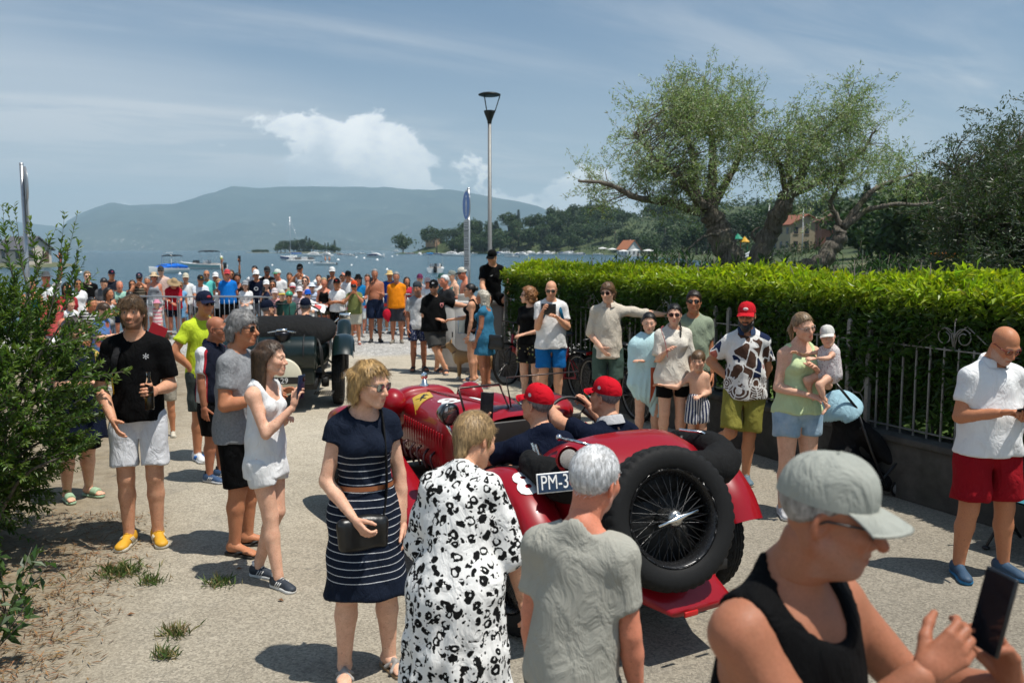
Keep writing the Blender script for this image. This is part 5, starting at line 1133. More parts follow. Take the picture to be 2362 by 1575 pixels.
def far_trees():
 rng = np.random.default_rng(3); bk = bark(); kinds = {}
 for kd, ns in (('round', 4), ('cypress', 2), ('pine', 2), ('conifer', 1)):
  tm = MB(); tm.tube([(0, 0, 0), (.01, 0, .3), (0, .01, .66 if kd != 'cypress' else .2)], [.035, .028, .012], 6); tme = tm.mesh('trunk', bk); kinds[kd] = [(crown_mesh(kd, 40+7*i), tme) for i in range(ns)]
 desc = {'round': 'round leafy green tree on the wooded hillside across the bay', 'cypress': 'slim dark cypress rising from the wooded hillside', 'pine': 'flat-topped stone pine on the wooded hillside', 'conifer': 'dark cone-shaped conifer on the wooded hillside'}
 def put(kd, X, Y, z, h, w=1.0, lab=None, grp=None):
  cm, tm = kinds[kd][rng.integers(len(kinds[kd]))]; e = empty({'round': 'leafy_tree', 'cypress': 'cypress_tree', 'pine': 'stone_pine', 'conifer': 'conifer_tree'}[kd], lab or desc[kd], 'tree', grp or kd+' trees on the hillside', (X, Y, z-.3), rng.uniform(0, 6.28)); e.scale = (h*w, h*w, h); obj('crown', cm, e); obj('trunk', tm, e)
 # the shore and the hill, row by row from the water up
 pts = []
 def grow(num, p0, p1, Y0, Y1, h0, h1, mind, cyp=.16):
  c = t_ = 0
  while c < num and t_ < 4000:
   t_ += 1; px = rng.uniform(p0, p1); Y = math.exp(rng.uniform(math.log(Y0), math.log(Y1))); X = (px-CX)/FPX*Y; d = float(inland(X, Y))
   if d < mind: continue
   h = rng.uniform(h0, h1); u = rng.uniform(); kd = 'round' if u < .80-cyp else ('cypress' if u < .80 else ('pine' if u < .93 else 'conifer')); sp = (h*.30 if kd != 'cypress' else 2.0)
   if any((X-a)**2+(Y-b)**2 < (sp+q)**2*.5 for a, b, q in pts): continue
   pts.append((X, Y, sp)); c += 1; put(kd, X, Y, float(hill_z(X, Y)), h*(1.2 if kd == 'cypress' else 1), rng.uniform(1.05, 1.4) if kd != 'cypress' else .9)
 grow(60, 925, 1420, 640, 760, 11, 17, 4, .10); grow(55, 960, 1560, 700, 960, 12, 17, 30); grow(50, 1380, 1800, 300, 620, 9, 14, 9); grow(45, 1560, 2380, 190, 420, 8, 13, 20); grow(40, 1700, 2400, 105, 210, 6, 9.5, 25, .08); grow(22, 1960, 2400, 62, 110, 5, 8, 12, .05)
 # island
 isl = at(716, 579, 900); li = 'on the small wooded island in the lake'
 for i, (px, hgt, kd) in enumerate(((648, 11, 'round'), (658, 12, 'round'), (668, 13, 'pine'), (678, 12, 'round'), (690, 14.5, 'round'), (699, 16, 'conifer'), (707, 17, 'cypress'), (714, 15, 'cypress'), (722, 13, 'round'), (732, 10, 'round'), (741, 8, 'round'), (750, 10, 'cypress'), (757, 10.5, 'cypress'), (763, 9, 'round'), (772, 13, 'cypress'), (779, 6, 'round'), (640, 7, 'round'), (684, 11, 'round'), (768, 7, 'round'))):
  put(kd, at(px, 577, 900+12*math.sin(i*2.3))[0], 900+12*math.sin(i*2.3), WATER+.5, hgt, 1.3 if kd != 'cypress' else 1.0, {'round': 'leafy tree ', 'cypress': 'slim cypress ', 'pine': 'broad pine ', 'conifer': 'pointed conifer '}[kd]+li, kd+' trees on the island')
 for i in range(6): put('round', at(610+i*6-25, 577, 1000)[0], 1000, WATER, 4.0, 1.6, 'low scrubby tree on the flat islet beyond the sailboat', 'scrub on the flat islet')
 # undergrowth that closes the wood, too dense to count
 P, N = [], []; n = 110000; px = rng.uniform(925, 2420, n); Y = np.exp(rng.uniform(math.log(110), math.log(1150), n)); X = (px-CX)/FPX*Y; d = inland(X, Y); k = (d > 9+Y*.008) & ~((px > 1480) & (Y < 150)); X, Y = X[k], Y[k]; cl = (fbm(X/22, Y/22, 2, 3) > -.75); X, Y = X[cl], Y[cl]; Z = hill_z(X, Y); hgt = rng.uniform(.0, 1, len(X))**.6*np.clip(4.5+3.5*fbm(X/9, Y/9, 6, 2), 1.0, 9.5)*np.clip(Y/420, .35, 1.2); n = len(X)
 V, F, C = leaves(np.stack([X, Y, Z+hgt], 1), rand_dirs(n, rng), rand_dirs(n, rng)+V3(0, -.6, .8), rng.uniform(.9, 2.0, n)*np.clip(Y/500, .3, 1.3), rng.uniform(.8, 1.6, n)*np.clip(Y/500, .3, 1.3), .15, .1, jit((.038, .070, .020), n, .45, rng)); obj('hillside_wood', mk_mesh('hillside_wood', V, F, leaf_mat('far_leaf_round', .22, .6), False, C), None, 'dense green undergrowth covering the hillside between its trees', 'wood', None, 'stuff')
 return isl
ISL = far_trees()
def islands():
 t = NT('island_shore'); mt = t.set(col=t.mix(t.noise(.4, 4), (.06, .08, .03), (.22, .20, .15)), rough=.95)
 for nm, px0, px1, Y, h in (('island', 636, 792, 900, 1.6), ('islet', 565, 640, 1000, .8)):
  a, b = at(px0, 577, Y)[0], at(px1, 577, Y)[0]; m = MB(); m.ball(((a+b)/2, Y, WATER-.2), ((b-a)/2, 26, h), 28); m.build(nm, mt, kind='structure')
islands()
# ------------------------------------------------------------------ the two vintage cars
def car_paint(name, col, coat=.35):
 key = ('paint', name)
 if key not in MATS: t = NT(name); MATS[key] = t.set(col=t.mix(t.noise(3, 4), mul(col, .9), mul(col, 1.08)), rough=.34, spec=.3, coat=coat)
 return MATS[key]
def sring(y, hw, zb, zt, p=3.2, n=36, x0=0.0, q=None):
 a = np.linspace(0, 2*np.pi, n, endpoint=False); c, s_ = np.cos(a), np.sin(a); e = 2/p; x = hw*np.sign(c)*np.abs(c)**e; z = (zb+zt)/2+(zt-zb)/2*np.sign(s_)*np.abs(s_)**(e if q is None else 2/q); return np.stack([x+x0, np.full(n, y), z], 1)
def wheel(parent, loc, face, r=.40, w=.150, tilt=0.0, spoke=True, body_col=(.012, .012, .013), hub=True):
 """face: direction of the outer side, in the parent's frame"""
 f = nrm(face); up = V3(0, 0, 1); t_ = nrm(np.cross(up, f)); u = np.cross(f, t_); M = np.stack([t_, u, f], 1); k = r/.40; o = obj('wheel', None, parent); o.matrix_local = Matrix(np.vstack([np.hstack([M, A_(loc, float)[:, None]]), [0, 0, 0, 1]]).tolist())
 key = ('wheel', round(r, 3), round(w, 3))
 if key not in CACHE:
  n = 132; hw = w/2; prof = [(.262*k, -hw*.62), (.275*k, -hw*.80), (.300*k, -hw*.96), (.335*k, -hw*1.03), (.365*k, -hw*.98), (.384*k, -hw*.86), (.392*k, -hw*.72), (.399*k, -hw*.60), (.394*k, -hw*.50), (.402*k, -hw*.42), (.402*k, -hw*.22), (.394*k, -hw*.14), (.402*k, -hw*.06)]
  prof = prof+[(a, -b) for a, b in prof[::-1]]+[(.255*k, hw*.5), (.255*k, -hw*.5), prof[0]]; P = A_(prof); a = np.linspace(0, 2*np.pi, n, endpoint=False); Rr = np.repeat(P[:, :1], n, 1); sh = (np.abs(P[:, 1]) > hw*.40) & (P[:, 0] > .375*k); blk = (np.arange(n) % 3 == 0); Rr[np.ix_(sh, blk)] -= .009*k; ce = (np.abs(P[:, 1]) < hw*.45) & (P[:, 0] > .398*k); blk2 = (np.arange(n) % 6 == 1); Rr[np.ix_(ce, blk2)] -= .006*k
  V = np.stack([Rr*np.cos(a), Rr*np.sin(a), np.repeat(P[:, 1:], n, 1)], -1).reshape(-1, 3); ty = mk_mesh('tyre', V, grid_faces(len(P), n, wrapj=True), RUBBER()); sharp(ty, 32)
  m = MB(); m.lathe([(.268*k, -.062), (.272*k, -.066), (.262*k, -.058), (.240*k, -.030), (.236*k, 0), (.240*k, .030), (.262*k, .058), (.274*k, .066), (.268*k, .062)], 64); rm = m.mesh('rim', plain('black_rim', (.016, .016, .017), .28, .3))
  sp = MB(); ns = 30
  for i in range(ns):
   b = 2*math.pi*i/ns
   for (z0, z1, dr, r0) in ((.075, .018, .30, .048), (-.055, -.015, -.30, .060)):
    a0, a1 = b+dr*(1 if i % 2 else -1), b; sp.tube([(r0*k*math.cos(a0), r0*k*math.sin(a0), z0), (.242*k*math.cos(a1), .242*k*math.sin(a1), z1)], .0026, 4, cap=False)
  sm = sp.mesh('spokes', plain('spoke_metal', (.05, .05, .05), .3, .8))
  h = MB(); h.lathe([(0, .098), (.030, .097), (.040, .088), (.045, .070), (.052, .055), (.050, -.06), (0, -.06)], 28); hm = h.mesh('hub', plain('hub_metal', (.45, .44, .42), .28, .9))
  kn = MB(); kn.tube([(-.125, 0, .108), (-.06, 0, .102), (0, 0, .104), (.06, 0, .102), (.125, 0, .108)], [.007, .009, .020, .009, .007], 8); kn.lathe([(0, .112), (.020, .110), (.026, .098)], 16); km = kn.mesh('knock_off', CHROME()); CACHE[key] = (ty, rm, sm, hm, km)
 ty, rm, sm, hm, km = CACHE[key]; obj('tyre', ty, o); obj('rim', rm, o); ob = obj('spokes', sm, o, kind='stuff'); obj('hub', hm, o); obj('knock_off', km, o).rotation_euler = (0, 0, R(14)); return o
def fender(parent, path, width, mat, name='fender', crown=.055, lip=.05, x0=0.0, ny=28, taper=None):
 """path: (y, z) points; the sheet is crowned across its width and has turned-down edges"""
 P = smooth_pts([(0, a, b) for a, b in path], ny); T = np.gradient(P, axis=0); T /= np.linalg.norm(T, axis=1, keepdims=True); N = np.stack([0*T[:, 0], -T[:, 2], T[:, 1]], 1); N = np.where((N[:, 2] < 0)[:, None] & (np.abs(T[:, 1]) > .3)[:, None], N, N); us = np.linspace(-1, 1, 15)
 w = np.full(ny, width) if taper is None else np.interp(np.linspace(0, 1, ny), np.linspace(0, 1, len(taper)), taper); off = crown*(1-us**2)-lip*np.clip(np.abs(us)-.86, 0, 1)/.14
 sgn = 1.0 if N[ny//2, 2] > 0 else -1.0; V = P[:, None]+V3(1, 0, 0)*(us[None, :, None]*w[:, None, None]/2)+sgn*N[:, None]*off[None, :, None]+V3(x0, 0, 0); V2 = V-sgn*N[:, None]*.006; n = V.shape[0]*15; f = grid_faces(ny, 15); F = [f, f[:, ::-1]+n]; e = []
 for idx in (np.arange(ny)*15, np.arange(ny)*15+14): e.append(np.stack([idx[:-1], idx[1:], idx[1:]+n, idx[:-1]+n], 1))
 me = mk_mesh(name, np.concatenate([V.reshape(-1, 3), V2.reshape(-1, 3)]), F+e, mat); return obj(name, me, parent)
def stick_text(parent, target, body, size, mat, M, o, dirv, name='number', off=.004, bold=.0):
 """letters laid onto the curved sheet of another part"""
 from mathutils.bvhtree import BVHTree
 me = text_mesh(body, size, 0, mat, cuts=3, bold=bold); xf_mesh(me, M, o); tm = target.data; bv = BVHTree.FromPolygons([v.co[:] for v in tm.vertices], [p.vertices[:] for p in tm.polygons]); d = Vector(nrm(dirv))
 for v in me.vertices:
  h = bv.ray_cast(v.co-d*.6, d)
  if h[0] is not None: v.co = h[0]-d*off
 for p in me.polygons: p.use_smooth = True
 return obj(name, me, parent)
RED = hexc(150, 14, 26)
def red_car():
 paint = car_paint('dark_red_paint', (.27, .0035, .009)); white = plain('white_number_paint', (.80, .79, .76), .4); blk = cloth((.012, .012, .012)); ch = CHROME(); lea = plain('dark_leather', (.018, .014, .012), .5, 0, .3)
 e = empty('vintage_racing_car', 'open dark red vintage racing car with spare wheel and number eight on its fenders', 'car', None, (.60, 5.25, 0), R(30))
 # bonnet, scuttle and radiator
 V, F = loft([sring(1.42, .37, .40, 1.03, 3.0), sring(1.8, .35, .41, 1.02, 3.0), sring(2.2, .315, .42, 1.00, 3.0), sring(2.62, .285, .44, .985, 3.0), sring(2.66, .285, .44, .985, 3.0)]); bon = obj('bonnet', mk_mesh('bonnet', V, F, paint), e)
 m = MB(); m.tube([(0, 1.42, 1.035), (0, 2.66, .992)], .007, 6); m.build('bonnet_hinge', paint, bon)
 lm = MB()
 for s_ in (-1, 1):
  for k in range(16): lm.box((s_*(.357-.0045*k), 1.62+.058*k, .70), (.014, .012, .26), rot=rotm((0, 1, 0), s_*R(4)), bev=.003)
 lm.build('louvres', paint, bon, kind='stuff')
 V, F = loft([sring(2.66, .30, .40, 1.005, 3.4), sring(2.70, .312, .39, 1.02, 3.4), sring(2.80, .312, .39, 1.02, 3.4), sring(2.83, .295, .40, 1.0, 3.4)]); rad = obj('radiator_shell', mk_mesh('radiator_shell', V, F, paint), e)
 m = MB(); m.box((0, 2.835, .70), (.50, .02, .54), bev=.02); m.build('grille', plain('grille_mesh', (.03, .03, .03), .4, .6), rad)
 m = MB(); m.lathe([(0, .055), (.022, .05), (.026, .02), (.040, .012), (.042, 0)], 20, o=(0, 2.74, 1.02)); m.lathe([(0, -.006), (.030, -.006), (.034, 0), (.030, .006), (0, .006)], 24, M=rotm((1, 0, 0), R(90)), o=(0, 2.74, 1.105)); m.tube([(0, 2.74, 1.06), (0, 2.74, 1.08)], .012, 8); m.build('radiator_mascot', ch, rad)
 V, F = loft([sring(.98, .50, .36, 1.05, 3.0), sring(1.12, .49, .36, 1.09, 2.8), sring(1.25, .45, .38, 1.09, 2.8), sring(1.42, .372, .40, 1.035, 3.0)], caps=False); scu = obj('scuttle', mk_mesh('scuttle', V, F, paint), e)
 m = MB(); m.ball((.24, 1.16, 1.04), (.21, .26, .13), 20); m.build('cowl_hump', paint, scu)
 # tub: open on top
 def uring(y, hw, zb, zr, n=30, th=0.0):
  a = np.linspace(-.08, math.pi+.08, n); p = 3.0; c, s_ = np.cos(a), -np.sin(a); x = (hw-th)*np.sign(c)*np.abs(c)**(2/p); z = zr+(zr-zb-th)*np.minimum(np.abs(np.sin(a))**(2/p), 1)*-1; return np.stack([x, np.full(n, y), z], 1)
 ys = [(.99, .50, 1.02), (.85, .53, .96), (.60, .55, .88), (.35, .56, .86), (.15, .565, .90), (-.02, .565, 1.0)]
 V, F = loft([uring(y, hw, .34, z) for y, hw, z in ys], closed=False, caps=False); tub = obj('body_tub', mk_mesh('body_tub', V, F, paint), e)
 V, F = loft([uring(y, hw, .34, z, th=.03) for y, hw, z in ys], closed=False, caps=False); obj('cockpit_lining', mk_mesh('cockpit_lining', V, F[0][:, ::-1], lea), e)
 m = MB()
 for s_ in (-1, 1): m.tube([(s_*(hw-.012), y, z+.01) for y, hw, z in ys], .020, 8)
 m.build('cockpit_rim', lea, tub)
 m = MB(); m.box((0, .98, .80), (.90, .03, .44), bev=.01); m.build('dashboard', lea, e)
 for x in (-.26, .26):
  m = MB(); m.box((x, .02, .70), (.46, .14, .50), rot=rotm((1, 0, 0), R(-10)), bev=.06); m.box((x, .28, .45), (.46, .50, .16), bev=.06); m.build('seat', lea, e)
 # rear deck and tail
 V, F = loft([sring(.03, .56, .45, 1.08, 3.2), sring(-.08, .57, .42, 1.12, 3.0), sring(-.22, .56, .42, 1.10, 2.9), sring(-.36, .53, .42, 1.03, 2.8), sring(-.46, .50, .42, .94, 2.8)]); deck = obj('rear_deck', mk_mesh('rear_deck', V, F, paint), e)
 V, F = loft([sring(-.40, .46, .34, .92, 3.0), sring(-.47, .44, .32, .82, 3.0), sring(-.54, .36, .30, .58, 3.0), sring(-.64, .28, .28, .40, 3.0), sring(-.84, .22, .28, .33, 3.0)]); tail = obj('tail', mk_mesh('tail', V, F, paint), e)
 m = MB()
 for x in (-.12, .12): m.box((x, -.885, .31), (.09, .012, .03), bev=.004)
 m.build('reflectors', plain('red_reflector', (.5, .01, .01), .2), tail, kind='stuff')
 pts = smooth_pts([(-.56, .06, .99), (-.60, -.14, .98), (-.56, -.36, .95), (-.36, -.52, .95), (0, -.55, .97), (.36, -.52, .96), (.57, -.36, .96), (.62, -.10, .98), (.60, .12, .98)], 40); V, F = tube(pts, (.106+.010*np.sin(np.arange(40)*.8))*np.clip(np.minimum(np.arange(40), 39-np.arange(40))/9+.25, 0, 1)**.7, 16); V[:, 2] += .010*np.sin(V[:, 0]*21+V[:, 1]*17); obj('hood_cover', mk_mesh('hood_cover', V, F, blk), e)
 m = MB()
 for q in (-.012, .03): m.tube([(-.50, .06+q, 1.06), (-.60, -.16+q, 1.03), (-.62, -.30+q, 1.00)], .017, 8)
 m.tube([(-.44, -.10, 1.13), (-.40, -.22, 1.13), (-.34, -.30, 1.11)], .010, 6); m.ball((-.44, -.10, 1.135), .02, 8); m.tube([(.42, -.14, 1.10), (.55, -.20, 1.08), (.60, -.26, 1.04)], .009, 6); m.build('hood_irons', ch, e, kind='stuff')
 # fenders
 for s_ in (-1, 1):
  f = fender(e, [(.47, .42), (.44, .62), (.30, .82), (.06, .905), (-.18, .86), (-.36, .72), (-.46, .56)], .27, paint, 'rear_fender', .05, .045, s_*.70)
  stick_text(e, f, '8', .31, white, np.stack([V3(.85, .18*-s_, 0), V3(0, 1, 0)*1.0, V3(0, 0, 1)], 1) @ rotm((0, 0, 1), R(-8 if s_ < 0 else 8)), (s_*.70, -.40, 1.3), (0, .60, -1), 'fender_number', .006, .012)
  fender(e, [(3.12, .62), (3.00, .78), (2.78, .86), (2.52, .82), (2.20, .70), (1.86, .56), (1.50, .43), (1.0, .32), (.52, .30)], .26, paint, 'front_fender', .04, .05, s_*.68, 40, [.20, .26, .29, .32, .34, .34, .32, .28])
  wheel(e, (s_*.69, 0, .40), (s_, 0, 0)); wheel(e, (s_*.69, 2.72, .40), (s_, 0, 0))
  # headlamps with red covers
  m = MB(); m.ball((0, 0, 0), (.118, .135, .118), 24); hl = obj('headlamp', m.mesh('headlamp', paint), e); hl.location = (s_*.37, 2.58, .93); m = MB(); m.tube([(0, 0, -.10), (-s_*.06, .02, -.22), (-s_*.12, .05, -.34)], .014, 6); m.build('lamp_bracket', paint, hl)
  m = MB(); m.tube([(s_*.30, 2.60, .72), (s_*.66, 2.72, .62)], .012, 6); m.tube([(s_*.30, 2.70, .55), (s_*.64, 2.74, .44)], .010, 6); m.build('suspension_arm', paint, e)
 wheel(e, (-.13, -.70, .775), (-.17, -.95, .26), .385, .158); m = MB(); m.lathe([(0, 0), (.26, 0), (.26, -.01), (0, -.01)], 40, M=frame_to(nrm(V3(.95, -.17, 0)), nrm(V3(-.17, -.95, .26))) , o=(-.13+.012, -.70+.072, .775-.02)); m.build('spare_dark_disc', plain('chassis_black', (.012, .012, .012), .6), e)  # black disc added behind the spokes so the gaps between them look dark
 m = MB(); m.box((0, -.60, .66), (.10, .16, .10), bev=.02); m.build('spare_bracket', plain('chassis_black', (.012, .012, .012), .6), e)
 m = MB(); m.box((0, 1.15, .32), (1.10, 3.2, .06)); m.tube([(-.64, 0, .40), (.64, 0, .40)], .04, 8); m.tube([(-.64, 2.72, .40), (.64, 2.72, .40)], .03, 8); m.build('chassis', plain('chassis_black', (.012, .012, .012), .6), e)
 # lamps, plate, screens
 m = MB(); m.lathe([(0, .05), (.055, .045), (.070, .015), (.074, 0), (.066, -.004)], 28, M=rotm((1, 0, 0), R(-90)) @ rotm((0, 0, 1), 0)); tl = m.build('tail_lamp', paint, e); tl.location = (-.60, -.44, 1.10); tl.rotation_euler = (R(-4), 0, R(-8)); m = MB(); m.lathe([(0, -.010), (.040, -.009), (.052, -.003)], 28, M=rotm((1, 0, 0), R(-90))); t = NT('frosted_lens'); t.set(col=t.mix(t.vor(160), (.20, .17, .15), (.46, .42, .38)), rough=.2); m.build('lamp_glass', t.m, tl)
 pl = obj('number_plate', None, e); pl.location = (-.625, -.56, 1.015); pl.rotation_euler = (R(-12), 0, R(-10)); pl.scale = (.84, 1, .84); m = MB(); m.box((0, 0, 0), (.54, .010, .122), bev=.004); m.build('plate_rim', white, pl, False); m = MB(); m.box((0, -.005, 0), (.526, .008, .108), bev=.003); m.build('plate_face', plain('navy_plate', (.010, .028, .065), .4), pl, False)
 me = text_mesh('PM-39', .125, .001, white, 'LEFT'); xf_mesh(me, np.stack([V3(.72, 0, 0), V3(0, 0, 1.0), V3(0, -1, 0)], 1), (-.25, -.0105, 0)); obj('lettering', me, pl)
 gl = NT('screen_glass'); gl.set(col=gl.mix(gl.noise(5), (.93, .96, .95), (.98, 1, .99)), rough=.02, trans=1.0, ior=1.06); fr = plain('dark_bronze_frame', (.05, .035, .03), .3, .7)
 ws = obj('windscreen', None, e); ws.location = (.22, 1.04, 1.10); ws.rotation_euler = (R(-24), 0, 0); m = MB(); m.box((0, 0, .11), (.62, .006, .22)); m.build('glass', gl.m, ws, False); m = MB(); m.tube([(-.32, 0, 0), (-.31, 0, .22), (.31, 0, .22), (.32, 0, 0)], .006, 6); m.build('frame', fr, ws)
 ws = obj('aero_screen', None, e); ws.location = (-.26, 1.08, 1.06); ws.rotation_euler = (R(-34), 0, R(4)); m = MB(); m.box((0, 0, .11), (.36, .006, .20)); m.build('glass', gl.m, ws, False); m = MB(); m.tube([(-.185, 0, -.01), (-.17, 0, .22), (.17, 0, .22), (.185, 0, -.01), (-.185, 0, -.01)], .009, 6); m.build('frame', fr, ws)
 sw = MB(); a = np.linspace(0, 2*math.pi, 33); sw.tube(np.stack([.20*np.cos(a), 0*a, .20*np.sin(a)], 1), .012, 8, cap=False)
 for k in range(4): sw.tube([(0, .03, 0), (.20*math.cos(k*1.57+.7), 0, .20*math.sin(k*1.57+.7))], .006, 5)
 sw.tube([(0, .03, 0), (0, .4, -.1)], .014, 6); so_ = sw.build('steering_wheel', lea, e); so_.location = (.26, .80, .98); so_.rotation_euler = (R(-22), 0, 0)
 m = MB(); m.lathe([(0, .085), (.05, .08), (.070, .05), (.080, .0), (.080, -.02), (.066, -.022)], 24, M=rotm((1, 0, 0), R(-90))); sp = m.build('spot_lamp', plain('gloss_black', (.01, .01, .01), .15, 0, .1, coat=1), e); sp.location = (-.50, 1.22, 1.06); sp.rotation_euler = (0, 0, R(12)); m = MB(); m.lathe([(0, -.026), (.05, -.024), (.066, -.018)], 24, M=rotm((1, 0, 0), R(-90))); m.build('lamp_glass', plain('lamp_mirror', (.35, .30, .28), .08, .9), sp); m = MB(); m.tube([(0, .03, -.07), (.05, .02, -.16), (.10, .02, -.26)], .012, 6); m.build('lamp_bracket', ch, sp)
 m = MB(); m.ball((-.42, .98, 1.04), (.035, .05, .035), 12); m.tube([(-.42, .98, 1.04), (-.38, 1.0, .95)], .012, 6); m.build('rear_mirror', plain('gloss_black', (.01, .01, .01), .15, 0, .1, coat=1), e)
 # racing number and badge on the bonnet
 M = np.stack([V3(.92, -.20, 0), V3(.10, 1.0, 0), V3(0, 0, 1)], 1); stick_text(e, bon, '8', .34, white, M, (-.12, 1.98, 1.3), (0, 0, -1), 'bonnet_number', .004, .012); stick_text(e, bon, '1', .34, white, M, (.10, 1.92, 1.3), (0, 0, -1), 'bonnet_number', .004, .012)
 yl = plain('badge_yellow', (.55, .36, .03), .4); q = MB(); V = np.array([[x, y, 0] for x in np.linspace(-1, 1, 9) for y in np.linspace(-1, 1, 9)]); q.add(V, grid_faces(9, 9)); me = q.mesh('badge', yl); xf_mesh(me, np.stack([V3(.09, .02, 0), V3(.045, .135, 0), V3(0, 0, 1)], 1), (-.16, 2.42, 1.3))
 from mathutils.bvhtree import BVHTree
 bv = BVHTree.FromPolygons([v.co[:] for v in bon.data.vertices], [p.vertices[:] for p in bon.data.polygons])
 for v in me.vertices: h = bv.ray_cast(v.co, Vector((0, 0, -1))); v.co = (h[0]+Vector((0, 0, .004))) if h[0] is not None else v.co
 bd = obj('badge', me, bon)
 hm = MB()                                   # small rearing-horse mark
 for a, b, r in (((-.02, -.03), (.02, .03), .016), ((.02, .03), (.035, .07), .009), ((.035, .07), (.06, .066), .007), ((-.02, -.03), (-.045, -.075), .007), ((-.01, -.035), (.0, -.085), .007), ((.02, .02), (.055, .03), .005), ((.015, .005), (.05, -.005), .005), ((-.025, -.02), (-.055, .02), .005)): hm.tube([(a[0], a[1], 0), (b[0], b[1], 0)], r, 6)
 V, F = hm.get(); V = V*V3(1, 1, .12); hme = mk_mesh('emblem', V @ rotm((0, 0, 1), R(-6)).T+V3(-.16, 2.42, 1.3), F, plain('emblem_black', (.01, .01, .01), .4))
 for v in hme.vertices: z = v.co.z-1.3; h = bv.ray_cast(Vector((v.co.x, v.co.y, 1.3)), Vector((0, 0, -1))); v.co.z = (h[0].z if h[0] is not None else 1.0)+.006+z
 obj('emblem', hme, bd)
 # white roundel on the side with a dark letter, exhaust along the left
 m = MB()
 for k in range(5): m.tube(smooth_pts([(-.345, 2.30-.13*k, .66), (-.40, 2.28-.13*k, .62-.02*(k % 2)), (-.38, 2.24-.13*k, .52)], 6), .010, 6)
 m.build('engine_pipes', plain('dark_pipe', (.06, .03, .03), .3, .6), e, kind='stuff')
 m = MB(); a = np.linspace(0, 2*math.pi, 28, endpoint=False); V = np.concatenate([[(-.5645, .62, .62)], np.stack([np.full(28, -.5645), .62+.20*np.cos(a), .62+.20*np.sin(a)], 1)]); k = np.arange(28); m.add(V, np.stack([0*k, 1+(k+1) % 28, 1+k], 1)); m.build('roundel', white, e, False)
 return e
CAR = red_car()
def green_car():
 g = car_paint('dark_green_paint', (.004, .012, .011)); blk = cloth((.014, .014, .014)); ch = CHROME(); crm = plain('cream_paint', (.62, .58, .44), .4); bp = plain('chassis_black', (.012, .012, .012), .6)
 e = empty('green_vintage_tourer', 'dark green vintage open tourer seen from behind with a cream disc on its tail', 'car', None, (-3.22, 12.45, 0), R(9))
 V, F = loft([sring(-.30, .56, .55, .98, 3.2), sring(.0, .60, .50, 1.02, 3.2), sring(.9, .60, .45, 1.02, 3.2), sring(1.5, .48, .45, 1.05, 3.2), sring(2.7, .36, .45, 1.0, 3.0)]); obj('body_tub', mk_mesh('body_tub', V, F, g), e)
 V, F = loft([sring(-.52, .50, .88, 1.08, 2.6), sring(-.46, .66, .86, 1.20, 2.6), sring(-.20, .70, .86, 1.28, 2.6), sring(.2, .70, .88, 1.27, 2.6), sring(.55, .62, .95, 1.16, 2.6)]); V[:, 2] += .012*np.sin(V[:, 0]*13)*np.sin(V[:, 1]*9); obj('tonneau_cover', mk_mesh('tonneau_cover', V, F, blk), e)
 m = MB(); m.lathe([(0, -.46), (.20, -.46), (.235, -.44), (.24, -.40), (.24, .40), (.235, .44), (.20, .46), (0, .46)], 32, M=np.stack([V3(0, 1, 0), V3(0, 0, 1), V3(1, 0, 0)], 1), o=(0, -.62, .80)); tk = m.build('fuel_tank', g, e); sharp(tk.data, 40)
 m = MB(); m.box((0, -.60, .56), (.86, .34, .34), bev=.03); m.build('tank_skirt', g, tk)
 m = MB()
 for x in (-.30, .30): m.tube(np.stack([np.full(17, x), -.62+.248*np.cos(np.linspace(0, 3.3, 17)), .80+.248*np.sin(np.linspace(0, 3.3, 17))], 1), .010, 5)
 m.build('tank_strap', bp, tk)
 m = MB(); m.lathe([(0, .10), (.10, .095), (.115, .07), (.11, .03), (.06, -.10), (0, -.12)], 24, o=(.02, -.70, 1.02)); fc = m.build('filler_funnel', plain('dark_metal', (.03, .03, .035), .3, .8), e); m = MB(); m.tube([(-.17, -.72, 1.10), (.0, -.74, 1.13), (.2, -.72, 1.10)], .012, 6); m.tube([(-.05, -.76, 1.13), (.09, -.76, 1.14)], .022, 6); m.build('filler_clamp', ch, fc)
 # cream disc with plate
 dc = obj('spare_cover', None, e); dc.location = (.02, -.90, .52); dc.scale = (.66, 1, .66); M = rotm((1, 0, 0), R(90)); m = MB(); m.lathe([(0, .02), (.36, .02), (.385, .01), (.39, -.02), (.36, -.10), (0, -.10)], 48, M=M); m.build('disc', crm, dc); m = MB(); m.box((0, -.03, -.065), (.70, .012, .14), bev=.004); m.build('plate', plain('plate_black', (.01, .01, .01), .4), dc, False)
 me = text_mesh('V 29', .155, .001, plain('plate_silver', (.55, .55, .54), .4), bold=.002); xf_mesh(me, np.stack([V3(1, 0, 0), V3(0, 0, 1), V3(0, -1, 0)], 1), (-.02, -.039, -.068)); obj('lettering', me, dc)
 me = text_mesh('Y', .05, .0006, plain('plate_black', (.01, .01, .01), .4)); xf_mesh(me, np.stack([V3(1, 0, 0), V3(0, 0, 1), V3(0, -1, 0)], 1), (.06, -.0225, .19)); obj('lettering', me, dc)
 m = MB()
 for k, (w, z) in enumerate(((.05, .205), (.10, .185), (.11, .165))): m.box((-.14, -.0215, z), (w, .002, .010))
 m.build('small_lettering', plain('plate_black', (.01, .01, .01), .4), dc, False, kind='stuff')
 m = MB(); a = np.linspace(-1.2, 1.9, 16); m.tube(np.stack([-.20+.085*np.cos(a), np.full(16, -.90), 1.00-.14+.10*np.sin(a)], 1), .022, 8); m.build('tow_hook', plain('hook_yellow', (.75, .40, .01), .4), e)
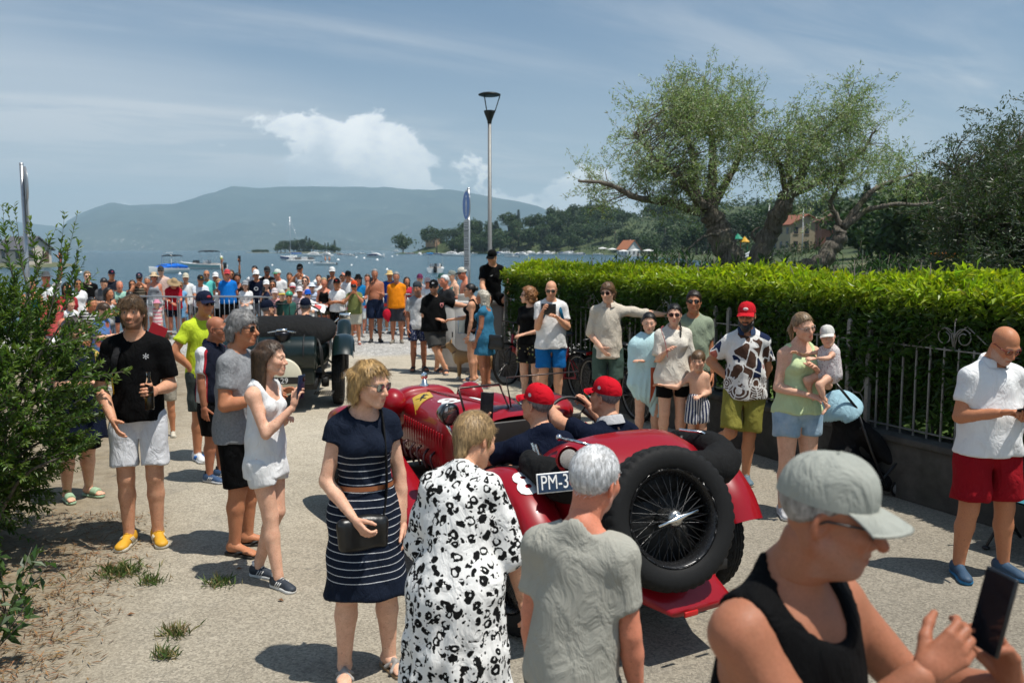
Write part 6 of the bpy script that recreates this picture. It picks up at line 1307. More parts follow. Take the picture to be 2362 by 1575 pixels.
 for s_ in (-1, 1):
  wheel(e, (s_*.72, -.02, .41), (s_, 0, 0), .415, .160); wheel(e, (s_*.70, 2.9, .41), (s_, 0, 0), .415, .160)
  fender(e, [(.50, .70), (.38, .88), (.12, .955), (-.14, .93), (-.36, .84), (-.48, .74)], .30, g, 'rear_fender', .045, .05, s_*.80); fender(e, [(3.3, .70), (3.1, .90), (2.8, .95), (2.5, .80), (2.2, .55)], .24, g, 'front_fender', .045, .05, s_*.72)
  m = MB(); m.tube([(s_*.46, -.5, 1.0), (s_*.52, -.58, .86), (s_*.54, -.52, .50), (s_*.62, -.1, .42)], .018, 6); m.tube([(s_*.50, -.66, .96), (s_*.52, -.64, .62), (s_*.56, -.5, .5)], .012, 6); m.tube([(s_*.58, .1, .62), (s_*.66, -.1, .58), (s_*.70, -.35, .86)], .014, 6); m.box((s_*.56, -.30, .42), (.07, .5, .06), bev=.01); m.build('spring_hanger', bp, e)
  for k in range(1): m = MB(); m.lathe([(0, -.05), (.09, -.05), (.1, 0), (.09, .05), (0, .05)], 18, M=np.stack([V3(0, 1, 0), V3(0, 0, 1), V3(1, 0, 0)], 1), o=(s_*.54, -.12, .36)); m.build('shock_absorber', bp, e)
 m = MB(); m.tube([(-.66, -.02, .41), (.66, -.02, .41)], .05, 10); m.ball((0, -.02, .41), (.17, .15, .17), 14); m.build('rear_axle', bp, e); m = MB(); m.box((0, 1.2, .36), (.9, 3.6, .12)); m.build('chassis', bp, e)
 m = MB()
 for k in range(9): m.tube([(.40+.03*k, -.42-.01*k, .20), (.43+.03*k, -.40, .245)], .012, 5)
 m.build('exhaust_fins', bp, e, kind='stuff')
 gl = NT('tourer_glass'); gl.set(col=gl.mix(gl.noise(5), (.93, .96, .95), (.98, 1, .99)), rough=.02, trans=1.0, ior=1.06)
 for s_ in (-1, 1):
  m = MB(); m.box((s_*.28, 1.25, 1.24), (.44, .006, .26)); m.build('aero_screen', gl.m, e, False); m = MB(); m.tube([(s_*.5, 1.25, 1.08), (s_*.5, 1.25, 1.37), (s_*.06, 1.25, 1.37), (s_*.06, 1.25, 1.08)], .010, 6); m.build('screen_frame', bp, e)
 m = MB(); m.box((.80, 1.0, 1.19), (.17, .02, .09), bev=.01); m.tube([(.70, 1.0, 1.16), (.58, 1.05, 1.04)], .010, 6); m.build('wing_mirror', ch, e)
 a = np.linspace(0, 2*math.pi, 25); m = MB(); m.tube(np.stack([.21*np.cos(a), 0*a, .21*np.sin(a)], 1), .013, 6, cap=False); sw = m.build('steering_wheel', bp, e); sw.location = (.24, .95, 1.16); sw.rotation_euler = (R(-20), 0, 0)
 return e
GCAR = green_car()
# ------------------------------------------------------------------ street furniture and other things
def street_lamp():
 b = at(1130, 577, 21); e = empty('street_lamp', 'tall grey street lamp with a dark open lantern head behind the hedge', 'lamp', None, (b[0], 21, 0)); gp = plain('grey_pole_paint', (.20, .20, .19), .5, .3); dk = plain('dark_lantern_metal', (.012, .016, .016), .45, .4)
 H_ = at(1130, 284, 21)[2]; T = at(1130, 217, 21)[2]; m = MB(); m.tube([(0, 0, 0), (0, 0, 1.0), (0, 0, H_)], [.060, .055, .042], 14); m.build('pole', gp, e)
 h = obj('lantern', None, e); h.location = (0, 0, H_); d = T-H_; m = MB(); m.lathe([(0, -.02), (.045, -.02), (.055, .05), (.12, .22), (.135, .26), (.13, .28), (0, .27)], 24); m.build('lantern_base', dk, h); m = MB(); m.lathe([(0, d+.02), (.20, d+.015), (.26, d-.01), (.262, d-.03), (.22, d-.045), (0, d-.04)], 32); m.build('lantern_roof', dk, h)
 for a in (0, 2.09, 4.19): m = MB(); m.tube([(.12*math.cos(a), .12*math.sin(a), .24), (.25*math.cos(a), .25*math.sin(a), d-.02)], .013, 6); m.build('lantern_arm', dk, h)
street_lamp()
def sign_post(px, Y, yc, label, nrm_, fig=True, panel=(508, 622), rad=.30):
 b = at(px, yc, Y); e = empty('pedestrian_sign', label, 'sign', None, (b[0], Y, 0)); gp = STEEL(); top = b[2]+rad+.04; m = MB(); m.tube([(0, 0, 0), (0, 0, top)], .030, 12); m.lathe([(0, top+.01), (.03, top+.01), (.032, top-.02)], 12); m.build('pole', gp, e); n = nrm(nrm_); r = nrm(np.cross(V3(0, 0, 1), n)); M = np.stack([r, V3(0, 0, 1), n], 1)
 d = obj('sign_disc', None, e); d.matrix_local = Matrix(np.vstack([np.hstack([M, (n*.045+V3(0, 0, b[2]))[:, None]]), [0, 0, 0, 1]]).tolist())
 m = MB(); m.lathe([(0, .004), (rad, .004), (rad+.004, 0), (rad, -.006), (0, -.006)], 40); m.build('backing', gp, d); m = MB(); m.lathe([(0, .006), (rad*.965, .006)], 40); m.build('blue_face', plain('sign_blue', (.035, .13, .42), .4), d, False); wh = plain('sign_white', (.78, .80, .80), .45)
 m = MB(); m.lathe([(rad*.93, .008), (rad*.965, .008)], 40); m.build('white_rim', wh, d, False)
 if fig:
  m = MB(); z = .0085; m.lathe([(0, z), (.030, z)], 16, o=(0, .175, 0))
  for a, b_, w in (((0, .13), (0, -.02), .040), ((-.01, .10), (-.065, -.02), .020), ((.01, .10), (.065, -.02), .020), ((-.012, -.02), (-.055, -.21), .026), ((.012, -.02), (.06, -.21), .026)):
   a, b_ = V3(*a, z), V3(*b_, z); t_ = nrm(b_-a); s_ = V3(-t_[1], t_[0], 0)*w/2; m.add([a-s_, a+s_, b_+s_*.8, b_-s_*.8], [[0, 3, 2, 1]])
  m.build('walking_figure', wh, d, False)
 za, zb = at(px, panel[0], Y)[2], at(px, panel[1], Y)[2]; w = .40; p = obj('notice_panel', None, e); p.matrix_local = Matrix(np.vstack([np.hstack([M, (n*.045+V3(0, 0, (za+zb)/2))[:, None]]), [0, 0, 0, 1]]).tolist()); m = MB(); m.box((0, 0, 0), (w, za-zb, .012)); m.build('panel', plain('panel_grey', (.42, .45, .46), .5), p, False)
 rng = np.random.default_rng(int(px)); m = MB(); y = (za-zb)/2-.05
 while y > -(za-zb)/2+.05:
  x = -w*.42; h_ = rng.choice([.010, .014, .022], p=[.6, .3, .1])
  while x < w*.36:
   l = rng.uniform(.02, .09); m.box((x+l/2, y, .0075), (l, h_, .002)); x += l+.014
  y -= h_+rng.choice([.014, .03])
 m.build('notice_lettering', plain('print_dark', (.04, .045, .05), .6), p, False, kind='stuff')
sign_post(1081, 17.8, 474, 'round blue pedestrian sign with a white walking figure over a notice panel', V3(-.955, -.30, 0))
sign_post(52, 14.0, 428, 'grey-backed round sign seen edge-on above the tall shrub', V3(.82, .57, 0), False, (462, 540))
def cabinet():
 b = gnd(1056, 858); e = empty('utility_cabinet', 'dirty white metal utility cabinet that people lean on', 'cabinet', None, (b[0], b[1]+.25, 0), R(-14)); t = NT('dirty_white_metal'); n = t.noise(4, 5); w = t.set(col=t.mix(t.ramp(n, .4, .75), (.74, .73, .70), (.52, .51, .48)), rough=.55, normal=t.bump(t.noise(40), .1, .005))
 m = MB(); m.box((0, 0, .64), (.56, .40, 1.16), bev=.012); m.build('casing', w, e); m = MB(); m.box((0, 0, .04), (.60, .44, .08), bev=.01); m.build('plinth', plain('plinth_concrete', (.25, .24, .22), .9), e); m = MB(); m.box((0, 0, 1.25), (.60, .44, .07), bev=.015); m.build('top_cap', w, e); m = MB(); m.box((.14, .02, 1.345), (.22, .30, .12), bev=.01); m.build('cap_block', plain('plinth_concrete2', (.42, .40, .36), .9), e)
 for x in (-.135, .135): m = MB(); m.box((x, -.204, .66), (.255, .012, 1.04), bev=.004); d = m.build('door', w, e); m = MB(); m.box((x+.09, -.216, .68), (.02, .02, .10), bev=.004); m.build('handle', BLACK_PL(), d)
 m = MB(); m.box((.14, -.212, .86), (.15, .003, .30)); m.build('notice', plain('pale_paper', (.50, .54, .50), .7), e, False)
 m = MB()
 for a, b_ in (((.065, 1.01), (.215, 1.01)), ((.065, .71), (.215, .71)), ((.065, .71), (.065, 1.01)), ((.215, .71), (.215, 1.01))): m.tube([(a[0], -.2145, a[1]), (b_[0], -.2145, b_[1])], .005, 4)
 m.build('notice_tape', plain('blue_tape', (.12, .22, .40), .6), e)
cabinet()
def barriers():
 st = STEEL(); fr = MB(); L = 2.2; fr.tube(smooth_pts([(-L/2, 0, .14), (-L/2, 0, .95), (-L/2+.10, 0, 1.06), (L/2-.10, 0, 1.06), (L/2, 0, .95), (L/2, 0, .14)], 30), .021, 8); fm = fr.mesh('frame', st); lo = MB(); lo.tube([(-L/2, 0, .20), (L/2, 0, .20)], .017, 6); lm = lo.mesh('lower_rail', st); ba = MB(); ba.tube([(0, 0, .20), (0, 0, 1.05)], .008, 5); bm = ba.mesh('bar', st); fo = MB(); fo.tube([(0, -.28, .01), (0, -.05, .12), (0, .05, .12), (0, .28, .01)], .015, 6); om = fo.mesh('foot', st)
 def put(X, Y, rz, label, grp='steel crowd barriers holding back the onlookers'):
  e = empty('crowd_barrier', label, 'barrier', grp, (X, Y, 0), rz); obj('frame', fm, e); obj('lower_rail', lm, e)
  for k in range(17): o = obj('bar', bm, e); o.location = (-L/2+L*(k+1)/18, 0, 0)
  for s_ in (-1, 1): o = obj('foot', om, e); o.location = (s_*L*.38, 0, 0)
 put(at(300, 577, 21.6)[0], 21.6, R(1), 'steel crowd barrier beside the shirtless boy'); put(at(300, 577, 21.6)[0]+2.28, 21.55, R(-1), 'steel crowd barrier that the person in red leans on'); put(at(300, 577, 21.6)[0]+4.56, 21.5, R(0), 'steel crowd barrier in front of the blue T-shirt'); put(at(905, 577, 22.6)[0], 22.6, R(2), 'steel crowd barrier behind the orange T-shirt')
 P = smooth_pts([at(735, 716, 21.6), at(800, 712, 21.6), at(850, 707, 21.6), at(905, 702, 21.6), at(962, 698, 21.6)], 40); V = np.concatenate([P+V3(0, 0, .035), P-V3(0, 0, .035)]); n = 40; F = np.stack([np.arange(n-1), np.arange(1, n), np.arange(1, n)+n, np.arange(n-1)+n], 1); C = np.where((np.arange(n)//2 % 2 == 0)[:, None], A_([.75, .74, .72]), A_([.55, .03, .03])); obj('barrier_tape', mk_mesh('barrier_tape', V, F, vcol_mat(.4, 'tape_plastic'), False, np.concatenate([C, C])), None, 'red and white striped barrier tape strung before the onlookers', 'tape')
barriers()
def bicycle(label, X, Y, yaw, col, lean=4, ebike=True, group='bicycles parked by the hedge'):
 e = empty('bicycle', label, 'bicycle', group, (X, Y, 0), R(yaw)); e.rotation_euler = (0, R(lean), R(yaw)); fp = plain('bike_paint_%s' % str(col), col, .3, 0, .1, coat=.6); bk = BLACK_PL(); r = .345; wb = 1.08; tm = MB(); a = np.linspace(0, 2*np.pi, 41); tm.tube(np.stack([0*a, r*np.cos(a), r*np.sin(a)], 1), .024, 8, cap=False); tme = tm.mesh('tyre', RUBBER()); sp = MB()
 for k in range(28): b = 2*math.pi*k/28; s_ = .03 if k % 2 else -.03; sp.tube([(s_, .02*math.cos(b+.8), .02*math.sin(b+.8)), (0, .325*math.cos(b), .325*math.sin(b))], .0014, 3, cap=False)
 rm = MB(); rm.tube(np.stack([0*a, .318*np.cos(a), .318*np.sin(a)], 1), .011, 6, cap=False); rme = rm.mesh('rim', plain('rim_grey', (.25, .25, .25), .3, .8)); sme = sp.mesh('spokes', plain('spoke_grey', (.3, .3, .3), .3, .8)); hb = MB(); hb.tube([(-.05, 0, 0), (.05, 0, 0)], .025, 10); hme = hb.mesh('hub', bk)
 for y in (wb, 0): w = obj('wheel', None, e); w.location = (0, y, r); obj('tyre', tme, w); obj('rim', rme, w); obj('spokes', sme, w, kind='stuff'); obj('hub', hme, w)
 bb = V3(0, .44, .29); hd = V3(0, wb-.22, .78); hb_ = V3(0, wb-.16, .60); st = V3(0, .28, .78); m = MB(); m.tube([hb_, bb], .042 if ebike else .022, 10); m.tube([hd, st-V3(0, 0, .12)], .019, 8); m.tube([bb, st], .018, 8); m.tube([hd+V3(0, -.01, .03), hb_], .022, 8)
 for s_ in (-1, 1): m.tube([bb+V3(s_*.03, 0, 0), (s_*.06, 0, r)], .011, 6); m.tube([st-V3(0, 0, .12), (s_*.06, 0, r)], .009, 6)
 m.build('frame', fp, e); m = MB()
 for s_ in (-1, 1): m.tube([hb_, (s_*.055, wb-.05, .52), (s_*.055, wb, r)], .014, 6)
 m.build('fork', bk, e); m = MB(); m.tube([hd, hd+V3(0, -.05, .22)], .014, 6); m.tube([(-.32, wb-.38, 1.04), (-.15, wb-.30, 1.03), (0, wb-.27, 1.0), (.15, wb-.30, 1.03), (.32, wb-.38, 1.04)], .013, 6); m.build('handlebar', bk, e); m = MB(); m.tube([st, st+V3(0, -.04, .18)], .013, 6); m.build('seat_post', bk, e); m = MB(); m.ball(st+V3(0, -.05, .20), (.075, .13, .035), 12); m.ball(st+V3(0, .06, .205), (.03, .09, .022), 10); m.build('saddle', bk, e)
 m = MB(); m.lathe([(0, -.012), (.085, -.012), (.09, 0), (.085, .012), (0, .012)], 24, M=np.stack([V3(0, 1, 0), V3(0, 0, 1), V3(1, 0, 0)], 1), o=bb+V3(.055, 0, 0))
 for s_ in (-1, 1): m.tube([bb+V3(s_*.07, 0, 0), bb+V3(s_*.08, .10*s_, -.13*s_)], .010, 5); m.box(bb+V3(s_*.12, .10*s_, -.13*s_), (.09, .06, .018))
 m.build('crank', plain('crank_metal', (.10, .10, .10), .35, .8), e)
 if ebike:
  m = MB(); aa = np.linspace(.3, 2.9, 20); V = np.concatenate([np.stack([np.full(20, x), .375*np.cos(aa)*1.0, r+.375*np.sin(aa)], 1) for x in (-.03, .03)]); m.add(V, np.stack([np.arange(19), np.arange(1, 20), np.arange(1, 20)+20, np.arange(19)+20], 1)); m.build('mudguard', bk, e); m = MB(); m.box((0, -.12, .75), (.13, .36, .02)); m.tube([(.06, -.2, .75), (.06, 0, r)], .008, 5); m.tube([(-.06, -.2, .75), (-.06, 0, r)], .008, 5); m.build('carrier', bk, e); m = MB(); m.box((0, -.31, .74), (.10, .02, .04), bev=.005); m.build('rear_light', plain('rear_light_red', (.4, .01, .01), .25), e)
 return e
bicycle('red electric bicycle whose thick red downtube shows beside the floral shorts', at(1176, 577, 14.5)[0]+.62, 15.2, 143, (.42, .006, .012), 5)
bicycle('red electric bicycle with rear carrier parked behind the bald man in white', at(1342, 577, 12.9)[0], 12.75, 27, (.42, .006, .012), -5)
bicycle('black bicycle leaning on the garden wall behind the towel', at(1478, 577, 11.6)[0]-.05, 11.25, 26, (.015, .015, .016), -6, False)
bicycle('dark bicycle lying in the pebbles behind the shirtless tanned man', at(880, 577, 23.2)[0], 23.3, 80, (.02, .02, .022), 60, False, None)
def dog():
 o = gnd(1083, 876); s = SDF(); hh = .36
 s.cone((0, -.18, .40), (0, .16, .39), .085, .105, .05); s.ell((0, .18, .37), (.085, .10, .12), .05); s.ell((0, -.20, .40), (.075, .09, .095), .04); s.cone((0, .22, .43), (0, .32, .56), .068, .055, .04); s.ell((0, .35, .585), (.055, .065, .055), .02); s.cone((0, .38, .572), (0, .475, .552), .034, .022, .015)
 for q in (-1, 1):
  s.cone((q*.03, .325, .62), (q*.048, .315, .69), .022, .006, .012); s.cone((q*.055, .18, .34), (q*.058, .175, .18), .040, .026, .02); s.cone((q*.058, .175, .18), (q*.058, .18, .03), .026, .021, .01); s.ell((q*.058, .20, .020), (.026, .042, .022), .01)
  s.cone((q*.05, -.20, .36), (q*.058, -.16, .22), .058, .036, .03); s.cone((q*.058, -.16, .22), (q*.058, -.255, .13), .033, .022, .012); s.cone((q*.058, -.255, .13), (q*.058, -.235, .03), .021, .020, .01); s.ell((q*.058, -.21, .020), (.026, .042, .022), .01)
 V, F = s.mesh(.009); z, y = V[:, 2], V[:, 1]; C = np.tile(A_([.36, .215, .10]), (len(V), 1)); C[z < .07] = (.62, .55, .45); k = (y > .40) & (z < .60); C[k] = (.05, .035, .025); k = np.abs(V[:, 0]) > .0; C[(y > .25) & (z < .47) & (y < .40)] = (.50, .38, .24)
 t = NT('dog_fur'); v = t.mapv((1, .35, .6)); f = t.noise(90, 4, .6, v); mt = t.set(col=t.mix(.7, t.attr('col'), t.mix(f, (.6, .6, .6), (1.35, 1.35, 1.35)), 'MULTIPLY'), rough=.8, spec=.2, normal=t.bump(f, .5, .006))
 e = obj('dog', mk_mesh('dog', V, F, mt, True, C), None, 'tan dog with pointed ears standing beside the white cabinet', 'dog', None, None, (o[0], o[1]+.02, 0), R(84)); s = SDF(); P = smooth_pts([(0, -.26, .43), (0, -.34, .40), (.01, -.38, .30), (.02, -.39, .20)], 8)
 for i in range(7): s.cone(P[i], P[i+1], .030+.012*math.sin(i*.6), .030+.012*math.sin(i*.6+.6), .02)
 V, F = s.mesh(.009); C = np.tile(A_([.30, .17, .075]), (len(V), 1)); obj('tail', mk_mesh('tail', V, F, mt, True, C), e); a = np.linspace(0, 2*math.pi, 20); m = MB(); m.tube(np.stack([.066*np.cos(a), .255+.045*np.sin(a)*1.0+0*a, .475+.05*np.sin(a)*-.55], 1), .010, 6, cap=False); m.build('collar', plain('dark_collar', (.06, .02, .02), .6), e)
dog()
def stroller():
 b = gnd(2050, 1150); e = empty('stroller', 'folded-back black stroller with a pale blue canopy by the garden wall', 'stroller', None, (b[0], b[1]+.05, 0), R(0)); bk = cloth((.012, .012, .013)); bl = cloth((.33, .52, .60)); fr = BLACK_PL(); px = lambda a, b_, dy=0.0: at(a, b_, b[1]+.05+dy)-V3(b[0], b[1]+.05, 0)
 m = MB()
 for dy in (0, .42): m.tube([px(1975, 940, dy), px(2010, 1040, dy), px(2045, 1120, dy)-V3(0, 0, .02)], .012, 6); m.tube([px(2085, 1050, dy), px(2030, 1110, dy), px(1985, 1165, dy)], .011, 6); m.tube([px(1975, 940, dy), px(1925, 880, dy)], .012, 6)
 m.tube([px(1925, 880, 0), px(1925, 880, .42)], .014, 6); m.build('frame', fr, e)
 pts = [(1950, 960), (1985, 985), (2040, 1050), (2085, 1100), (2060, 1125), (2000, 1100), (1945, 1050)]; s = SDF(); P = [px(a, b_, .21) for a, b_ in pts]
 s.cone(P[0], P[2], .10, .08, .05); s.cone(P[2], P[3], .08, .06, .05); s.cone(P[0], P[6], .10, .12, .06); s.cone(P[6], P[4], .12, .08, .06)
 for d in (-.12, .12): s.cone(P[1]+V3(0, d, 0), P[2]+V3(0, d, 0), .07, .06, .04); s.cone(P[6]+V3(0, d, 0), P[4]+V3(0, d, 0), .09, .06, .05)
 s.disp(fold_noise(.012, 5, 1.7)); V, F = s.mesh(.014); obj('seat', mk_mesh('seat', V, F, bk), e)
 s = SDF(); c = px(1940, 950, .21); s.ell(c, (.19, .25, .20), .02); s.ell(c-V3(.0, 0, .05), (.175, .232, .18), .01, 's'); s.cut(c-V3(0, 0, .04), V3(.55, 0, -1)); s.disp(fold_noise(.007, 8, 1.7)); V, F = s.mesh(.012); obj('canopy', mk_mesh('canopy', V, F, bl), e)
 for (a, b_, dy, r) in ((2072, 1142, 0, .075), (2072, 1142, .42, .075), (1985, 1170, 0, .085), (1985, 1170, .42, .085)):
  c = px(a, b_, dy); w = obj('wheel', None, e); w.location = Vector((c[0], c[1], r)); m = MB(); aa = np.linspace(0, 2*np.pi, 25); m.tube(np.stack([r*.86*np.cos(aa), 0*aa, r*.86*np.sin(aa)], 1), r*.15, 8, cap=False); m.build('tyre', RUBBER(), w); m = MB(); m.lathe([(0, .012), (r*.5, .012), (r*.72, .006), (r*.72, -.006), (r*.5, -.012), (0, -.012)], 18, M=rotm((1, 0, 0), R(90))); m.build('rim', plain('stroller_rim', (.12, .12, .12), .4), w)
stroller()
def camp_chair():
 b = gnd(2318, 1290); e = empty('folding_chair', 'folding camp chair with teal fabric and black legs behind the red shorts', 'chair', None, (b[0]+.30, b[1]+.10, 0), R(-60)); fr = BLACK_PL(); fb = cloth((.05, .19, .25)); m = MB()
 for s_ in (-1, 1):
  m = MB(); m.tube([(s_*.26, -.22, .02), (s_*.26, .20, .44)], .012, 6); m.build('leg', fr, e); m = MB(); m.tube([(s_*.26, .22, .02), (s_*.26, -.20, .44), (s_*.26, -.24, .62)], .012, 6); m.build('leg', fr, e); m = MB(); m.tube([(s_*.27, .22, .44), (s_*.27, .32, .90)], .012, 6); m.build('back_post', fr, e)
  m = MB(); m.ball((s_*.26, -.22, .015), (.03, .03, .015), 8); m.build('foot', fr, e)
 g = [(x, y, .42-.05*(1-(x/.26)**2)*(1-(y/.25)**2)) for x in np.linspace(-.26, .26, 9) for y in np.linspace(-.24, .24, 9)]; V = A_(g); m = MB(); m.add(np.concatenate([V, V-V3(0, 0, .012)]), [grid_faces(9, 9)[:, ::-1], grid_faces(9, 9)+81]); m.build('seat', fb, e); g = [(x, .23+.08*z+.04*(1-(x/.26)**2), .46+.42*z) for x in np.linspace(-.26, .26, 9) for z in np.linspace(0, 1, 7)]; V = A_(g); m = MB(); m.add(np.concatenate([V, V+V3(0, .012, 0)]), [grid_faces(9, 7), grid_faces(9, 7)[:, ::-1]+63]); m.build('backrest', fb, e)
camp_chair()
# ------------------------------------------------------------------ boats and buoys on the lake
def dist_w(py): d = ray(CX, py); return d[1]*(WATER-CAM_H)/d[2]
BW = lambda: plain('gelcoat_white', (.74, .74, .72), .3, 0, .06); BN = lambda: cloth((.018, .030, .09)); BB = lambda: cloth((.02, .13, .50)); BG = lambda: plain('boat_window', (.03, .04, .05), .1)
def hull_rings(L, B, D, n=14, fl=.0):
 t = np.linspace(0, 1, n); R_ = []
 for x in t:
  w = B/2*min(1, 1.12*(1-x**2.6)**.8) if x > .0 else B/2*.94; sh = D*(.75+.35*x*x); k = D*.35*x**3
  R_.append([(-w, 0, sh), (-w*.93, 0, sh*.55), (-w*.72, 0, k), (0, 0, k-.15*D*(1-x)), (w*.72, 0, k), (w*.93, 0, sh*.55), (w, 0, sh), (w*.8, 0, sh+.03), (0, 0, sh+.05*D), (-w*.8, 0, sh+.03)])
 R_ = A_(R_, float); R_[:, :, 1] = (t*L-L/2)[:, None]; R_[:, :, 2] -= D*.18; return R_
def boat(px, py, label, L=6.0, yaw=90, kind='speed', cover=None, bimini=None, group='boats moored on the lake', tower=False, people=0, stripe=None):
 Y = dist_w(py); X = at(px, py, Y)[0]; B = L*.34; D = L*.15; e = empty({'sail': 'sailboat', 'raft': 'floating_platform'}.get(kind, 'motorboat'), label, 'boat' if kind != 'raft' else 'platform', group, (X, Y, WATER), R(yaw)); w = BW()
 if kind == 'raft':
  m = MB(); m.box((0, 0, .25), (B*1.6, L, .35), bev=.05); m.build('deck', w, e); 
  for i in range(7): m = MB(); m.tube([((-1)**i*B*.7, -L/2+L*i/7, .4), ((-1)**i*B*.7, -L/2+L*i/7, 1.5)], .03, 5); m.build('post', BLACK_PL(), e)
  for i in range(4): m = MB(); m.box((0, -L*.4+L*.25*i, .75), (B*.9, L*.16, .7), bev=.06); m.build('seat_block', plain('raft_grey%d' % (i % 2), ((.12, .12, .12), (.5, .5, .5))[i % 2], .6), e)
  return e
 V, F = loft(hull_rings(L, B if kind != 'sail' else B*.9, D)); m = MB(); m.add(V, F); h = m.build('hull', w, e, auto=38)
 if stripe: m = MB(); RR = hull_rings(L*1.003, B*1.012 if kind != 'sail' else B*.911, D); V, F = loft(RR[:, [0, 1]]*1.0, closed=False, caps=False); V[:, 2] -= .04*D; m.add(V, F); V, F = loft(RR[:, [5, 6]], closed=False, caps=False); V[:, 2] -= .04*D; m.add(V, F); m.build('stripe', plain('stripe_%s' % str(stripe), stripe, .4), h)
 z = D*.62
 if kind in ('speed', 'open'):
  m = MB(); m.box((0, -L*.16, z+.06*D), (B*.66, L*.46, .16*D)); m.build('cockpit', plain('boat_interior', (.30, .27, .24), .7), e); m = MB(); a = np.linspace(-1.25, 1.25, 12); p1 = np.stack([B*.40*np.sin(a), L*.10+L*.09*np.cos(a), np.full(12, z+.12*D)], 1); p2 = p1*V3(.86, .94, 1)+V3(0, 0, .42*D); m.add(np.concatenate([p1, p2]), np.stack([np.arange(11), np.arange(1, 12), np.arange(1, 12)+12, np.arange(11)+12], 1)); m.build('windscreen', BG(), e)
  for s_ in (-1, 1): m = MB(); m.box((s_*B*.18, -L*.12, z+.3*D), (B*.22, B*.22, .55*D), bev=.05); m.build('seat', w, e)
  m = MB(); m.box((0, -L*.52, z*.75), (B*.20, B*.16, .8*D), bev=.06); m.build('outboard_motor', BLACK_PL(), e)
 if kind == 'cruiser':
  V, F = loft([sring(-L*.30, B*.34, z, z+.70*D, 3.4), sring(-L*.05, B*.34, z, z+1.0*D, 3.4), sring(L*.12, B*.30, z, z+.85*D, 3.0), sring(L*.30, B*.16, z, z+.28*D, 2.6)]); m = MB(); m.add(V, F); c = m.build('cabin', w, e, auto=40); V, F = loft([sring(-L*.20, B*.347, z+.42*D, z+.70*D, 4), sring(-L*.02, B*.347, z+.45*D, z+.78*D, 4), sring(L*.12, B*.308, z+.42*D, z+.66*D, 4)]); m = MB(); m.add(V, F); m.build('windows', BG(), c, auto=40); m = MB(); m.tube([(-B*.34, -L*.18, z+.7*D), (-B*.28, -L*.24, z+1.5*D), (B*.28, -L*.24, z+1.5*D), (B*.34, -L*.18, z+.7*D)], .05, 6); m.build('radar_arch', w, e)
 if cover is not None: V, F = loft([sring(-L*.47, B*.44, z*.9, z+.42*D, 2.6), sring(-L*.2, B*.46, z*.9, z+.75*D, 2.4), sring(L*.08, B*.42, z*.9, z+.62*D, 2.4), sring(L*.25, B*.30, z*.9, z+.30*D, 2.4)]); m = MB(); m.add(V, F); m.build('cover', cloth(cover), e)
 if bimini is not None:
  zt = z+1.9*D if kind != 'cruiser' else z+2.0*D; m = MB(); g = A_([(x*B*.42, -L*.17+y*L*.17, zt-.16*D*x*x-.05*D*y*y) for x in np.linspace(-1, 1, 9) for y in np.linspace(-1, 1, 5)]); m.add(np.concatenate([g, g-V3(0, 0, .04)]), [grid_faces(9, 5)[:, ::-1], grid_faces(9, 5)+45]); bi = m.build('bimini', cloth(bimini), e); m = MB()
  for s_ in (-1, 1):
   for y in (-L*.32, -L*.02): m.tube([(s_*B*.44, -L*.17, z), (s_*B*.41, y, zt-.16*D)], .02, 5)
  m.build('bimini_frame', CHROME(), bi)
 if tower: m = MB(); m.tube([(-B*.42, L*.02, z), (-B*.32, -L*.02, z+1.9*D), (B*.32, -L*.02, z+1.9*D), (B*.42, L*.02, z)], .035, 6); m.box((0, -L*.06, z+2.15*D), (B*.5, L*.1, .06)); m.build('wake_tower', w, e)
 if kind == 'sail':
  mt = plain('mast_alloy', (.66, .67, .68), .35, .5); m = MB(); m.tube([(0, L*.06, z), (0, L*.06, z+L*1.28)], .075, 8); m.build('mast', mt, e); m = MB(); m.tube([(0, L*.05, z+1.1), (0, -L*.38, z+1.15)], .14, 8); m.build('furled_sail', BB(), e); m = MB(); V, F = loft([sring(-L*.12, B*.28, z, z+.40*D, 3), sring(L*.2, B*.2, z, z+.30*D, 3)]); m.add(V, F); m.build('cabin', w, e, auto=40); m = MB(); m.tube([(0, L*.06, z+L*1.27), (0, L*.49, z)], .02, 4); m.tube([(0, L*.06, z+L*1.27), (0, -L*.48, z)], .02, 4); m.build('stays', mt, e, kind='stuff')
 for k in range(people):
  m = MB(); m.ball((B*.1*(-1)**k, -L*.2+.7*k, z+.75), (.2, .17, .36), 8); m.ball((B*.1*(-1)**k, -L*.2+.7*k, z+1.2), (.11, .12, .14), 8); o = m.build('person', plain('far_skin', TAN, .6), None, label='far swimmer-clad person sitting in the small white dinghy', cat='person', group='people in the dinghy'); o.location = (X, Y, WATER); o.rotation_euler = (0, 0, R(yaw))
 return e
boat(385, 630, 'motorboat with bright blue cover, black sunshade and white tower', 6.0, 160, 'speed', (.02, .15, .60), (.012, .012, .014), tower=True)
boat(466, 620, 'long white speedboat with a dark folded sunshade lying side-on', 7.4, 78, 'speed', None, (.015, .016, .02), stripe=(.35, .50, .48))
boat(674, 600, 'white sailboat with bare mast and blue furled sail', 9.0, 62, 'sail', stripe=(.03, .06, .2))
boat(694, 603, 'dark cluttered floating platform moored beside the sailboat', 6.5, 90, 'raft', group=None)
boat(722, 592, 'white cruiser moored behind the floating platform', 8.5, 95, 'cruiser'); boat(752, 590, 'white cruiser with pale cabin between platform and navy-covered boat', 8.0, 60, 'cruiser')
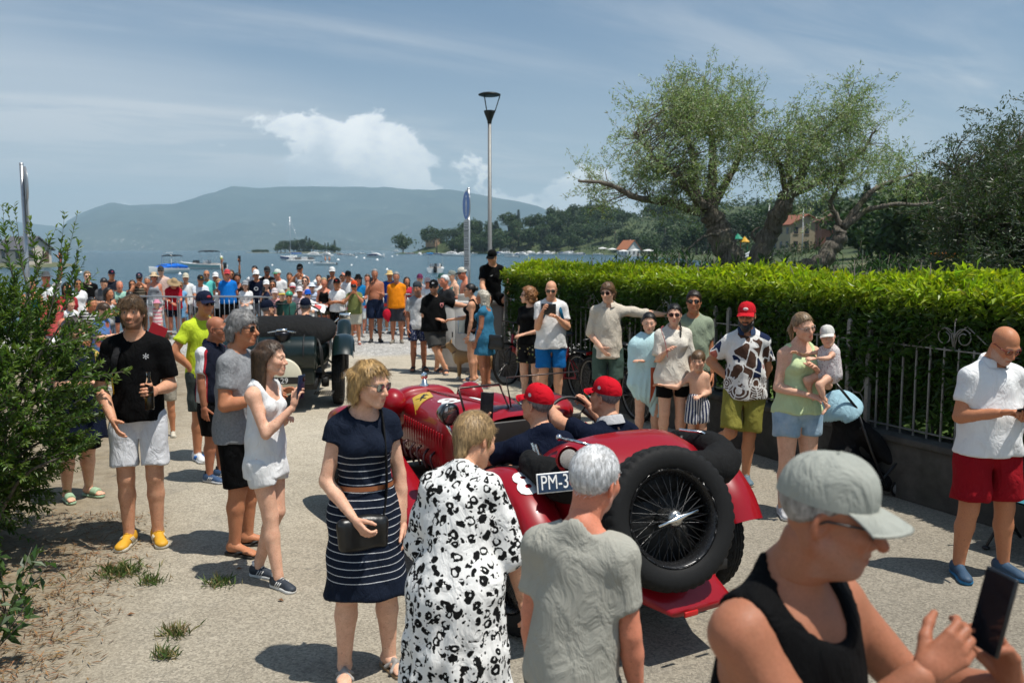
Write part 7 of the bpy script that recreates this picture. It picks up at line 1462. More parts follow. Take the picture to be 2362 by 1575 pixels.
boat(749, 612, 'small white dinghy with two people aboard', 4.3, 96, 'open', people=2); boat(868, 594, 'white motorboat under a navy cover', 7.5, 250, 'cruiser', (.018, .03, .09)); boat(786, 588, 'small white motorboat with a red stripe', 5.5, 75, 'speed', stripe=(.4, .03, .03))
boat(913, 581, 'far white yacht off the wooded point', 14, 80, 'cruiser'); boat(946, 586, 'white open boat with red trim near the wooded point', 7, 100, 'speed', stripe=(.35, .04, .04)); boat(968, 588, 'small white cruiser beside the bright blue cover', 6.5, 20, 'cruiser'); boat(988, 588, 'white boat with a bright blue canopy', 7, 70, 'speed', (.03, .25, .60))
boat(1005, 628, 'white motorboat with navy sunshade seen from astern', 6.4, 4, 'speed', None, (.02, .03, .10)); boat(1040, 591, 'sleek white motor yacht with a sharp bow pointing at the sign', 9.5, 75, 'cruiser'); boat(1066, 592, 'white motor yacht just behind the notice panel', 8.5, 100, 'cruiser')
rb = np.random.default_rng(4)
for k in range(17):
 px = 1140+k*12.5+rb.uniform(-4, 4); boat(px, 585.5+rb.uniform(0, 3.6), 'white boat in the moored row along the wooded shore', rb.uniform(6, 9), rb.uniform(30, 150), 'cruiser' if k % 3 else 'speed', None if k % 4 else (.02, .05, .16), None, 'boats in the row along the wooded shore')
for px, py in ((1088, 587), (805, 590), (830, 587), (600, 582), (570, 581), (520, 581), (253, 579.6), (665, 584), (640, 583), (930, 584), (1010, 586), (1180, 594), (1380, 588)): boat(px, py, 'small distant white boat far out on the lake', rb.uniform(5.5, 8), rb.uniform(60, 120), 'speed', group='small distant boats')
for k, (px, py) in enumerate(((133, 614), (172, 620), (186, 628), (415, 632), (713, 607), (811, 612), (893, 622), (727, 650), (810, 590), (822, 594), (840, 596), (905, 592), (780, 600), (628, 612), (850, 588), (870, 600), (916, 589), (885, 586))):
 Y = dist_w(py); X = at(px, py, Y)[0]; r = .24 if py > 605 else .5; m = MB(); m.lathe([(0, .95), (.18, .85), (.55, .35), (.8, .12), (1, 0), (.8, -.3), (0, -.4)], 16); m.xform(np.eye(3)*r); e = empty('mooring_buoy', 'white conical mooring buoy floating on the lake', 'buoy', 'mooring buoys', (X, Y, WATER)); m.build('float', plain('buoy_white', (.80, .79, .76), .4), e); m = MB(); m.tube([(0, 0, r*.9), (0, 0, r*1.15)], r*.07, 6); m.build('ring_stem', STEEL(), e)
# ------------------------------------------------------------------ houses and shore things across the bay
def house(px, py, Y, w, d, h, rh, yaw, label, wall=(.55, .50, .42), roof=(.36, .13, .07), nw=3, floors=1, z=None):
 X = at(px, py, Y)[0]; zz = float(hill_z(X, Y)) if z is None else z; e = empty('house', label, 'house', None, (X, Y, zz), R(yaw)); wm = plain('wall_%s' % str(wall), wall, .9, 0, .12, .6); rm = plain('roof_%s' % str(roof), roof, .9, 0, .25, 3); m = MB(); m.box((0, 0, h/2-1), (w, d, h+2)); m.add([(-w/2, -d/2, h), (w/2, -d/2, h), (0, -d/2, h+rh*.97), (-w/2, d/2, h), (w/2, d/2, h), (0, d/2, h+rh*.97)], [A_([[0, 1, 2], [5, 4, 3]])]); m.build('wall', wm, e, False)
 o = .5
 for s_ in (-1, 1): m = MB(); a = V3(s_*(w/2+o), 0, h-rh*o/(w/2)); b = V3(0, 0, h+rh); V = [a+V3(0, -d/2-o, 0), b+V3(0, -d/2-o, 0), b+V3(0, d/2+o, 0), a+V3(0, d/2+o, 0)]; V = A_(V+[v+V3(0, 0, .18) for v in V]); m.add(V, [[0, 1, 2, 3], [4, 7, 6, 5], [0, 4, 5, 1], [1, 5, 6, 2], [2, 6, 7, 3], [3, 7, 4, 0]]); ro = m.build('roof', rm, e, False)
 m = MB(); m.box((w*.2, d*.1, h+rh*.95), (.6, .6, 1.4)); m.build('chimney', wm, ro, False); gm = plain('far_window', (.05, .055, .06), .2)
 for fl in range(floors):
  for k in range(nw):
   m = MB(); x = -w/2+w*(k+.5)/nw; zc = (fl+.55)*h/floors; m.box((x, -d/2-.01, zc), (.9, .06, 1.3)); wi = m.build('window', gm, e, False); m = MB(); m.box((x, -d/2-.06, zc-.70), (1.1, .12, .08)); m.build('sill', wm, wi, False)
   m = MB(); m.box((-w/2-.01, -d/2+d*(k+.5)/nw, zc), (.06, .9, 1.3)); m.build('window', gm, e, False)
 m = MB(); m.box((w*.3, -d/2-.015, 1.0), (1.0, .07, 2.0)); m.build('door', plain('far_door', (.12, .07, .04), .7), e, False); return e
house(1450, 574, 430, 7, 11, 4.2, 4.0, 20, 'white gabled house with an orange roof by the water', (.62, .62, .60), (.45, .16, .07))
house(1838, 584, 175, 7, 7, 5.4, 1.8, 12, 'cream two-storey house with red roof between the olive trunks', (.36, .30, .20), (.24, .09, .05), 3, 2)
house(1918, 584, 165, 5, 6, 5.0, 1.4, -8, 'brick-red house with dark windows right of the olive trunk', (.26, .12, .08), (.20, .09, .06), 2, 2)
house(2120, 576, 150, 8, 7, 3.0, 1.8, 30, 'low beige house with a brown roof near the yellow banner', (.42, .36, .27), (.20, .13, .09)); house(2245, 570, 120, 6, 6, 4.6, 1.2, 10, 'shaded brown villa behind the dark olive tree', (.20, .13, .10), (.16, .09, .07), 2, 2)
house(1000, 570, 735, 12, 9, 4.5, 2.5, 70, 'ochre villa among the trees on the point', (.42, .26, .16), (.34, .15, .09)); house(1362, 520, 830, 7, 6, 4, 1.6, 40, 'small white house high on the far wooded slope', (.66, .65, .62), (.45, .40, .36)); house(2135, 488, 260, 9, 7, 3.4, 1.6, 60, 'pale house with terrace high on the right-hand hill', (.62, .61, .58), (.50, .48, .45)); house(1165, 572, 690, 6, 6, 3, 1.5, 10, 'small pale boathouse at the foot of the wood', (.45, .42, .36), (.30, .26, .22))
def left_house():
 b = at(60, 577, 150); m = MB(); m.ball((b[0]-2, 153, WATER-.3), (9, 9, 1.2), 24); t = NT('left_bank'); m.build('left_bank', t.set(col=t.mix(t.noise(.5, 4), (.05, .08, .03), (.16, .15, .10)), rough=.95), kind='structure'); house(55, 577, 150, 5, 7, 2.3, 1.9, 65, 'small pale house with a grey roof behind the tall shrub', (.58, .50, .42), (.10, .10, .11), 2, 1, WATER+.8)
left_house()
def shore_things():
 def parasol(px, py, Y, col, label, r=1.6):
  b = at(px, py, Y); e = empty('parasol', label, 'parasol', 'parasols on the far shore', (b[0], Y, b[2]-2.4)); m = MB(); m.tube([(0, 0, -.5), (0, 0, 2.6)], .05, 6); m.build('pole', STEEL(), e); m = MB(); m.lathe([(0, 2.75), (r*.5, 2.5), (r, 2.1), (r, 2.05), (r*.5, 2.42), (0, 2.65)], 8); m.build('canopy', cloth(col), e, False)
 for px, py, Y in ((1390, 572, 430), (1412, 574, 420), (1438, 578, 380), (1465, 576, 400), (1495, 577, 360), (1222, 580, 560), (1262, 580, 560)): parasol(px, py, Y, (.70, .69, .66), 'white parasol on the beach across the bay', 2.4)
 b = at(1680, 585, 150); e = empty('play_tower', 'colourful playground tower with purple and red cone roof', 'playground', None, (b[0], 150, b[2])); 
 for i, (x, col, zt) in enumerate(((0, (.18, .03, .30), 2.3), (1.55, (.01, .22, .12), 2.5), (2.7, (.60, .32, .01), 2.0))):
  m = MB(); m.lathe([(0, zt+.9), (.9, zt), (.9, zt-.08), (0, zt+.8)], 8, o=(x, 0, 0)); m.build('cone_roof', plain('play_roof%d' % i, col, .4), e, False)
  for s_ in (-1, 1): m = MB(); m.tube([(x+s_*.5, 0, 0), (x+s_*.5, 0, zt)], .06, 6); m.build('post', plain('play_post%d' % i, ((.02, .2, .5), (.5, .03, .03), (.02, .25, .1))[i], .4), e)
 m = MB(); m.tube([(-.5, -.2, 1.2), (-1.2, -.5, .6), (-1.7, -.8, .1)], .32, 8); m.build('slide', plain('play_red', (.50, .015, .02), .35), e); m = MB(); m.box((1.5, 0, .7), (1.6, .4, .5), bev=.1); m.build('panel', plain('play_teal', (.02, .30, .38), .4), e)
 b = at(2172, 580, 85); e = empty('banner_flag', 'tall yellow and white banner on a thin pole', 'flag', None, (b[0], 85, b[2]-1)); h = at(2172, 497, 85)[2]-b[2]+1; m = MB(); m.tube([(0, 0, 0), (0, 0, h)], .03, 6); m.build('pole', STEEL(), e); m = MB(); m.box((.18, 0, h-1.0), (.32, .015, 1.9)); m.build('banner', plain('banner_yellow', (.70, .55, .06), .7), e, False); m = MB(); m.box((.18, 0, h-1.25), (.325, .02, .55)); m.build('white_field', plain('banner_white', (.72, .72, .70), .7), e, False)
 for i, (px, y0, y1, Y) in enumerate(((1850, 482, 586, 120), (1775, 510, 590, 110), (1990, 500, 590, 100), (1758, 470, 590, 140))):
  b = at(px, y1, Y); h = at(px, y0, Y)[2]-b[2]; e = empty('flagpole', ('bare white flagpole left of the brick-red house', 'short pale mast between the olive trunks', 'thin pale pole right of the leaning olive trunk', 'leaning sailboat mast on the shore seen between the olive trunks')[i], 'pole', None, (b[0], Y, b[2]-1)); m = MB(); m.tube([(0, 0, 0), (.02*h*(i == 3)*6, 0, h+1)], [.07, .05], 6); m.build('pole', plain('mast_white', (.6, .6, .58), .4), e); m = MB(); m.ball((.02*h*(i == 3)*6, 0, h+1), .09, 6); m.build('finial', STEEL(), e)
 for k in range(5):
  b = at(2210+k*22, 588+2*(k % 2), 58); e = empty('kayak', 'orange kayak in the stack beyond the hedge' if k != 2 else 'yellow kayak among the orange ones beyond the hedge', 'kayak', 'kayaks stacked beyond the hedge', (b[0], 58+.8*k, b[2]-.25), R(70+7*k)); col = (.75, .22, .01) if k != 2 else (.75, .50, .02); m = MB(); t_ = np.linspace(-1, 1, 13); V, F = loft([[(max(.02, .36*(1-x*x)**.7)*math.cos(a), x*1.7, .2+max(.02, .20*(1-x*x)**.6)*math.sin(a)+.12*x*x) for a in np.linspace(0, 2*math.pi, 12, endpoint=False)] for x in t_]); m.add(V, F); m.build('hull', plain('kayak_%s' % str(col), col, .35), e); m = MB(); m.ball((0, -.1, .36), (.22, .42, .06), 10); m.build('cockpit', BLACK_PL(), e)
 for k, (px, py, Y) in enumerate(((2050, 584, 120), (1735, 588, 130))):
  boat_like = at(px, py, Y); e = empty('parked_car', 'white car parked on the shore road %s' % ('beside the thin pale pole', 'left of the low beige house', 'under the olive tree', 'by the yellow banner')[k], 'car', None, (boat_like[0], Y, boat_like[2]-.9), R(80)); m = MB(); V, F = loft([sring(-2.0, .75, .3, .85, 4), sring(-1.6, .82, .25, .95, 4), sring(1.5, .82, .25, .90, 4), sring(2.05, .7, .3, .7, 4)]); m.add(V, F); V, F = loft([sring(-1.5, .68, .8, 1.0, 4), sring(-1.0, .66, .8, 1.42, 4), sring(.4, .66, .8, 1.42, 4), sring(1.1, .7, .8, .95, 4)]); m.add(V, F); m.build('body', plain('far_car_white', (.7, .7, .69), .3), e, auto=40); V, F = loft([sring(-1.1, .67, 1.0, 1.32, 4), sring(.5, .67, 1.0, 1.32, 4)]); m = MB(); m.add(V, F); m.build('windows', BG(), e, auto=40)
  for x in (-.8, .8):
   for y in (-1.3, 1.3): m = MB(); m.lathe([(0, -.1), (.3, -.1), (.32, 0), (.3, .1), (0, .1)], 14, M=np.stack([V3(0, 1, 0), V3(0, 0, 1), V3(1, 0, 0)], 1), o=(x, y, .32)); m.build('wheel', RUBBER(), e)
shore_things()
# ------------------------------------------------------------------ cloth patterns
def pat(name, fn, rough=.85):
 if name not in MATS: t = NT(name); MATS[name] = finish_cloth(t, fn(t), rough)
 return MATS[name]
def p_dress(t):
 x, y, z = t.sep(); w = t.math('ADD', z, t.math('MULTIPLY', t.noise(5, 2), .012)); f = t.math('FRACT', t.math('MULTIPLY', w, 27.0)); s = t.math('LESS_THAN', f, .10); lo = t.math('GREATER_THAN', z, .52); hi = t.math('LESS_THAN', z, 1.20); s = t.math('MULTIPLY', s, t.math('MULTIPLY', lo, hi)); base = t.mix(t.noise(300, 2), (.004, .007, .016), (.012, .018, .034)); return t.mix(s, base, (.55, .56, .58))
def p_leopard(t):
 P = t.tc.outputs['Object']; wv = t.n('ShaderNodeVectorMath', {0: P, 1: t.n('ShaderNodeVectorMath', {0: t.n('ShaderNodeTexNoise', {'Vector': P, 'Scale': 20.0, 'Detail': 2.0}).outputs['Color'], 1: (.045, .045, .045)}, operation='MULTIPLY').outputs[0]}, operation='ADD').outputs[0]
 d = t.vor(24, wv, 'F1', 'Distance', .85); col = t.sep(t.vor(24, wv, 'F1', 'Color', .85)); ring = t.math('MULTIPLY', t.math('LESS_THAN', d, .47), t.math('GREATER_THAN', d, t.math('MULTIPLY_ADD', col[0], .26, .05))); gap = t.math('GREATER_THAN', t.noise(28, 2, .5), .42); s = t.math('MULTIPLY', ring, gap); sm = t.math('LESS_THAN', t.vor(40, t.mapv((1, 1, 1), (3, 1, 2), (0, 0, 0), wv), 'F1', 'Distance', .9), .20); s = t.math('MAXIMUM', s, t.math('MULTIPLY', sm, t.math('GREATER_THAN', d, .50))); return t.mix(s, (.78, .77, .74), (.008, .008, .008))
def p_vstripe(c1, c2, n=9.0):
 def f(t): x, y, z = t.sep(); a = t.math('ARCTAN2', y, x); s = t.math('GREATER_THAN', t.math('SINE', t.math('MULTIPLY', a, n*2.0)), .1); return t.mix(s, c1, c2)
 return f
def p_hstripe(c1, c2, k=16.0, c3=None):
 def f(t): x, y, z = t.sep(); w = t.math('MULTIPLY_ADD', t.noise(6, 2), .02, z); s = t.math('GREATER_THAN', t.math('SINE', t.math('MULTIPLY', w, k*6.283)), .15); c = t.mix(s, c1, c2); return c if c3 is None else t.mix(t.math('GREATER_THAN', t.math('SINE', t.math('MULTIPLY', w, k*2.1)), .4), c, c3)
 return f
def p_floral(t):
 d = t.vor(24); c = t.vor(24, None, 'F1', 'Color'); s = t.math('MULTIPLY', t.math('LESS_THAN', d, .36), t.math('GREATER_THAN', t.sep(c)[0], .45)); return t.mix(s, (.010, .010, .011), t.mix(t.sep(c)[1], (.50, .40, .14), t.mix(t.sep(c)[2], (.10, .16, .05), (.55, .50, .42))))
def p_dots(t): return t.mix(t.math('LESS_THAN', t.vor(46), .30), (.02, .03, .085), (.42, .44, .50))
def p_blocks(t):
 P = t.tc.outputs['Object']; v = t.mapv((10, 10, 7), (0, 0, .2), (0, R(18), 0)); c = t.n('ShaderNodeTexVoronoi', {'Vector': v, 'Scale': 1.0, 'Randomness': .75}, feature='F1', distance='CHEBYCHEV').outputs['Color']; e = t.n('ShaderNodeTexVoronoi', {'Vector': v, 'Scale': 1.0, 'Randomness': .75}, feature='F2', distance='CHEBYCHEV').outputs['Distance']; e1 = t.n('ShaderNodeTexVoronoi', {'Vector': v, 'Scale': 1.0, 'Randomness': .75}, feature='F1', distance='CHEBYCHEV').outputs['Distance']; q = t.sep(c)
 col = t.mix(t.math('GREATER_THAN', q[0], .36), (.085, .045, .030), (.012, .020, .055)); col = t.mix(t.math('GREATER_THAN', q[0], .60), col, (.42, .12, .085)); col = t.mix(t.math('GREATER_THAN', q[0], .74), col, (.70, .68, .64)); w = t.vor(5.5, None, 'F1'); rings = t.math('GREATER_THAN', t.math('SINE', t.math('MULTIPLY', w, 60.0)), .2); z = t.sep()[2]; low = t.math('LESS_THAN', z, 1.03); col = t.mix(low, col, t.mix(rings, (.085, .045, .030), (.70, .68, .64))); return t.mix(t.math('LESS_THAN', t.math('SUBTRACT', e, e1), .085), col, (.72, .70, .66))
def p_dirtshirt(t): x, y, z = t.sep(); return t.mix(t.ramp(t.math('ADD', z, t.math('MULTIPLY', t.noise(9), .2)), 1.15, 1.35), (.66, .66, .66), (.30, .31, .33))
def p_ombre(t): x, y, z = t.sep(); return t.mix(t.ramp(z, .60, .80), (.55, .58, .56), (.01, .12, .40))
def p_polo(t):
 x, y, z = t.sep(); a = t.math('ABSOLUTE', x); sl = t.math('GREATER_THAN', a, .148); st = t.math('MULTIPLY', sl, t.math('LESS_THAN', t.math('ABSOLUTE', t.math('ADD', y, .01)), .055)); rd = t.math('MULTIPLY', sl, t.math('LESS_THAN', t.math('ABSOLUTE', t.math('SUBTRACT', t.math('ABSOLUTE', t.math('ADD', y, .01)), .062)), .006)); c = t.mix(st, (.008, .010, .020), (.72, .72, .72)); return t.mix(rd, c, (.35, .02, .03))
def p_baby(t): return t.mix(t.math('LESS_THAN', t.vor(75), .30), (.62, .57, .55), (.34, .20, .22))
def p_grey(t): return t.mix(t.ramp(t.noise(60, 4, .7), .3, .7), (.17, .175, .185), (.29, .295, .30))
def p_denim(t): return t.mix(t.ramp(t.noise(9, 5), .3, .7), (.22, .34, .45), (.42, .54, .62))
def p_linen(t): v = t.mapv((260, 260, 40)); return t.mix(t.ramp(t.noise(1, 3, .6, v), .3, .7), (.50, .43, .34), (.66, .59, .49))
def p_blueset(t): return t.mix(t.ramp(t.vor(7), .25, .45), (.40, .12, .07), (.10, .20, .44))
NAVY = (.004, .0075, .021); BLK = (.0024, .0024, .0027); WHT = (.76, .76, .75); CREAM = (.68, .63, .54); GRY = (.18, .18, .19); SAGE = (.26, .31, .22)
def who(label, hx, hy, Y=None, feet=None, cap=0.0, X=None, **kw):
 """hx, hy: where the crown of the head is seen; feet: where it stands"""
 if feet is not None: gx, gy, _ = gnd(*feet)
 else: gy = Y; gx = at(hx, hy, Y)[0]
 if X is not None: gx = X
 top = at(hx, hy, gy)[2]; H = kw.pop('H', None) or (top-(.028 if kw.get('hat') else .012)-cap)
 return person(label, gx, gy, H=H, **kw)
# ------------------------------------------------------------------ foreground
sx = at(1845, 1016, 1.86)[0]
w1 = at(2118, 1560, 1.64); w2 = at(2335, 1590, 1.74)
FG = person('older man in black tank top and grey-green cap holding up a phone', sx-.01, 1.86, H=1.765, yaw=214, lod=0, skin=mul(DEEP, .9), g=1.16, belly=1.25, top=('tank', BLK, {'e': .012, 'ax': .030, 'scoop': .95}), bot=('shorts', (.08, .08, .08), .9), hair=('buzz', H_GREY), hat=('cap', (.33, .34, .30)), glasses=('spec', (.012, .012, .012)), aR=('ik', w1, V3(-.7, .1, -1)), aL=('ik', w2, V3(.6, .3, -1)), hR='grip', hL='phone', fingR=V3(.80, .10, .55), palmR=V3(.35, .85, .0), fingL=V3(-.28, -.10, .95), palmL=V3(-.90, -.2, 0), head=(33, -13, 0), hs=.97, nose=1.25, jaw=1.08, fat=.6, seed=1, beard=(.18, (.40, .36, .33)), armg=1.10)
phone_at(at(2290, 1410, 1.70), V3(-.96, -.26, .16), V3(.20, .0, 1), 'dark phone held up by the older man in the black tank top', None, (.078, .165, .010))
m = MB(); a = np.linspace(0, 2*math.pi, 20); c = at(2168, 1523, 1.665); M = frame_to(nrm(V3(.55, .1, .75)), V3(0, -1, 0)); m.tube((np.stack([.0105*np.cos(a), 0*a, .0105*np.sin(a)], 1) @ M.T)+c, .0022, 6, cap=False); child_world(FG, 'ring', m, plain('gold', (.70, .46, .14), .25, 1.0))
WHM = who('white-haired man in a beige-grey T-shirt seen from behind', 1388, 1046, 2.80, lod=0, skin=RUDDY, yaw=-22, g=.93, belly=1.05, top=('tee', (.36, .35, .30), {'sl': .70, 'e': .016, 'nk': 1.25}), bot=('shorts', (.14, .14, .13), .95), hair=('crop', H_WHITE), head=(-14, -2, 4), lean=(3, 3), seed=4, aR='down', aL='down', beard=(.3, (.5, .46, .43)), X=.20)
LEO = who('woman with short blond hair in a black and white leopard-print dress', 1050, 985, 3.45, H=1.535, lod=0, sex='f', skin=LIGHT, yaw=-18, g=1.20, belly=1.1, top=('dress', pat('leopard_print', p_leopard), {'len': 1.55, 'fl': 1.30, 'sl': 1.15, 'sr': .052, 'e': .020, 'pleat': 13, 'nk': 1.05, 'fd': .86}), hair=('short', (.40, .26, .12)), shoe=('sandal', ((.2, .15, .1), (.2, .14, .08))), aR=((.34, .10, -1), (.12, .28, -1)), aL=((.30, .05, -1), (.05, .3, -1)), head=(-22, -10, 0), lean=(13, 0), seed=6, X=-.235, wr=1.4)
m = MB(); 
NAV = who('smiling woman in a navy striped dress with mirrored sunglasses and shoulder bag', 872, 826, feet=(848, 1550), lod=0, sex='f', skin=FAIR, yaw=203, g=1.05, top=('dress', pat('navy_striped_knit', p_dress), {'len': 1.02, 'fl': 1.22, 'sl': .30, 'sr': .043, 'e': .012, 'nk': 1.35}), hair=('bob', (.44, .27, .10)), glasses=('mirror', (.10, .09, .08)), shoe=('sandal', ((.30, .28, .26), (.30, .19, .10))), aR=((.24, .04, -1), (-.40, .62, -.62)), aL=((.20, -.02, -1), (.02, .16, -1)), hR='grip', head=(38, -10, 0), seed=9, legs=None, stance=.10, bust=.95, nose=.95)
i_ = NAV; m = MB(); a = np.linspace(0, 2*math.pi, 40); zb = i_['waist']+i_['u']*.012; m.add(*loft([np.stack([zb+i_['rg']*(.150*math.cos(t))+i_['ft']*(.132*math.sin(t))+i_['u']*z for t in a[:-1]]) for z in (-.012, .012)], caps=False)); obj('belt', m.mesh('belt', plain('tan_leather', (.30, .10, .035), .5)), i_['o'])
hb = i_['WR'][1]; bag = empty('shoulder_bag', 'black leather shoulder bag on a wide strap worn over the navy dress', 'bag', None, tuple(i_['org']), R(203)); s = SDF(); bc = i_['hc']+i_['ft']*.150+i_['rg']*.045-i_['u']*.065; s.box(bc, (.125, .030, .085), .03, .02); s.ell(bc+i_['u']*.04, (.120, .036, .05), .02); s.disp(fold_noise(.006, 3, 1.7)); V, F = s.mesh(.008); lb = plain('black_leather', (.010, .010, .010), .35, 0, .3, 20, .3, 60); obj('bag_body', mk_mesh('bag_body', V, F, lb), bag); m = MB(); m.tube(smooth_pts([bc+i_['rg']*.10+i_['u']*.06, bc+i_['ft']*.035+i_['u']*.05, bc-i_['rg']*.10+i_['u']*.06], 12), .006, 6); m.build('zip', plain('zip_metal', (.3, .3, .3), .3, .8), bag)
m = MB(); P = smooth_pts([bc-i_['rg']*.10+i_['u']*.06, i_['waist']-i_['rg']*.085+i_['ft']*.118, i_['chest']-i_['rg']*.075+i_['ft']*.150, i_['nb']-i_['rg']*.085+i_['ft']*.055-i_['u']*.008, i_['nb']-i_['rg']*.085-i_['ft']*.035-i_['u']*.005, i_['chest']-i_['rg']*.06-i_['ft']*.13], 26); V, F = tube(P, .021, 8, squash=.25); obj('strap', mk_mesh('strap', V, F, cloth((.014, .014, .014))), bag)
# ------------------------------------------------------------------ the group on the left
BT = who('young bearded man in black T-shirt and white shorts with yellow sneakers holding a beer', 322, 676, feet=(332, 1252), lod=0, skin=LIGHT, yaw=197, g=.88, top=('tee', BLK, {'sl': .80, 'sr': .045, 'e': .015, 'hem': -.02}), bot=('shorts', (.70, .71, .74), .80, 1.12), hair=('messy', (.13, .075, .035)), shoe=('sneaker', ((.66, .34, .025), (.62, .58, .48), (.66, .34, .03), (.60, .55, .42), (.01, .01, .012))), aR=((.26, .05, -1), (-.30, .52, -.62)), aL=((.20, -.04, -1), (-.22, .80, .02)), hR='relax', hL='grip', palmL=V3(-.7, -.1, -.05), head=(-8, 2, 0), beard=(.75, H_BROWN), seed=11, stance=.075)
def bottle(p, q, label):
 c = p['w'](p['WR'][q])+p['Mw'] @ (nrm(p['WR'][q]-p['EL'][q])*.085)+V3(-.01, -.02, -.02); e = empty('beer_bottle', label, 'bottle', None, tuple(c), 0); gl = NT('clear_glass'); gl.set(col=gl.mix(gl.noise(4), (.92, .95, .93), (.99, 1, .99)), rough=.03, trans=1.0, ior=1.3); m = MB(); m.lathe([(0, -.10), (.029, -.10), (.031, -.09), (.031, .05), (.026, .08), (.014, .115), (.0125, .155), (.014, .157), (.014, .166), (.011, .166)], 24); m.build('glass', gl.m, e); m = MB(); m.lathe([(0, -.096), (.028, -.096), (.028, .015), (0, .015)], 20); m.build('beer', plain('lager', (.42, .24, .03), .15), e); m = MB(); m.lathe([(0, .015), (.028, .0152), (.0278, .03), (0, .031)], 20); m.build('froth', plain('froth', (.75, .72, .62), .7), e)
bottle(BT, -1, 'half-full clear beer bottle in the hand of the bearded man in black')
i_ = BT; bp = empty('backpack', 'dark backpack with yellow strap on the bearded man in black', 'backpack', None, tuple(i_['org']), R(197)); s = SDF(); s.box(i_['chest']-i_['ft']*.205-i_['u']*.03, (.14, .075, .21), .05, .02); s.disp(fold_noise(.006, 2, 1.7)); V, F = s.mesh(.012); obj('pack', mk_mesh('pack', V, F, cloth((.02, .02, .022))), bp)
m = MB(); V, F = tube(smooth_pts([i_['chest']-i_['ft']*.13+i_['rg']*.10+i_['u']*.09, i_['nb']+i_['rg']*.095-i_['u']*.030, i_['chest']+i_['rg']*.125+i_['ft']*.135+i_['u']*.06, i_['chest']+i_['rg']*.150+i_['ft']*.105-i_['u']*.05], 18), .026, 8, squash=.3); obj('strap', mk_mesh('strap', V, F, cloth((.016, .016, .017))), bp); V, F = tube(smooth_pts([i_['chest']+i_['rg']*.150+i_['ft']*.108-i_['u']*.045, i_['waist']+i_['rg']*.155+i_['ft']*.085+i_['u']*.08, i_['waist']+i_['rg']*.15+i_['ft']*.02-i_['u']*.02], 10), .013, 6, squash=.4); obj('webbing', mk_mesh('webbing', V, F, cloth((.62, .36, .02))), bp)
me = text_mesh('*', .10, .0006, plain('white_print', (.7, .7, .7), .7)); xf_mesh(me, np.stack([-i_['rg'], i_['u'], i_['ft']], 1), i_['chest']-i_['rg']*.085+i_['ft']*.148+i_['u']*.045); obj('print', me, i_['o'])
GT = who('grey-haired man in a grey T-shirt with dark sunglasses and flip-flops', 560, 716, feet=(560, 1268), lod=0, skin=TAN, yaw=262, g=1.12, belly=1.15, top=('tee', pat('washed_grey_jersey', p_grey), {'sl': .62, 'e': .012, 'hem': -.05}), bot=('shorts', BLK, .95), hair=('volume', H_GREY), glasses=('sun', (.012, .012, .012)), shoe=('flipflop', ((.02, .02, .02), (.03, .025, .02))), aR=((.22, .02, -1), (-.15, .92, .18)), aL=((.2, .1, -1), (-.3, .95, .2)), head=(-6, -3, 0), nose=1.2, seed=13)
GY = gnd(622, 1340)[1]
GW = who('long-haired girl in white tank top and shorts taking a picture with her phone', 612, 786, feet=(622, 1340), lod=0, sex='f', skin=FAIR, yaw=252, g=.86, bust=.75, top=('strap', WHT, {'e': .018, 'hem': -.07, 'ax': .028}), bot=('shorts', (.68, .68, .67), .42, 1.10), hair=('long', H_BROWN), shoe=('sneaker', ((.03, .038, .050), (.68, .67, .64), (.68, .67, .64), (.66, .65, .62), (.75, .75, .74))), aR=('ik', at(676, 938, GY-.12), V3(-.3, -.3, -1)), aL=('ik', at(662, 965, GY+.02), V3(.1, .3, -1)), hR='phone', palmR=V3(.55, .7, 0), fingR=V3(.25, .15, 1), head=(14, -2, 0), seed=15, nose=.9, legs={1: ((.06, .06, .47), (.08, .12, .085), (V3(.35, 1, 0), V3(0, 0, 1))), -1: ((-.05, .04, .47), (-.055, -.12, .085), (V3(.1, 1, 0), V3(0, 0, 1)))})
phone_at(at(694, 892, GY-.10), V3(-.88, .30, .05), V3(.10, 0, 1), 'navy phone raised by the girl in the white tank top', None, col=(.012, .02, .05))
PL = who('bald man in navy polo with white sleeve stripe and blue running shoes', 508, 732, feet=(498, 1106), lod=1, skin=DEEP, yaw=256, g=1.10, belly=1.2, top=('polo', pat('navy_team_polo', p_polo), {'sl': .72, 'collar': NAVY}), bot=('shorts', BLK, .95), hair=('bald', H_GREY), glasses=('spec', (.03, .03, .03)), shoe=('sneaker', ((.04, .08, .16), (.55, .56, .58), (.03, .05, .10), (.5, .5, .5), (.012, .012, .014))), aR=((.16, .0, -1), (.04, .10, -1)), head=(4, -8, 0), seed=17, jaw=1.1)
LT = who('man in lime T-shirt with navy cap and sunglasses, hand on hip', 488, 666, feet=(478, 1058), lod=1, skin=TAN, yaw=232, g=1.0, top=('tee', (.50, .62, .035), {'sl': .62}), bot=('shorts', (.05, .06, .055), .9), hair=('crop', H_DARK), hat=('cap', (.010, .014, .035), (.012, .016, .04), (.45, .05, .06)), glasses=('sun', (.01, .01, .01)), shoe=('sneaker', ((.66, .66, .65), (.7, .7, .7), (.7, .7, .7), (.02, .15, .50), (.7, .7, .7))), aR=((.55, -.15, -.9), (-.55, .25, -.65)), head=(-4, -4, 0), seed=19)
NB = who('woman in navy dress and pale green slides half hidden by the shrub', 172, 728, feet=(182, 1150), lod=1, sex='f', skin=FAIR, yaw=235, g=1.35, belly=1.2, top=('dress', NAVY, {'len': .80, 'fl': 1.2, 'sl': .6}), bot=('shorts', BLK, 1.0), hair=('longwave', H_DARK), shoe=('slide', ((.32, .46, .30), (.30, .43, .28))), aR='chest', head=(0, -12, 0), seed=21)
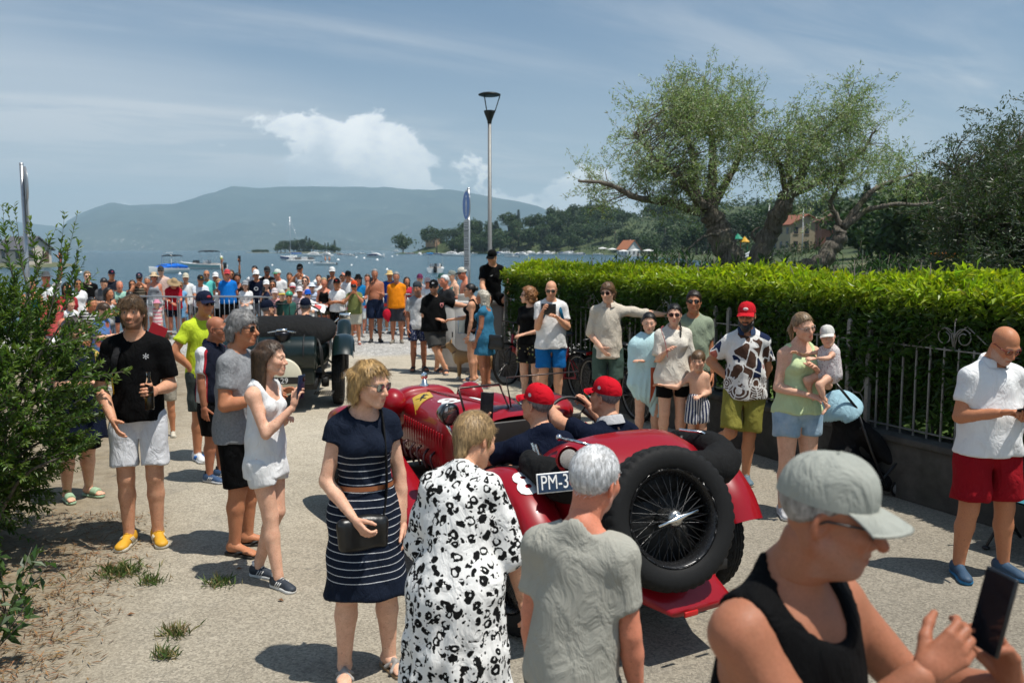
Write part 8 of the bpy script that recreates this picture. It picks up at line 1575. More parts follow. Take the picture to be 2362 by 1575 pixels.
who('child in beige holding a red leaflet, standing behind the bearded man in black', 372, 815, feet=(384, 1006), lod=1, skin=TAN, kid=True, yaw=190, top=('tee', (.45, .40, .32)), bot=('shorts', (.30, .27, .22), .7), hair=('fringe', H_BROWN), shoe=('sneaker', ((.55, .50, .40), (.6, .58, .5))), aR='chest', aL='chest', seed=22, H=1.22)
m = MB(); c = at(364, 764, 8.2); m.box((0, 0, 0), (.16, .004, .12), rot=rotm((0, 1, 0), R(25))); m.build('leaflet', plain('leaflet_red', (.50, .02, .03), .5), None, False, label='red leaflet showing behind the shoulder of the bearded man in black', cat='leaflet').location = Vector(c)
# ------------------------------------------------------------------ riding in the cars
def seat_at(e, x, y): M = Matrix.Rotation(e.rotation_euler[2], 3, 'Z'); v = M @ Vector((x, y, 0)); return e.location.x+v.x, e.location.y+v.y
CW = lambda e, p: np.array((Matrix.Rotation(e.rotation_euler[2], 3, 'Z') @ Vector(p)))+np.array(e.location)
SEAT = {1: ((.10, .42, .56), (.12, .82, .44)), -1: ((-.10, .42, .56), (-.12, .82, .44))}
REDC = (.52, .006, .016)
def rider(e, x, y, label, yaw, hat, hipz, H, lod, **kw):
 X, Y = seat_at(e, x, y); return person(label, X, Y, H=H, yaw=yaw, lod=lod, hipz=hipz, legs=SEAT, bot=('pants', (.03, .035, .05), 1.8), hat=hat, hair=('crop', H_GREY), shoe=('sneaker', ((.03, .03, .03), (.1, .1, .1))), **kw)
DR = rider(CAR, .22, .30, 'driver of the red car in navy shirt and red cap, hand on the wheel', 34, ('cap', REDC), .53, 1.76, 0, skin=LIGHT, g=1.08, top=('polo', NAVY, {'sl': .65, 'collar': (.45, .45, .45)}), aR=('ik', CW(CAR, (.42, .80, 1.08)), V3(.6, 0, -1)), aL=('ik', CW(CAR, (.10, .82, 1.10)), V3(-.8, -.3, .1)), hR='wheel', hL='wheel', head=(16, 4, 0), seed=25)
PA = rider(CAR, -.31, .30, 'passenger of the red car in navy shirt and red cap holding a phone', 24, ('cap', REDC), .53, 1.75, 0, skin=LIGHT, g=1.12, top=('tee', NAVY, {'sl': .7}), aR='chest', aL=('ik', at(1108, 985, 5.62), V3(-.5, -.4, -1)), hL='phone', palmL=V3(.9, .3, 0), fingL=V3(.05, .1, 1), head=(24, 6, 0), seed=27)
phone_at(at(1123, 935, 5.58), V3(.15, -1, .1), V3(.05, 0, 1), 'phone held up by the passenger of the red car', None, (.085, .175, .010))
for p_ in (DR, PA):                                    # tricolour visor edge and crest on the red caps
 c = [o for o in p_['o'].children if o.name.startswith('cap')][0]; m = MB(); a = np.linspace(-R(70), R(70), 25)
 for k, cl in enumerate(((.02, .28, .06), (.75, .75, .73))):
  L1 = .078*np.cos(a*.80)**.55; y0 = np.stack([.085*np.sin(a)*1.06, -.014+.106*np.cos(a)+L1*(.97-.16*k), .0505-.030*.6*(.97-.16*k)**2-.010-4.2*(.085*np.sin(a)*1.06)**2*.98], 1); y1 = y0-np.stack([0*a, L1*.15, -.0022+0*a], 1); m.add(np.concatenate([y0, y1]), np.stack([np.arange(24), np.arange(1, 25), np.arange(1, 25)+25, np.arange(24)+25], 1), cl)
 V, F = m.get(); obj('visor_stripes', mk_mesh('visor_stripes', p_['head'](V+V3(0, 0, .002)), F, vcol_mat(.7, 'cap_print'), False, np.concatenate(m.c)), c); m = MB(); m.lathe([(0, 0), (.013, 0)], 14, M=np.stack([V3(0, 1, 0), V3(0, 0, 1), V3(-1, 0, 0)], 1), o=(-.089, -.004, .078)); V, F = m.get(); obj('crest', mk_mesh('crest', p_['head'](V), F, cloth((.7, .7, .7)), False), c)
GD = rider(GCAR, .24, .42, 'driver of the green car in navy shirt and navy cap', 2, ('cap', NAVY), .64, 1.80, 1, skin=LIGHT, g=1.15, top=('tee', NAVY, {'sl': .7}), aL='wheel', aR='wheel', hL='wheel', hR='wheel', seed=29)
GP = rider(GCAR, -.32, .42, 'passenger of the green car in navy cap raising a hand to the face', -8, ('cap', NAVY), .62, 1.78, 1, skin=LIGHT, g=1.05, top=('tee', NAVY, {'sl': .7}), aR='face', aL='chest', head=(-35, 5, 0), seed=31)
# ------------------------------------------------------------------ along the fence
RS = who('bald man in white polo and red shorts looking down at his phone', 2322, 738, feet=(2262, 1326), lod=1, skin=TAN, yaw=186, g=1.12, belly=1.3, top=('polo', WHT, {'sl': .66, 'hem': -.035, 'open': 1}), bot=('shorts', (.26, .006, .012), .86, 1.2), hair=('bald', H_GREY), glasses=('spec', (.20, .01, .015)), shoe=('clog', ((.035, .075, .13), (.02, .16, .32))), aR=((.22, .02, -1), (-.50, .72, .22)), aL=((.22, .02, -1), (-.50, .75, .12)), hR='point', hL='phone', palmL=V3(0, 0, 1), palmR=V3(0, 0, -1), head=(4, -32, 0), beard=(.45, (.5, .46, .42)), seed=33, stance=.13)
phone_at(RS['w']((RS['WR'][-1]+nrm(RS['WR'][-1]-RS['EL'][-1])*.085))+V3(0, -.0, .03), V3(0, .55, .85), V3(-.5, -.75, .5), 'black phone the man in the white polo looks down at', None)
LG = who('woman in pale lime top and denim shorts holding a baby', 1848, 714, 7.15, lod=1, sex='f', skin=FAIR, yaw=190, g=1.12, belly=1.1, top=('tank', (.55, .66, .36), {'e': .010, 'hem': -.01, 'ax': .034}), bot=('shorts', pat('pale_denim', p_denim), .52, 1.15), hair=('pony', (.24, .155, .08)), glasses=('spec', (.25, .22, .20)), aR=((.22, .10, -1), (-.55, .62, -.12)), aL=((.30, .28, -1), (-.72, .55, .62)), head=(8, -10, 12), seed=35)
i_ = LG
BABY = person('baby in a patterned romper and white sun hat held by the woman in lime', *(i_['w'](i_['chest']+i_['ft']*.20-i_['rg']*.15)[:2]), z0=i_['w'](i_['chest'])[2]-.40, H=.70, yaw=112, lod=1, skin=FAIR, kid=True, g=1.35, top=('tee', pat('baby_romper', p_baby), {'sl': .25, 'e': .008, 'nk': .9}), bot=('shorts', pat('baby_romper', p_baby), .25), hair=('crop', H_LIGHT), hat=('cap', (.62, .60, .55)), shoe=('bare', ((.5, .5, .5),)), aR=((.4, .6, -.2), (.1, .9, .1)), aL=((.3, .7, -.3), (-.2, .9, .0)), head=(45, -5, 8), hs=.66, seed=37, hipz=.36, legs={1: ((.06, .17, .32), (.08, .10, .18), (V3(0, .7, -.5), V3(0, .5, .7))), -1: ((-.07, .16, .30), (-.09, .10, .14), (V3(0, .7, -.5), V3(0, .5, .7)))}, group=None, cat='baby')
BD = who('bearded man in red cap and geometric print shirt with olive shorts', 1728, 692, feet=(1712, 1112), lod=1, skin=mul(OLIVE, 1.15), yaw=172, g=1.02, belly=1.1, top=('shirt', pat('geometric_print', p_blocks), {'sl': .72, 'sr': .046, 'e': .018, 'hem': -.05, 'collar': (.03, .05, .10)}), bot=('shorts', (.24, .22, .045), .92, 1.1), hair=('crop', H_BLACK), hat=('cap', (.50, .012, .02), (.50, .012, .02), (.7, .6, .58)), glasses=('spec', (.05, .04, .03)), beard=(1.0, H_BLACK, 1.15), shoe=('sneaker', ((.10, .16, .20), (.42, .36, .28))), aR='hip', aL='back', hR='fist', head=(-14, -6, 0), seed=39, legs={1: ((.13, .10, .50), (.30, -.26, .24), (V3(.5, -.15, -1), V3(.5, -1, .2))), -1: ((-.05, .03, .47), (-.03, .0, .09), (V3(-.1, 1, 0), V3(0, 0, 1)))})
BOY = who('shirtless little boy in navy striped shorts', 1612, 818, feet=(1606, 1050), lod=1, skin=FAIR, kid=True, yaw=178, bot=('shorts', pat('boy_stripes', p_vstripe((.02, .03, .09), (.62, .62, .62), 10)), .80, 1.1), hair=('fringe', (.16, .095, .05)), shoe=('bare', ((.5, .5, .5),)), aR=((.65, .1, -.6), (.6, .1, .1)), aL=((.2, .0, -1), (-.65, .7, -.1)), head=(-18, -4, 0), seed=41)
CT = who('woman with a dark braid in cream T-shirt and black shorts', 1553, 700, feet=(1548, 1042), lod=1, sex='f', skin=FAIR, yaw=188, g=1.05, top=('tee', CREAM, {'sl': .85, 'sr': .050, 'e': .024, 'hem': -.06}), bot=('shorts', BLK, .58), hair=('braid', H_BLACK), glasses=('sun', (.25, .06, .05)), aR=((.18, .15, -1), (-.1, .95, .50)), aL=((.25, .0, -1), (.10, .2, -1)), head=(-20, -2, 0), seed=43, shoe=('sandal', ((.2, .1, .06), (.2, .12, .08))))
m = MB(); V, F = tube(smooth_pts([CT['w'](CT['WR'][1])+V3(.0, -.06, -.05), CT['w'](CT['WR'][1])+V3(-.03, -.08, .10), CT['w'](CT['WR'][1])+V3(-.07, -.05, .24), CT['w'](CT['WR'][1])+V3(-.05, -.03, .26)], 10), .022, 6, squash=.15); obj('rolled_flag', mk_mesh('rolled_flag', V, F, plain('flag_red_white', (.55, .12, .13), .6)), None, 'small red and white rolled flag held by the woman with the braid', 'flag')
ST = who('man in sage green T-shirt and sunglasses behind the woman in cream', 1590, 668, feet=(1592, 1034), lod=1, skin=TAN, yaw=182, g=1.08, top=('tee', SAGE, {'sl': .62}), bot=('shorts', (.02, .05, .04), .85), hair=('short', H_DARK), glasses=('sun', (.012, .012, .012)), shoe=('flipflop', ((.03, .03, .03), (.25, .12, .10))), head=(-16, 0, 0), seed=45)
TG = who('girl wrapped in a pale blue hooded towel', 1497, 722, feet=(1492, 1030), lod=1, sex='f', skin=FAIR, kid=True, yaw=176, g=1.0, bust=0, hair=('bun', H_BLACK), shoe=('bare', ((.5, .5, .5),)), aR='cross', aL='cross', head=(-4, -6, 0), seed=47)
i_ = TG; s = SDF(); H_ = i_['H']; cc = i_['chest']; e_ = .05; s.ell(cc+i_['ft']*.02+V3(0, 0, .0), (.20, .155, .24), .06); s.cone(cc+V3(0, 0, -.05), cc+V3(.01, .02, -.40), .195, .185, .06, flat=((0, 1, 0), .8)); s.cone(cc+V3(-.04, .03, -.3), cc+V3(-.10, .04, -.78), .14, .035, .08, flat=((0, 1, 0), .6)); s.cone(cc+V3(.12, .04, .05), cc+V3(.15, .05, -.35), .10, .08, .06)
s.cut(cc+V3(0, 0, -.74), (0, 0, -1)); s.cone(i_['nb']+V3(0, .02, .02), i_['nb']+V3(0, .05, .2), .06, .1, .02, 's'); s.disp(lambda x, y, z: (.010*np.sin(17*np.arctan2(y, x)+3*np.sin(4*z))*np.clip((1.05-z)/.5, 0, 1)+.004*np.sin(30*z+9*x)).astype(np.float32)); V, F = s.mesh(.015)
t = NT('towelling'); x, y, z = t.sep(); ln = t.math('MULTIPLY', t.math('MULTIPLY', t.math('GREATER_THAN', t.math('MULTIPLY', x, -1.0), .015), t.math('LESS_THAN', t.math('MULTIPLY_ADD', z, -.28, t.math('MULTIPLY', x, -1.0)), -.125)), t.math('MULTIPLY', t.math('GREATER_THAN', y, .06), t.math('MULTIPLY', t.math('GREATER_THAN', z, .45), t.math('LESS_THAN', z, .92)))); finish_cloth(t, t.mix(ln, t.mix(t.noise(6, 4), (.44, .66, .68), (.56, .76, .78)), (.50, .10, .045)), .9, .5); obj('towel', mk_mesh('towel', V, F, t.m), i_['o'])
CS = who('young man in cream linen shirt and green shorts, arm resting on the fence', 1404, 650, 11.2, lod=1, skin=FAIR, yaw=176, g=.92, top=('shirt', pat('cream_linen', p_linen), {'sl': 1.12, 'sr': .036, 'e': .018, 'hem': -.06, 'open': 1}), bot=('shorts', (.065, .105, .085), .88, 1.1), hair=('volume', (.14, .075, .035)), glasses=('sun', (.015, .015, .015)), aR=((.22, -.05, -1), (-.45, .55, -.55)), aL=((.90, .06, -.10), (.98, .05, -.06)), hL='flat', palmL=V3(0, .2, -1), head=(-22, -6, 0), seed=49, shoe=('sneaker', ((.5, .5, .48), (.6, .6, .6))))
WT = who('bald man in white T-shirt and blue shorts taking a picture with a tablet', 1271, 643, 12.1, lod=1, skin=LIGHT, yaw=188, g=1.10, belly=1.25, top=('tee', (.72, .71, .69), {'sl': .70, 'hem': -.05}), bot=('shorts', (.008, .12, .36), .80, 1.1), hair=('bald', H_GREY), glasses=('sun', (.012, .012, .012)), aR=((.14, .30, -1), (-.10, .62, .72)), aL=((.20, .25, -1), (-.62, .62, .50)), hR='phone', hL='phone', head=(-14, -16, 0), seed=51, shoe=('sneaker', ((.4, .4, .4), (.6, .6, .6))))
tb = (WT['w'](WT['WR'][1])+WT['w'](WT['WR'][-1]))/2+V3(-.02, -.04, .09); phone_at(tb, V3(.1, 1, .2), V3(0, -.1, 1), 'black tablet held up by the bald man in white', None, (.20, .155, .010))
i_ = WT; bpk = empty('backpack', 'blue-strapped backpack on the bald man in white', 'backpack', None, tuple(i_['org']), R(188)); s = SDF(); s.box(i_['chest']-i_['ft']*.22, (.14, .075, .20), .05, .02); V, F = s.mesh(.016); obj('pack', mk_mesh('pack', V, F, cloth((.02, .025, .03))), bpk)
for q in (1, -1): V, F = tube(smooth_pts([i_['nb']+i_['rg']*q*.11-i_['ft']*.09-i_['u']*.03, i_['nb']+i_['rg']*q*.105-i_['u']*.022, i_['chest']+i_['rg']*q*.115+i_['ft']*.14+i_['u']*.05, i_['chest']+i_['rg']*q*.15+i_['ft']*.11-i_['u']*.06], 14), .022, 6, squash=.35); obj('strap', mk_mesh('strap', V, F, cloth((.01, .10, .19))), bpk)
who('curly-haired woman in black top and floral shorts', 1224, 662, 12.7, lod=1, sex='f', skin=FAIR, yaw=150, g=1.08, top=('tee', BLK, {'sl': .75, 'hem': -.02}), bot=('shorts', pat('dark_floral', p_floral), .72, 1.25), hair=('curly', H_GINGER), glasses=('sun', (.05, .02, .02)), aR='down', aL='belly', head=(-58, 0, 0), seed=53)
BDW = who('woman with long grey-blond hair in a blue beach dress', 1118, 670, feet=(1120, 894), lod=1, sex='f', skin=DEEP, yaw=70, g=1.20, belly=1.15, top=('dress', (.035, .16, .27), {'len': .70, 'fl': 1.0, 'sl': 0, 'scoop': 1.1, 'e': .012}), hair=('longgrey', (.52, .47, .38)), shoe=('slide', ((.55, .55, .55), (.6, .6, .6))), aL=((.15, .05, -1), (.05, .35, -1)), aR='belly', seed=55, armg=1.1)
i_ = BDW; bg = empty('handbag', 'black handbag hanging behind the woman in the blue dress', 'bag', None, tuple(i_['org']), R(70)); s = SDF(); c = i_['hc']-i_['ft']*.22-i_['rg']*.10-i_['u']*.06; s.box(c, (.05, .13, .12), .04, .02); s.disp(fold_noise(.008, 4, 1.7)); V, F = s.mesh(.014); obj('bag_body', mk_mesh('bag_body', V, F, lb), bg); V, F = tube(smooth_pts([c+V3(0, .1, .1), i_['waist']-i_['rg']*.16+i_['ft']*.0, i_['chest']-i_['rg']*.13+i_['ft']*.10, i_['nb']+i_['rg']*.06], 12), .012, 6, squash=.4); obj('strap', mk_mesh('strap', V, F, cloth(BLK)), bg)
who('dark-haired woman in black strap top and pale shorts leaning by the cabinet', 1091, 654, feet=(1092, 880), lod=1, sex='f', skin=LIGHT, yaw=80, g=1.0, top=('strap', BLK), bot=('shorts', (.5, .52, .55), .40), hair=('bun', H_BLACK), glasses=('sun', (.01, .01, .01)), shoe=('slide', ((.02, .03, .06), (.5, .5, .5))), aL='down', aR='rail', head=(15, 0, 0), seed=57)
BH = who('man in black T-shirt with a pink heart and black cap leaning on the cabinet', 1010, 644, feet=(1002, 862), lod=1, skin=LIGHT, yaw=205, g=1.22, belly=1.3, top=('tee', BLK, {'sl': .85, 'sr': .050, 'e': .024, 'hem': -.06}), bot=('shorts', (.06, .06, .058), .92, 1.15), hair=('crop', H_DARK), hat=('cap', BLK, BLK, (.5, .5, .5)), beard=(.6, H_DARK), shoe=('slide', ((.015, .02, .03), (.35, .35, .35))), aL=((.80, .25, -.30), (.75, .4, -.15)), aR='belly', head=(-30, -4, 0), seed=59, glasses=('sun', (.01, .01, .01)), legs={1: ((.02, .12, .47), (-.17, .14, .09), (V3(.3, 1, 0), V3(0, 0, 1))), -1: ((-.09, .02, .47), (-.06, -.04, .09), (V3(-.25, 1, 0), V3(0, 0, 1)))})
i_ = BH; m = MB(); m.tube([(0, -.05, 0), (-.028, -.005, 0), (-.024, .03, 0), (-.006, .028, 0), (0, .012, 0), (.006, .028, 0), (.024, .03, 0), (.028, -.005, 0), (0, -.05, 0)], .010, 5); m.xform(np.stack([-i_['rg'], i_['u'], i_['ft']*.25], 1), i_['chest']-i_['rg']*.085+i_['ft']*.178+i_['u']*.03); obj('heart_print', m.mesh('heart_print', plain('heart_pink', (.62, .22, .22), .7)), i_['o'])
who('tanned man in backward cap, white and grey T-shirt and dotted shorts', 961, 648, feet=(966, 856), lod=1, skin=DEEP, yaw=192, g=.95, top=('tee', pat('dipped_tee', p_dirtshirt), {'sl': .7, 'hem': -.05}), bot=('shorts', pat('dotted_navy', p_dots), .72, 1.2), hair=('crop', H_GREY), hat=('capback', (.04, .05, .06)), beard=(.4, H_GREY), shoe=('slide', ((.02, .02, .02), (.1, .1, .1))), head=(-28, -6, 0), seed=61)
m = MB(); pp = at(1142, 700, 15.9); e = empty('gate_pillar', 'concrete pillar at the end of the fence with a man sitting on it', 'pillar', None, (pp[0], 16.0, 0), R(-20)); m.box((0, 0, .62), (.42, .40, 1.24), bev=.02); m.build('shaft', plain('plinth_concrete', (.25, .24, .22), .9), e); m = MB(); m.box((0, 0, 1.27), (.50, .48, .08), bev=.02); m.build('cap', plain('plinth_concrete2', (.42, .40, .36), .9), e)
SM = person('man in black T-shirt and black cap sitting on the pillar', pp[0]-.08, 15.9, H=1.86, yaw=200, lod=1, skin=LIGHT, z0=0, hipz=1.36, g=.98, top=('tee', BLK, {'sl': .62}), bot=('shorts', BLK, .75, 1.1), hair=('crop', H_DARK), hat=('cap', BLK), shoe=('slide', ((.5, .10, .12), (.1, .1, .1))), aL=((.45, .0, -.9), (-.25, .35, -.85)), aR=((.2, .35, -.9), (.0, .8, -.5)), lean=(10, 0), head=(-45, -14, 0), seed=63, legs={1: ((.20, .42, 1.34), (.26, .38, .92)), -1: ((-.18, .42, 1.30), (-.20, .36, .86))})
m = MB(); i_ = SM; m.tube([(-.018, 0, 0), (-.006, -.006, 0), (.026, .010, 0)], [.002, .006, .002], 5); m.xform(np.stack([-i_['rg'], i_['u'], i_['ft']*.3], 1), i_['chest']+i_['rg']*.06+i_['ft']*.145+i_['u']*.04); obj('chest_mark', m.mesh('chest_mark', plain('white_print', (.7, .7, .7), .7)), i_['o'])
# ------------------------------------------------------------------ the onlookers by the water
T_, K_ = 'tee', 'tank'
SG = ('sun', (.012, .012, .012))
CROWD = [  # label, head x, head y, Y, options
 ('fair-haired man in black T-shirt and sunglasses left of the barriers', 200, 625, 20.5, dict(skin=FAIR, top=(T_, BLK), bot=('shorts', NAVY), hair=('short', H_LIGHT), glasses=SG, yaw=215, aR='belly', aL='belly')),
 ('dark-haired woman in white top with sunglasses near the shrub tip', 177, 643, 19.0, dict(sex='f', skin=TAN, top=(T_, WHT), bot=('shorts', BLK), hair=('pony', H_BLACK), glasses=SG, yaw=220)),
 ('man with dark hair and backpack straps in grey T-shirt looking down', 240, 640, 20.0, dict(skin=LIGHT, top=(T_, (.10, .10, .105)), bot=('shorts', GRY), hair=('short', H_BLACK), yaw=200, aR='chest', aL='chest', head=(0, -28, 0), g=1.15)),
 ('man in navy cap and dark T-shirt holding a small camera on a grip', 256, 621, 22.5, dict(skin=TAN, top=(T_, (.012, .015, .025)), bot=('shorts', NAVY), hair=('crop', H_GREY), hat=('cap', NAVY, NAVY, (.5, .08, .12)), yaw=215, aL='phonelow', g=1.15, belly=1.2)),
 ('girl with long dark hair in grey top standing sideways', 245, 666, 17.5, dict(sex='f', skin=TAN, top=(K_, (.42, .43, .45)), bot=('shorts', (.12, .14, .18)), hair=('long', H_BLACK), yaw=255, aR='cross', aL='chest', g=.95)),
 ('boy in blue and orange T-shirt with glasses and red shorts', 231, 702, 13.6, dict(lod=1, skin=FAIR, kid=True, top=(T_, pat('blue_orange_print', p_blueset), {'sl': .8, 'e': .022, 'hem': -.06}), bot=('shorts', (.45, .02, .02), .8), hair=('fringe', H_BROWN), glasses=('spec', (.1, .08, .05)), yaw=262, aR='chest', aL='chest', head=(0, -10, 0))),
 ('shirtless boy with wet dark hair at the barrier', 294, 675, 20.6, dict(skin=TAN, kid=True, bot=('shorts', (.05, .2, .4)), hair=('fringe', H_DARK), yaw=240, aR='belly', aL='belly', head=(0, -20, 0))),
 ('man in striped dark tank and sponsor cap raising a camera to his face', 321, 629, 22.4, dict(skin=TAN, top=(K_, pat('striped_tank', p_hstripe((.03, .028, .022), (.22, .18, .13), 14))), bot=('shorts', BLK), hair=('crop', H_DARK), hat=('cap', (.012, .016, .04), (.012, .016, .04), (.55, .3, .3)), yaw=200, aR='face', aL='face', g=1.25)),
 ('woman in wide straw hat and sunglasses with grey top', 355, 626, 22.2, dict(sex='f', skin=RUDDY, top=('strap', (.30, .32, .34)), bot=('shorts', WHT), hair=('bob', H_LIGHT), hat=('straw', (.58, .44, .28)), glasses=SG, yaw=195, g=1.2)),
 ('tall man in dark cap and pale pink T-shirt behind the straw hats', 371, 612, 23.2, dict(skin=FAIR, top=(T_, (.62, .45, .38)), bot=('shorts', GRY), hair=('crop', H_BROWN), hat=('cap', (.05, .05, .05)), glasses=SG, yaw=195)),
 ('elderly person in red T-shirt and straw hat leaning on the barrier', 398, 639, 22.0, dict(skin=RUDDY, g=1.15, belly=1.2, top=(T_, (.46, .012, .025), {'sl': .85, 'e': .03}), bot=('shorts', NAVY, .7), hair=('crop', H_WHITE), hat=('straw', (.34, .24, .13)), shoe=('slide', ((.35, .62, .40), (.35, .60, .40))), yaw=205, aR='rail', aL='rail', lean=(12, 0), head=(20, -18, 0))),
 ('woman in pale blue dress with glasses behind the person in red', 416, 652, 22.9, dict(sex='f', skin=TAN, top=('dress', (.16, .36, .58), {'sl': 0, 'len': .8}), hair=('short', H_LIGHT), glasses=SG, yaw=190)),
 ('man in beige sun hat and white vest', 428, 630, 23.1, dict(skin=LIGHT, top=(T_, WHT), bot=('shorts', GRY), hair=('crop', H_GREY), hat=('cap', (.60, .55, .42)), yaw=200)),
 ('man in black cap and white T-shirt resting on the barrier', 460, 633, 22.3, dict(skin=TAN, top=(T_, (.66, .70, .74)), bot=('shorts', (.05, .05, .05)), hair=('crop', H_GREY), hat=('cap', (.02, .02, .02), (.02, .02, .02), (.5, .3, .05)), yaw=210, aR='rail', aL='rail', lean=(8, 0), g=1.1)),
 ('grey-haired man in turquoise shirt and sunglasses', 476, 623, 23.2, dict(skin=TAN, top=(T_, (.12, .55, .50)), bot=('shorts', GRY), hair=('receding', H_GREY), glasses=SG, beard=(.5, H_GREY), yaw=200)),
 ('small girl in pink hat and pink striped dress', 362, 694, 21.0, dict(sex='f', kid=True, skin=FAIR, bust=0, top=('dress', pat('pink_stripes', p_hstripe((.62, .22, .26), (.70, .62, .58), 12)), {'sl': .2, 'len': .85}), hair=('pony', H_LIGHT), hat=('bucket', (.62, .25, .35)), yaw=190)),
 ('man in bright blue T-shirt and red cap', 524, 620, 22.4, dict(skin=RUDDY, g=1.12, belly=1.2, top=(T_, (.006, .16, .55)), bot=('shorts', BLK), hair=('crop', H_GREY), hat=('cap', (.50, .06, .07)), glasses=SG, yaw=195, aR='back', aL='back')),
 ('woman holding a drink and phone high above her head', 533, 622, 23.3, dict(sex='f', skin=TAN, top=('strap', (.3, .3, .32)), bot=('shorts', BLK), hair=('long', H_BROWN), glasses=SG, yaw=195, aR='up', aL='up', hR='grip', hL='phone')),
 ('young woman in grey cap and white T-shirt with long brown hair', 566, 648, 22.1, dict(sex='f', skin=FAIR, top=(T_, WHT), bot=('shorts', BLK), hair=('long', H_DARK), hat=('cap', (.30, .31, .33)), yaw=190, aR='belly', aL='belly')),
 ('man in white cap and navy T-shirt with a white print', 591, 621, 22.8, dict(skin=TAN, top=(T_, NAVY), bot=('shorts', GRY), hair=('crop', H_DARK), hat=('cap', WHT), glasses=SG, yaw=190)),
 ('dark-haired man in plain white T-shirt at the back', 588, 612, 23.6, dict(skin=LIGHT, top=(T_, WHT), bot=('shorts', GRY), hair=('short', H_BLACK), yaw=185)),
 ('man in black cap, sunglasses and black T-shirt at the back', 615, 612, 23.5, dict(skin=TAN, top=(T_, BLK), bot=('shorts', GRY), hair=('crop', H_DARK), hat=('cap', (.03, .03, .03)), glasses=SG, beard=(.6, H_DARK), yaw=190, head=(20, -10, 0))),
 ('man in green and white trucker cap and white T-shirt', 642, 620, 23.2, dict(skin=RUDDY, top=(T_, WHT), bot=('shorts', NAVY), hair=('crop', H_BROWN), hat=('cap', (.60, .64, .58), (.05, .22, .10)), yaw=175, head=(-30, 0, 0))),
 ('woman in white cap and navy top aiming a phone', 614, 646, 21.8, dict(sex='f', skin=FAIR, top=(T_, (.015, .022, .05)), bot=('shorts', WHT), hair=('pony', H_BROWN), hat=('cap', WHT), yaw=195, aR='phone', aL='phone', hR='phone')),
 ('woman with brown hair and sunglasses in white vest', 629, 649, 22.4, dict(sex='f', skin=TAN, top=(K_, WHT), bot=('shorts', BLK), hair=('bob', H_BROWN), glasses=SG, yaw=190)),
 ('child in white and pink cap peering over the green car', 634, 667, 20.6, dict(kid=True, skin=FAIR, top=(T_, (.6, .3, .3)), bot=('shorts', BLK), hair=('fringe', H_BROWN), hat=('cap', (.62, .55, .55)), yaw=190)),
 ('child in yellow-peaked cap and dark T-shirt', 650, 671, 20.4, dict(kid=True, skin=FAIR, top=(T_, (.012, .03, .025)), bot=('shorts', BLK), hair=('fringe', H_BROWN), hat=('cap', (.55, .54, .48), (.60, .45, .05)), yaw=195)),
 ('child in green cycling helmet', 667, 675, 20.0, dict(kid=True, skin=TAN, top=(T_, (.03, .10, .08)), bot=('shorts', BLK), hair=('crop', H_BROWN), hat=('helmet', (.03, .30, .17)), glasses=SG, yaw=190)),
 ('man in black cap and white lettered tank photographing with both hands', 692, 606, 22.9, dict(skin=TAN, top=(K_, WHT), bot=('shorts', BLK), hair=('crop', H_DARK), hat=('cap', BLK), yaw=185, aR='face', aL='face')),
 ('woman in white and red cap with red sunglasses', 675, 654, 21.6, dict(sex='f', skin=RUDDY, top=(T_, (.6, .55, .55)), bot=('shorts', BLK), hair=('pony', H_BROWN), hat=('cap', (.68, .66, .66), (.4, .04, .06)), glasses=('sun', (.2, .02, .03)), yaw=190)),
 ('woman with black bob and sunglasses in pink top', 704, 639, 22.3, dict(sex='f', skin=FAIR, top=(K_, (.62, .34, .40)), bot=('shorts', BLK), hair=('bob', H_BLACK), glasses=SG, yaw=185)),
 ('child in plain white cap beside the green helmet', 691, 663, 20.9, dict(kid=True, skin=TAN, top=(T_, (.65, .5, .5)), bot=('shorts', BLK), hair=('fringe', H_BROWN), hat=('cap', (.68, .64, .64)), yaw=190)),
 ('person in white bucket hat and blue sunglasses', 719, 652, 21.7, dict(sex='f', skin=FAIR, top=(T_, (.45, .52, .66)), bot=('shorts', GRY), hair=('short', H_BROWN), hat=('bucket', (.62, .66, .72)), glasses=SG, yaw=190)),
 ('boy in bright blue cap holding a red and white flyer', 709, 670, 20.0, dict(kid=True, skin=FAIR, top=(T_, WHT), bot=('shorts', (.4, .03, .04)), hair=('fringe', H_BROWN), hat=('cap', (.015, .10, .50)), glasses=SG, yaw=200, aR='chest', aL='chest')),
 ('man in grey T-shirt and white cap filming with a red phone', 766, 614, 23.0, dict(skin=TAN, top=(T_, (.20, .20, .21)), bot=('shorts', BLK), hair=('crop', H_DARK), hat=('cap', (.66, .66, .64)), glasses=SG, yaw=190, aR='phone', hR='phone', beard=(.4, H_DARK))),
 ('blond woman in black tank top and short camouflage shorts', 747, 641, 20.9, dict(sex='f', skin=RUDDY, g=1.12, top=(K_, BLK), bot=('shorts', (.10, .09, .05), .40), hair=('pony', H_BLOND), yaw=190, aR='belly', aL='belly', shoe=('sneaker', ((.4, .35, .3), (.6, .6, .6))))),
 ('man in black cap and white T-shirt with folded arms and black shorts', 777, 643, 20.8, dict(skin=TAN, g=1.1, top=(T_, WHT), bot=('shorts', BLK, .95), hair=('crop', H_DARK), hat=('cap', BLK, BLK, (.45, .03, .03)), yaw=185, aR='cross', aL='cross')),
 ('man in black cap and white T-shirt holding a phone to his ear', 803, 624, 22.3, dict(skin=TAN, top=(T_, WHT), bot=('shorts', (.15, .17, .08)), hair=('crop', H_DARK), hat=('cap', BLK), glasses=SG, yaw=185, aR='ear', shoe=('flipflop', ((.02, .02, .02), (.02, .02, .02))))),
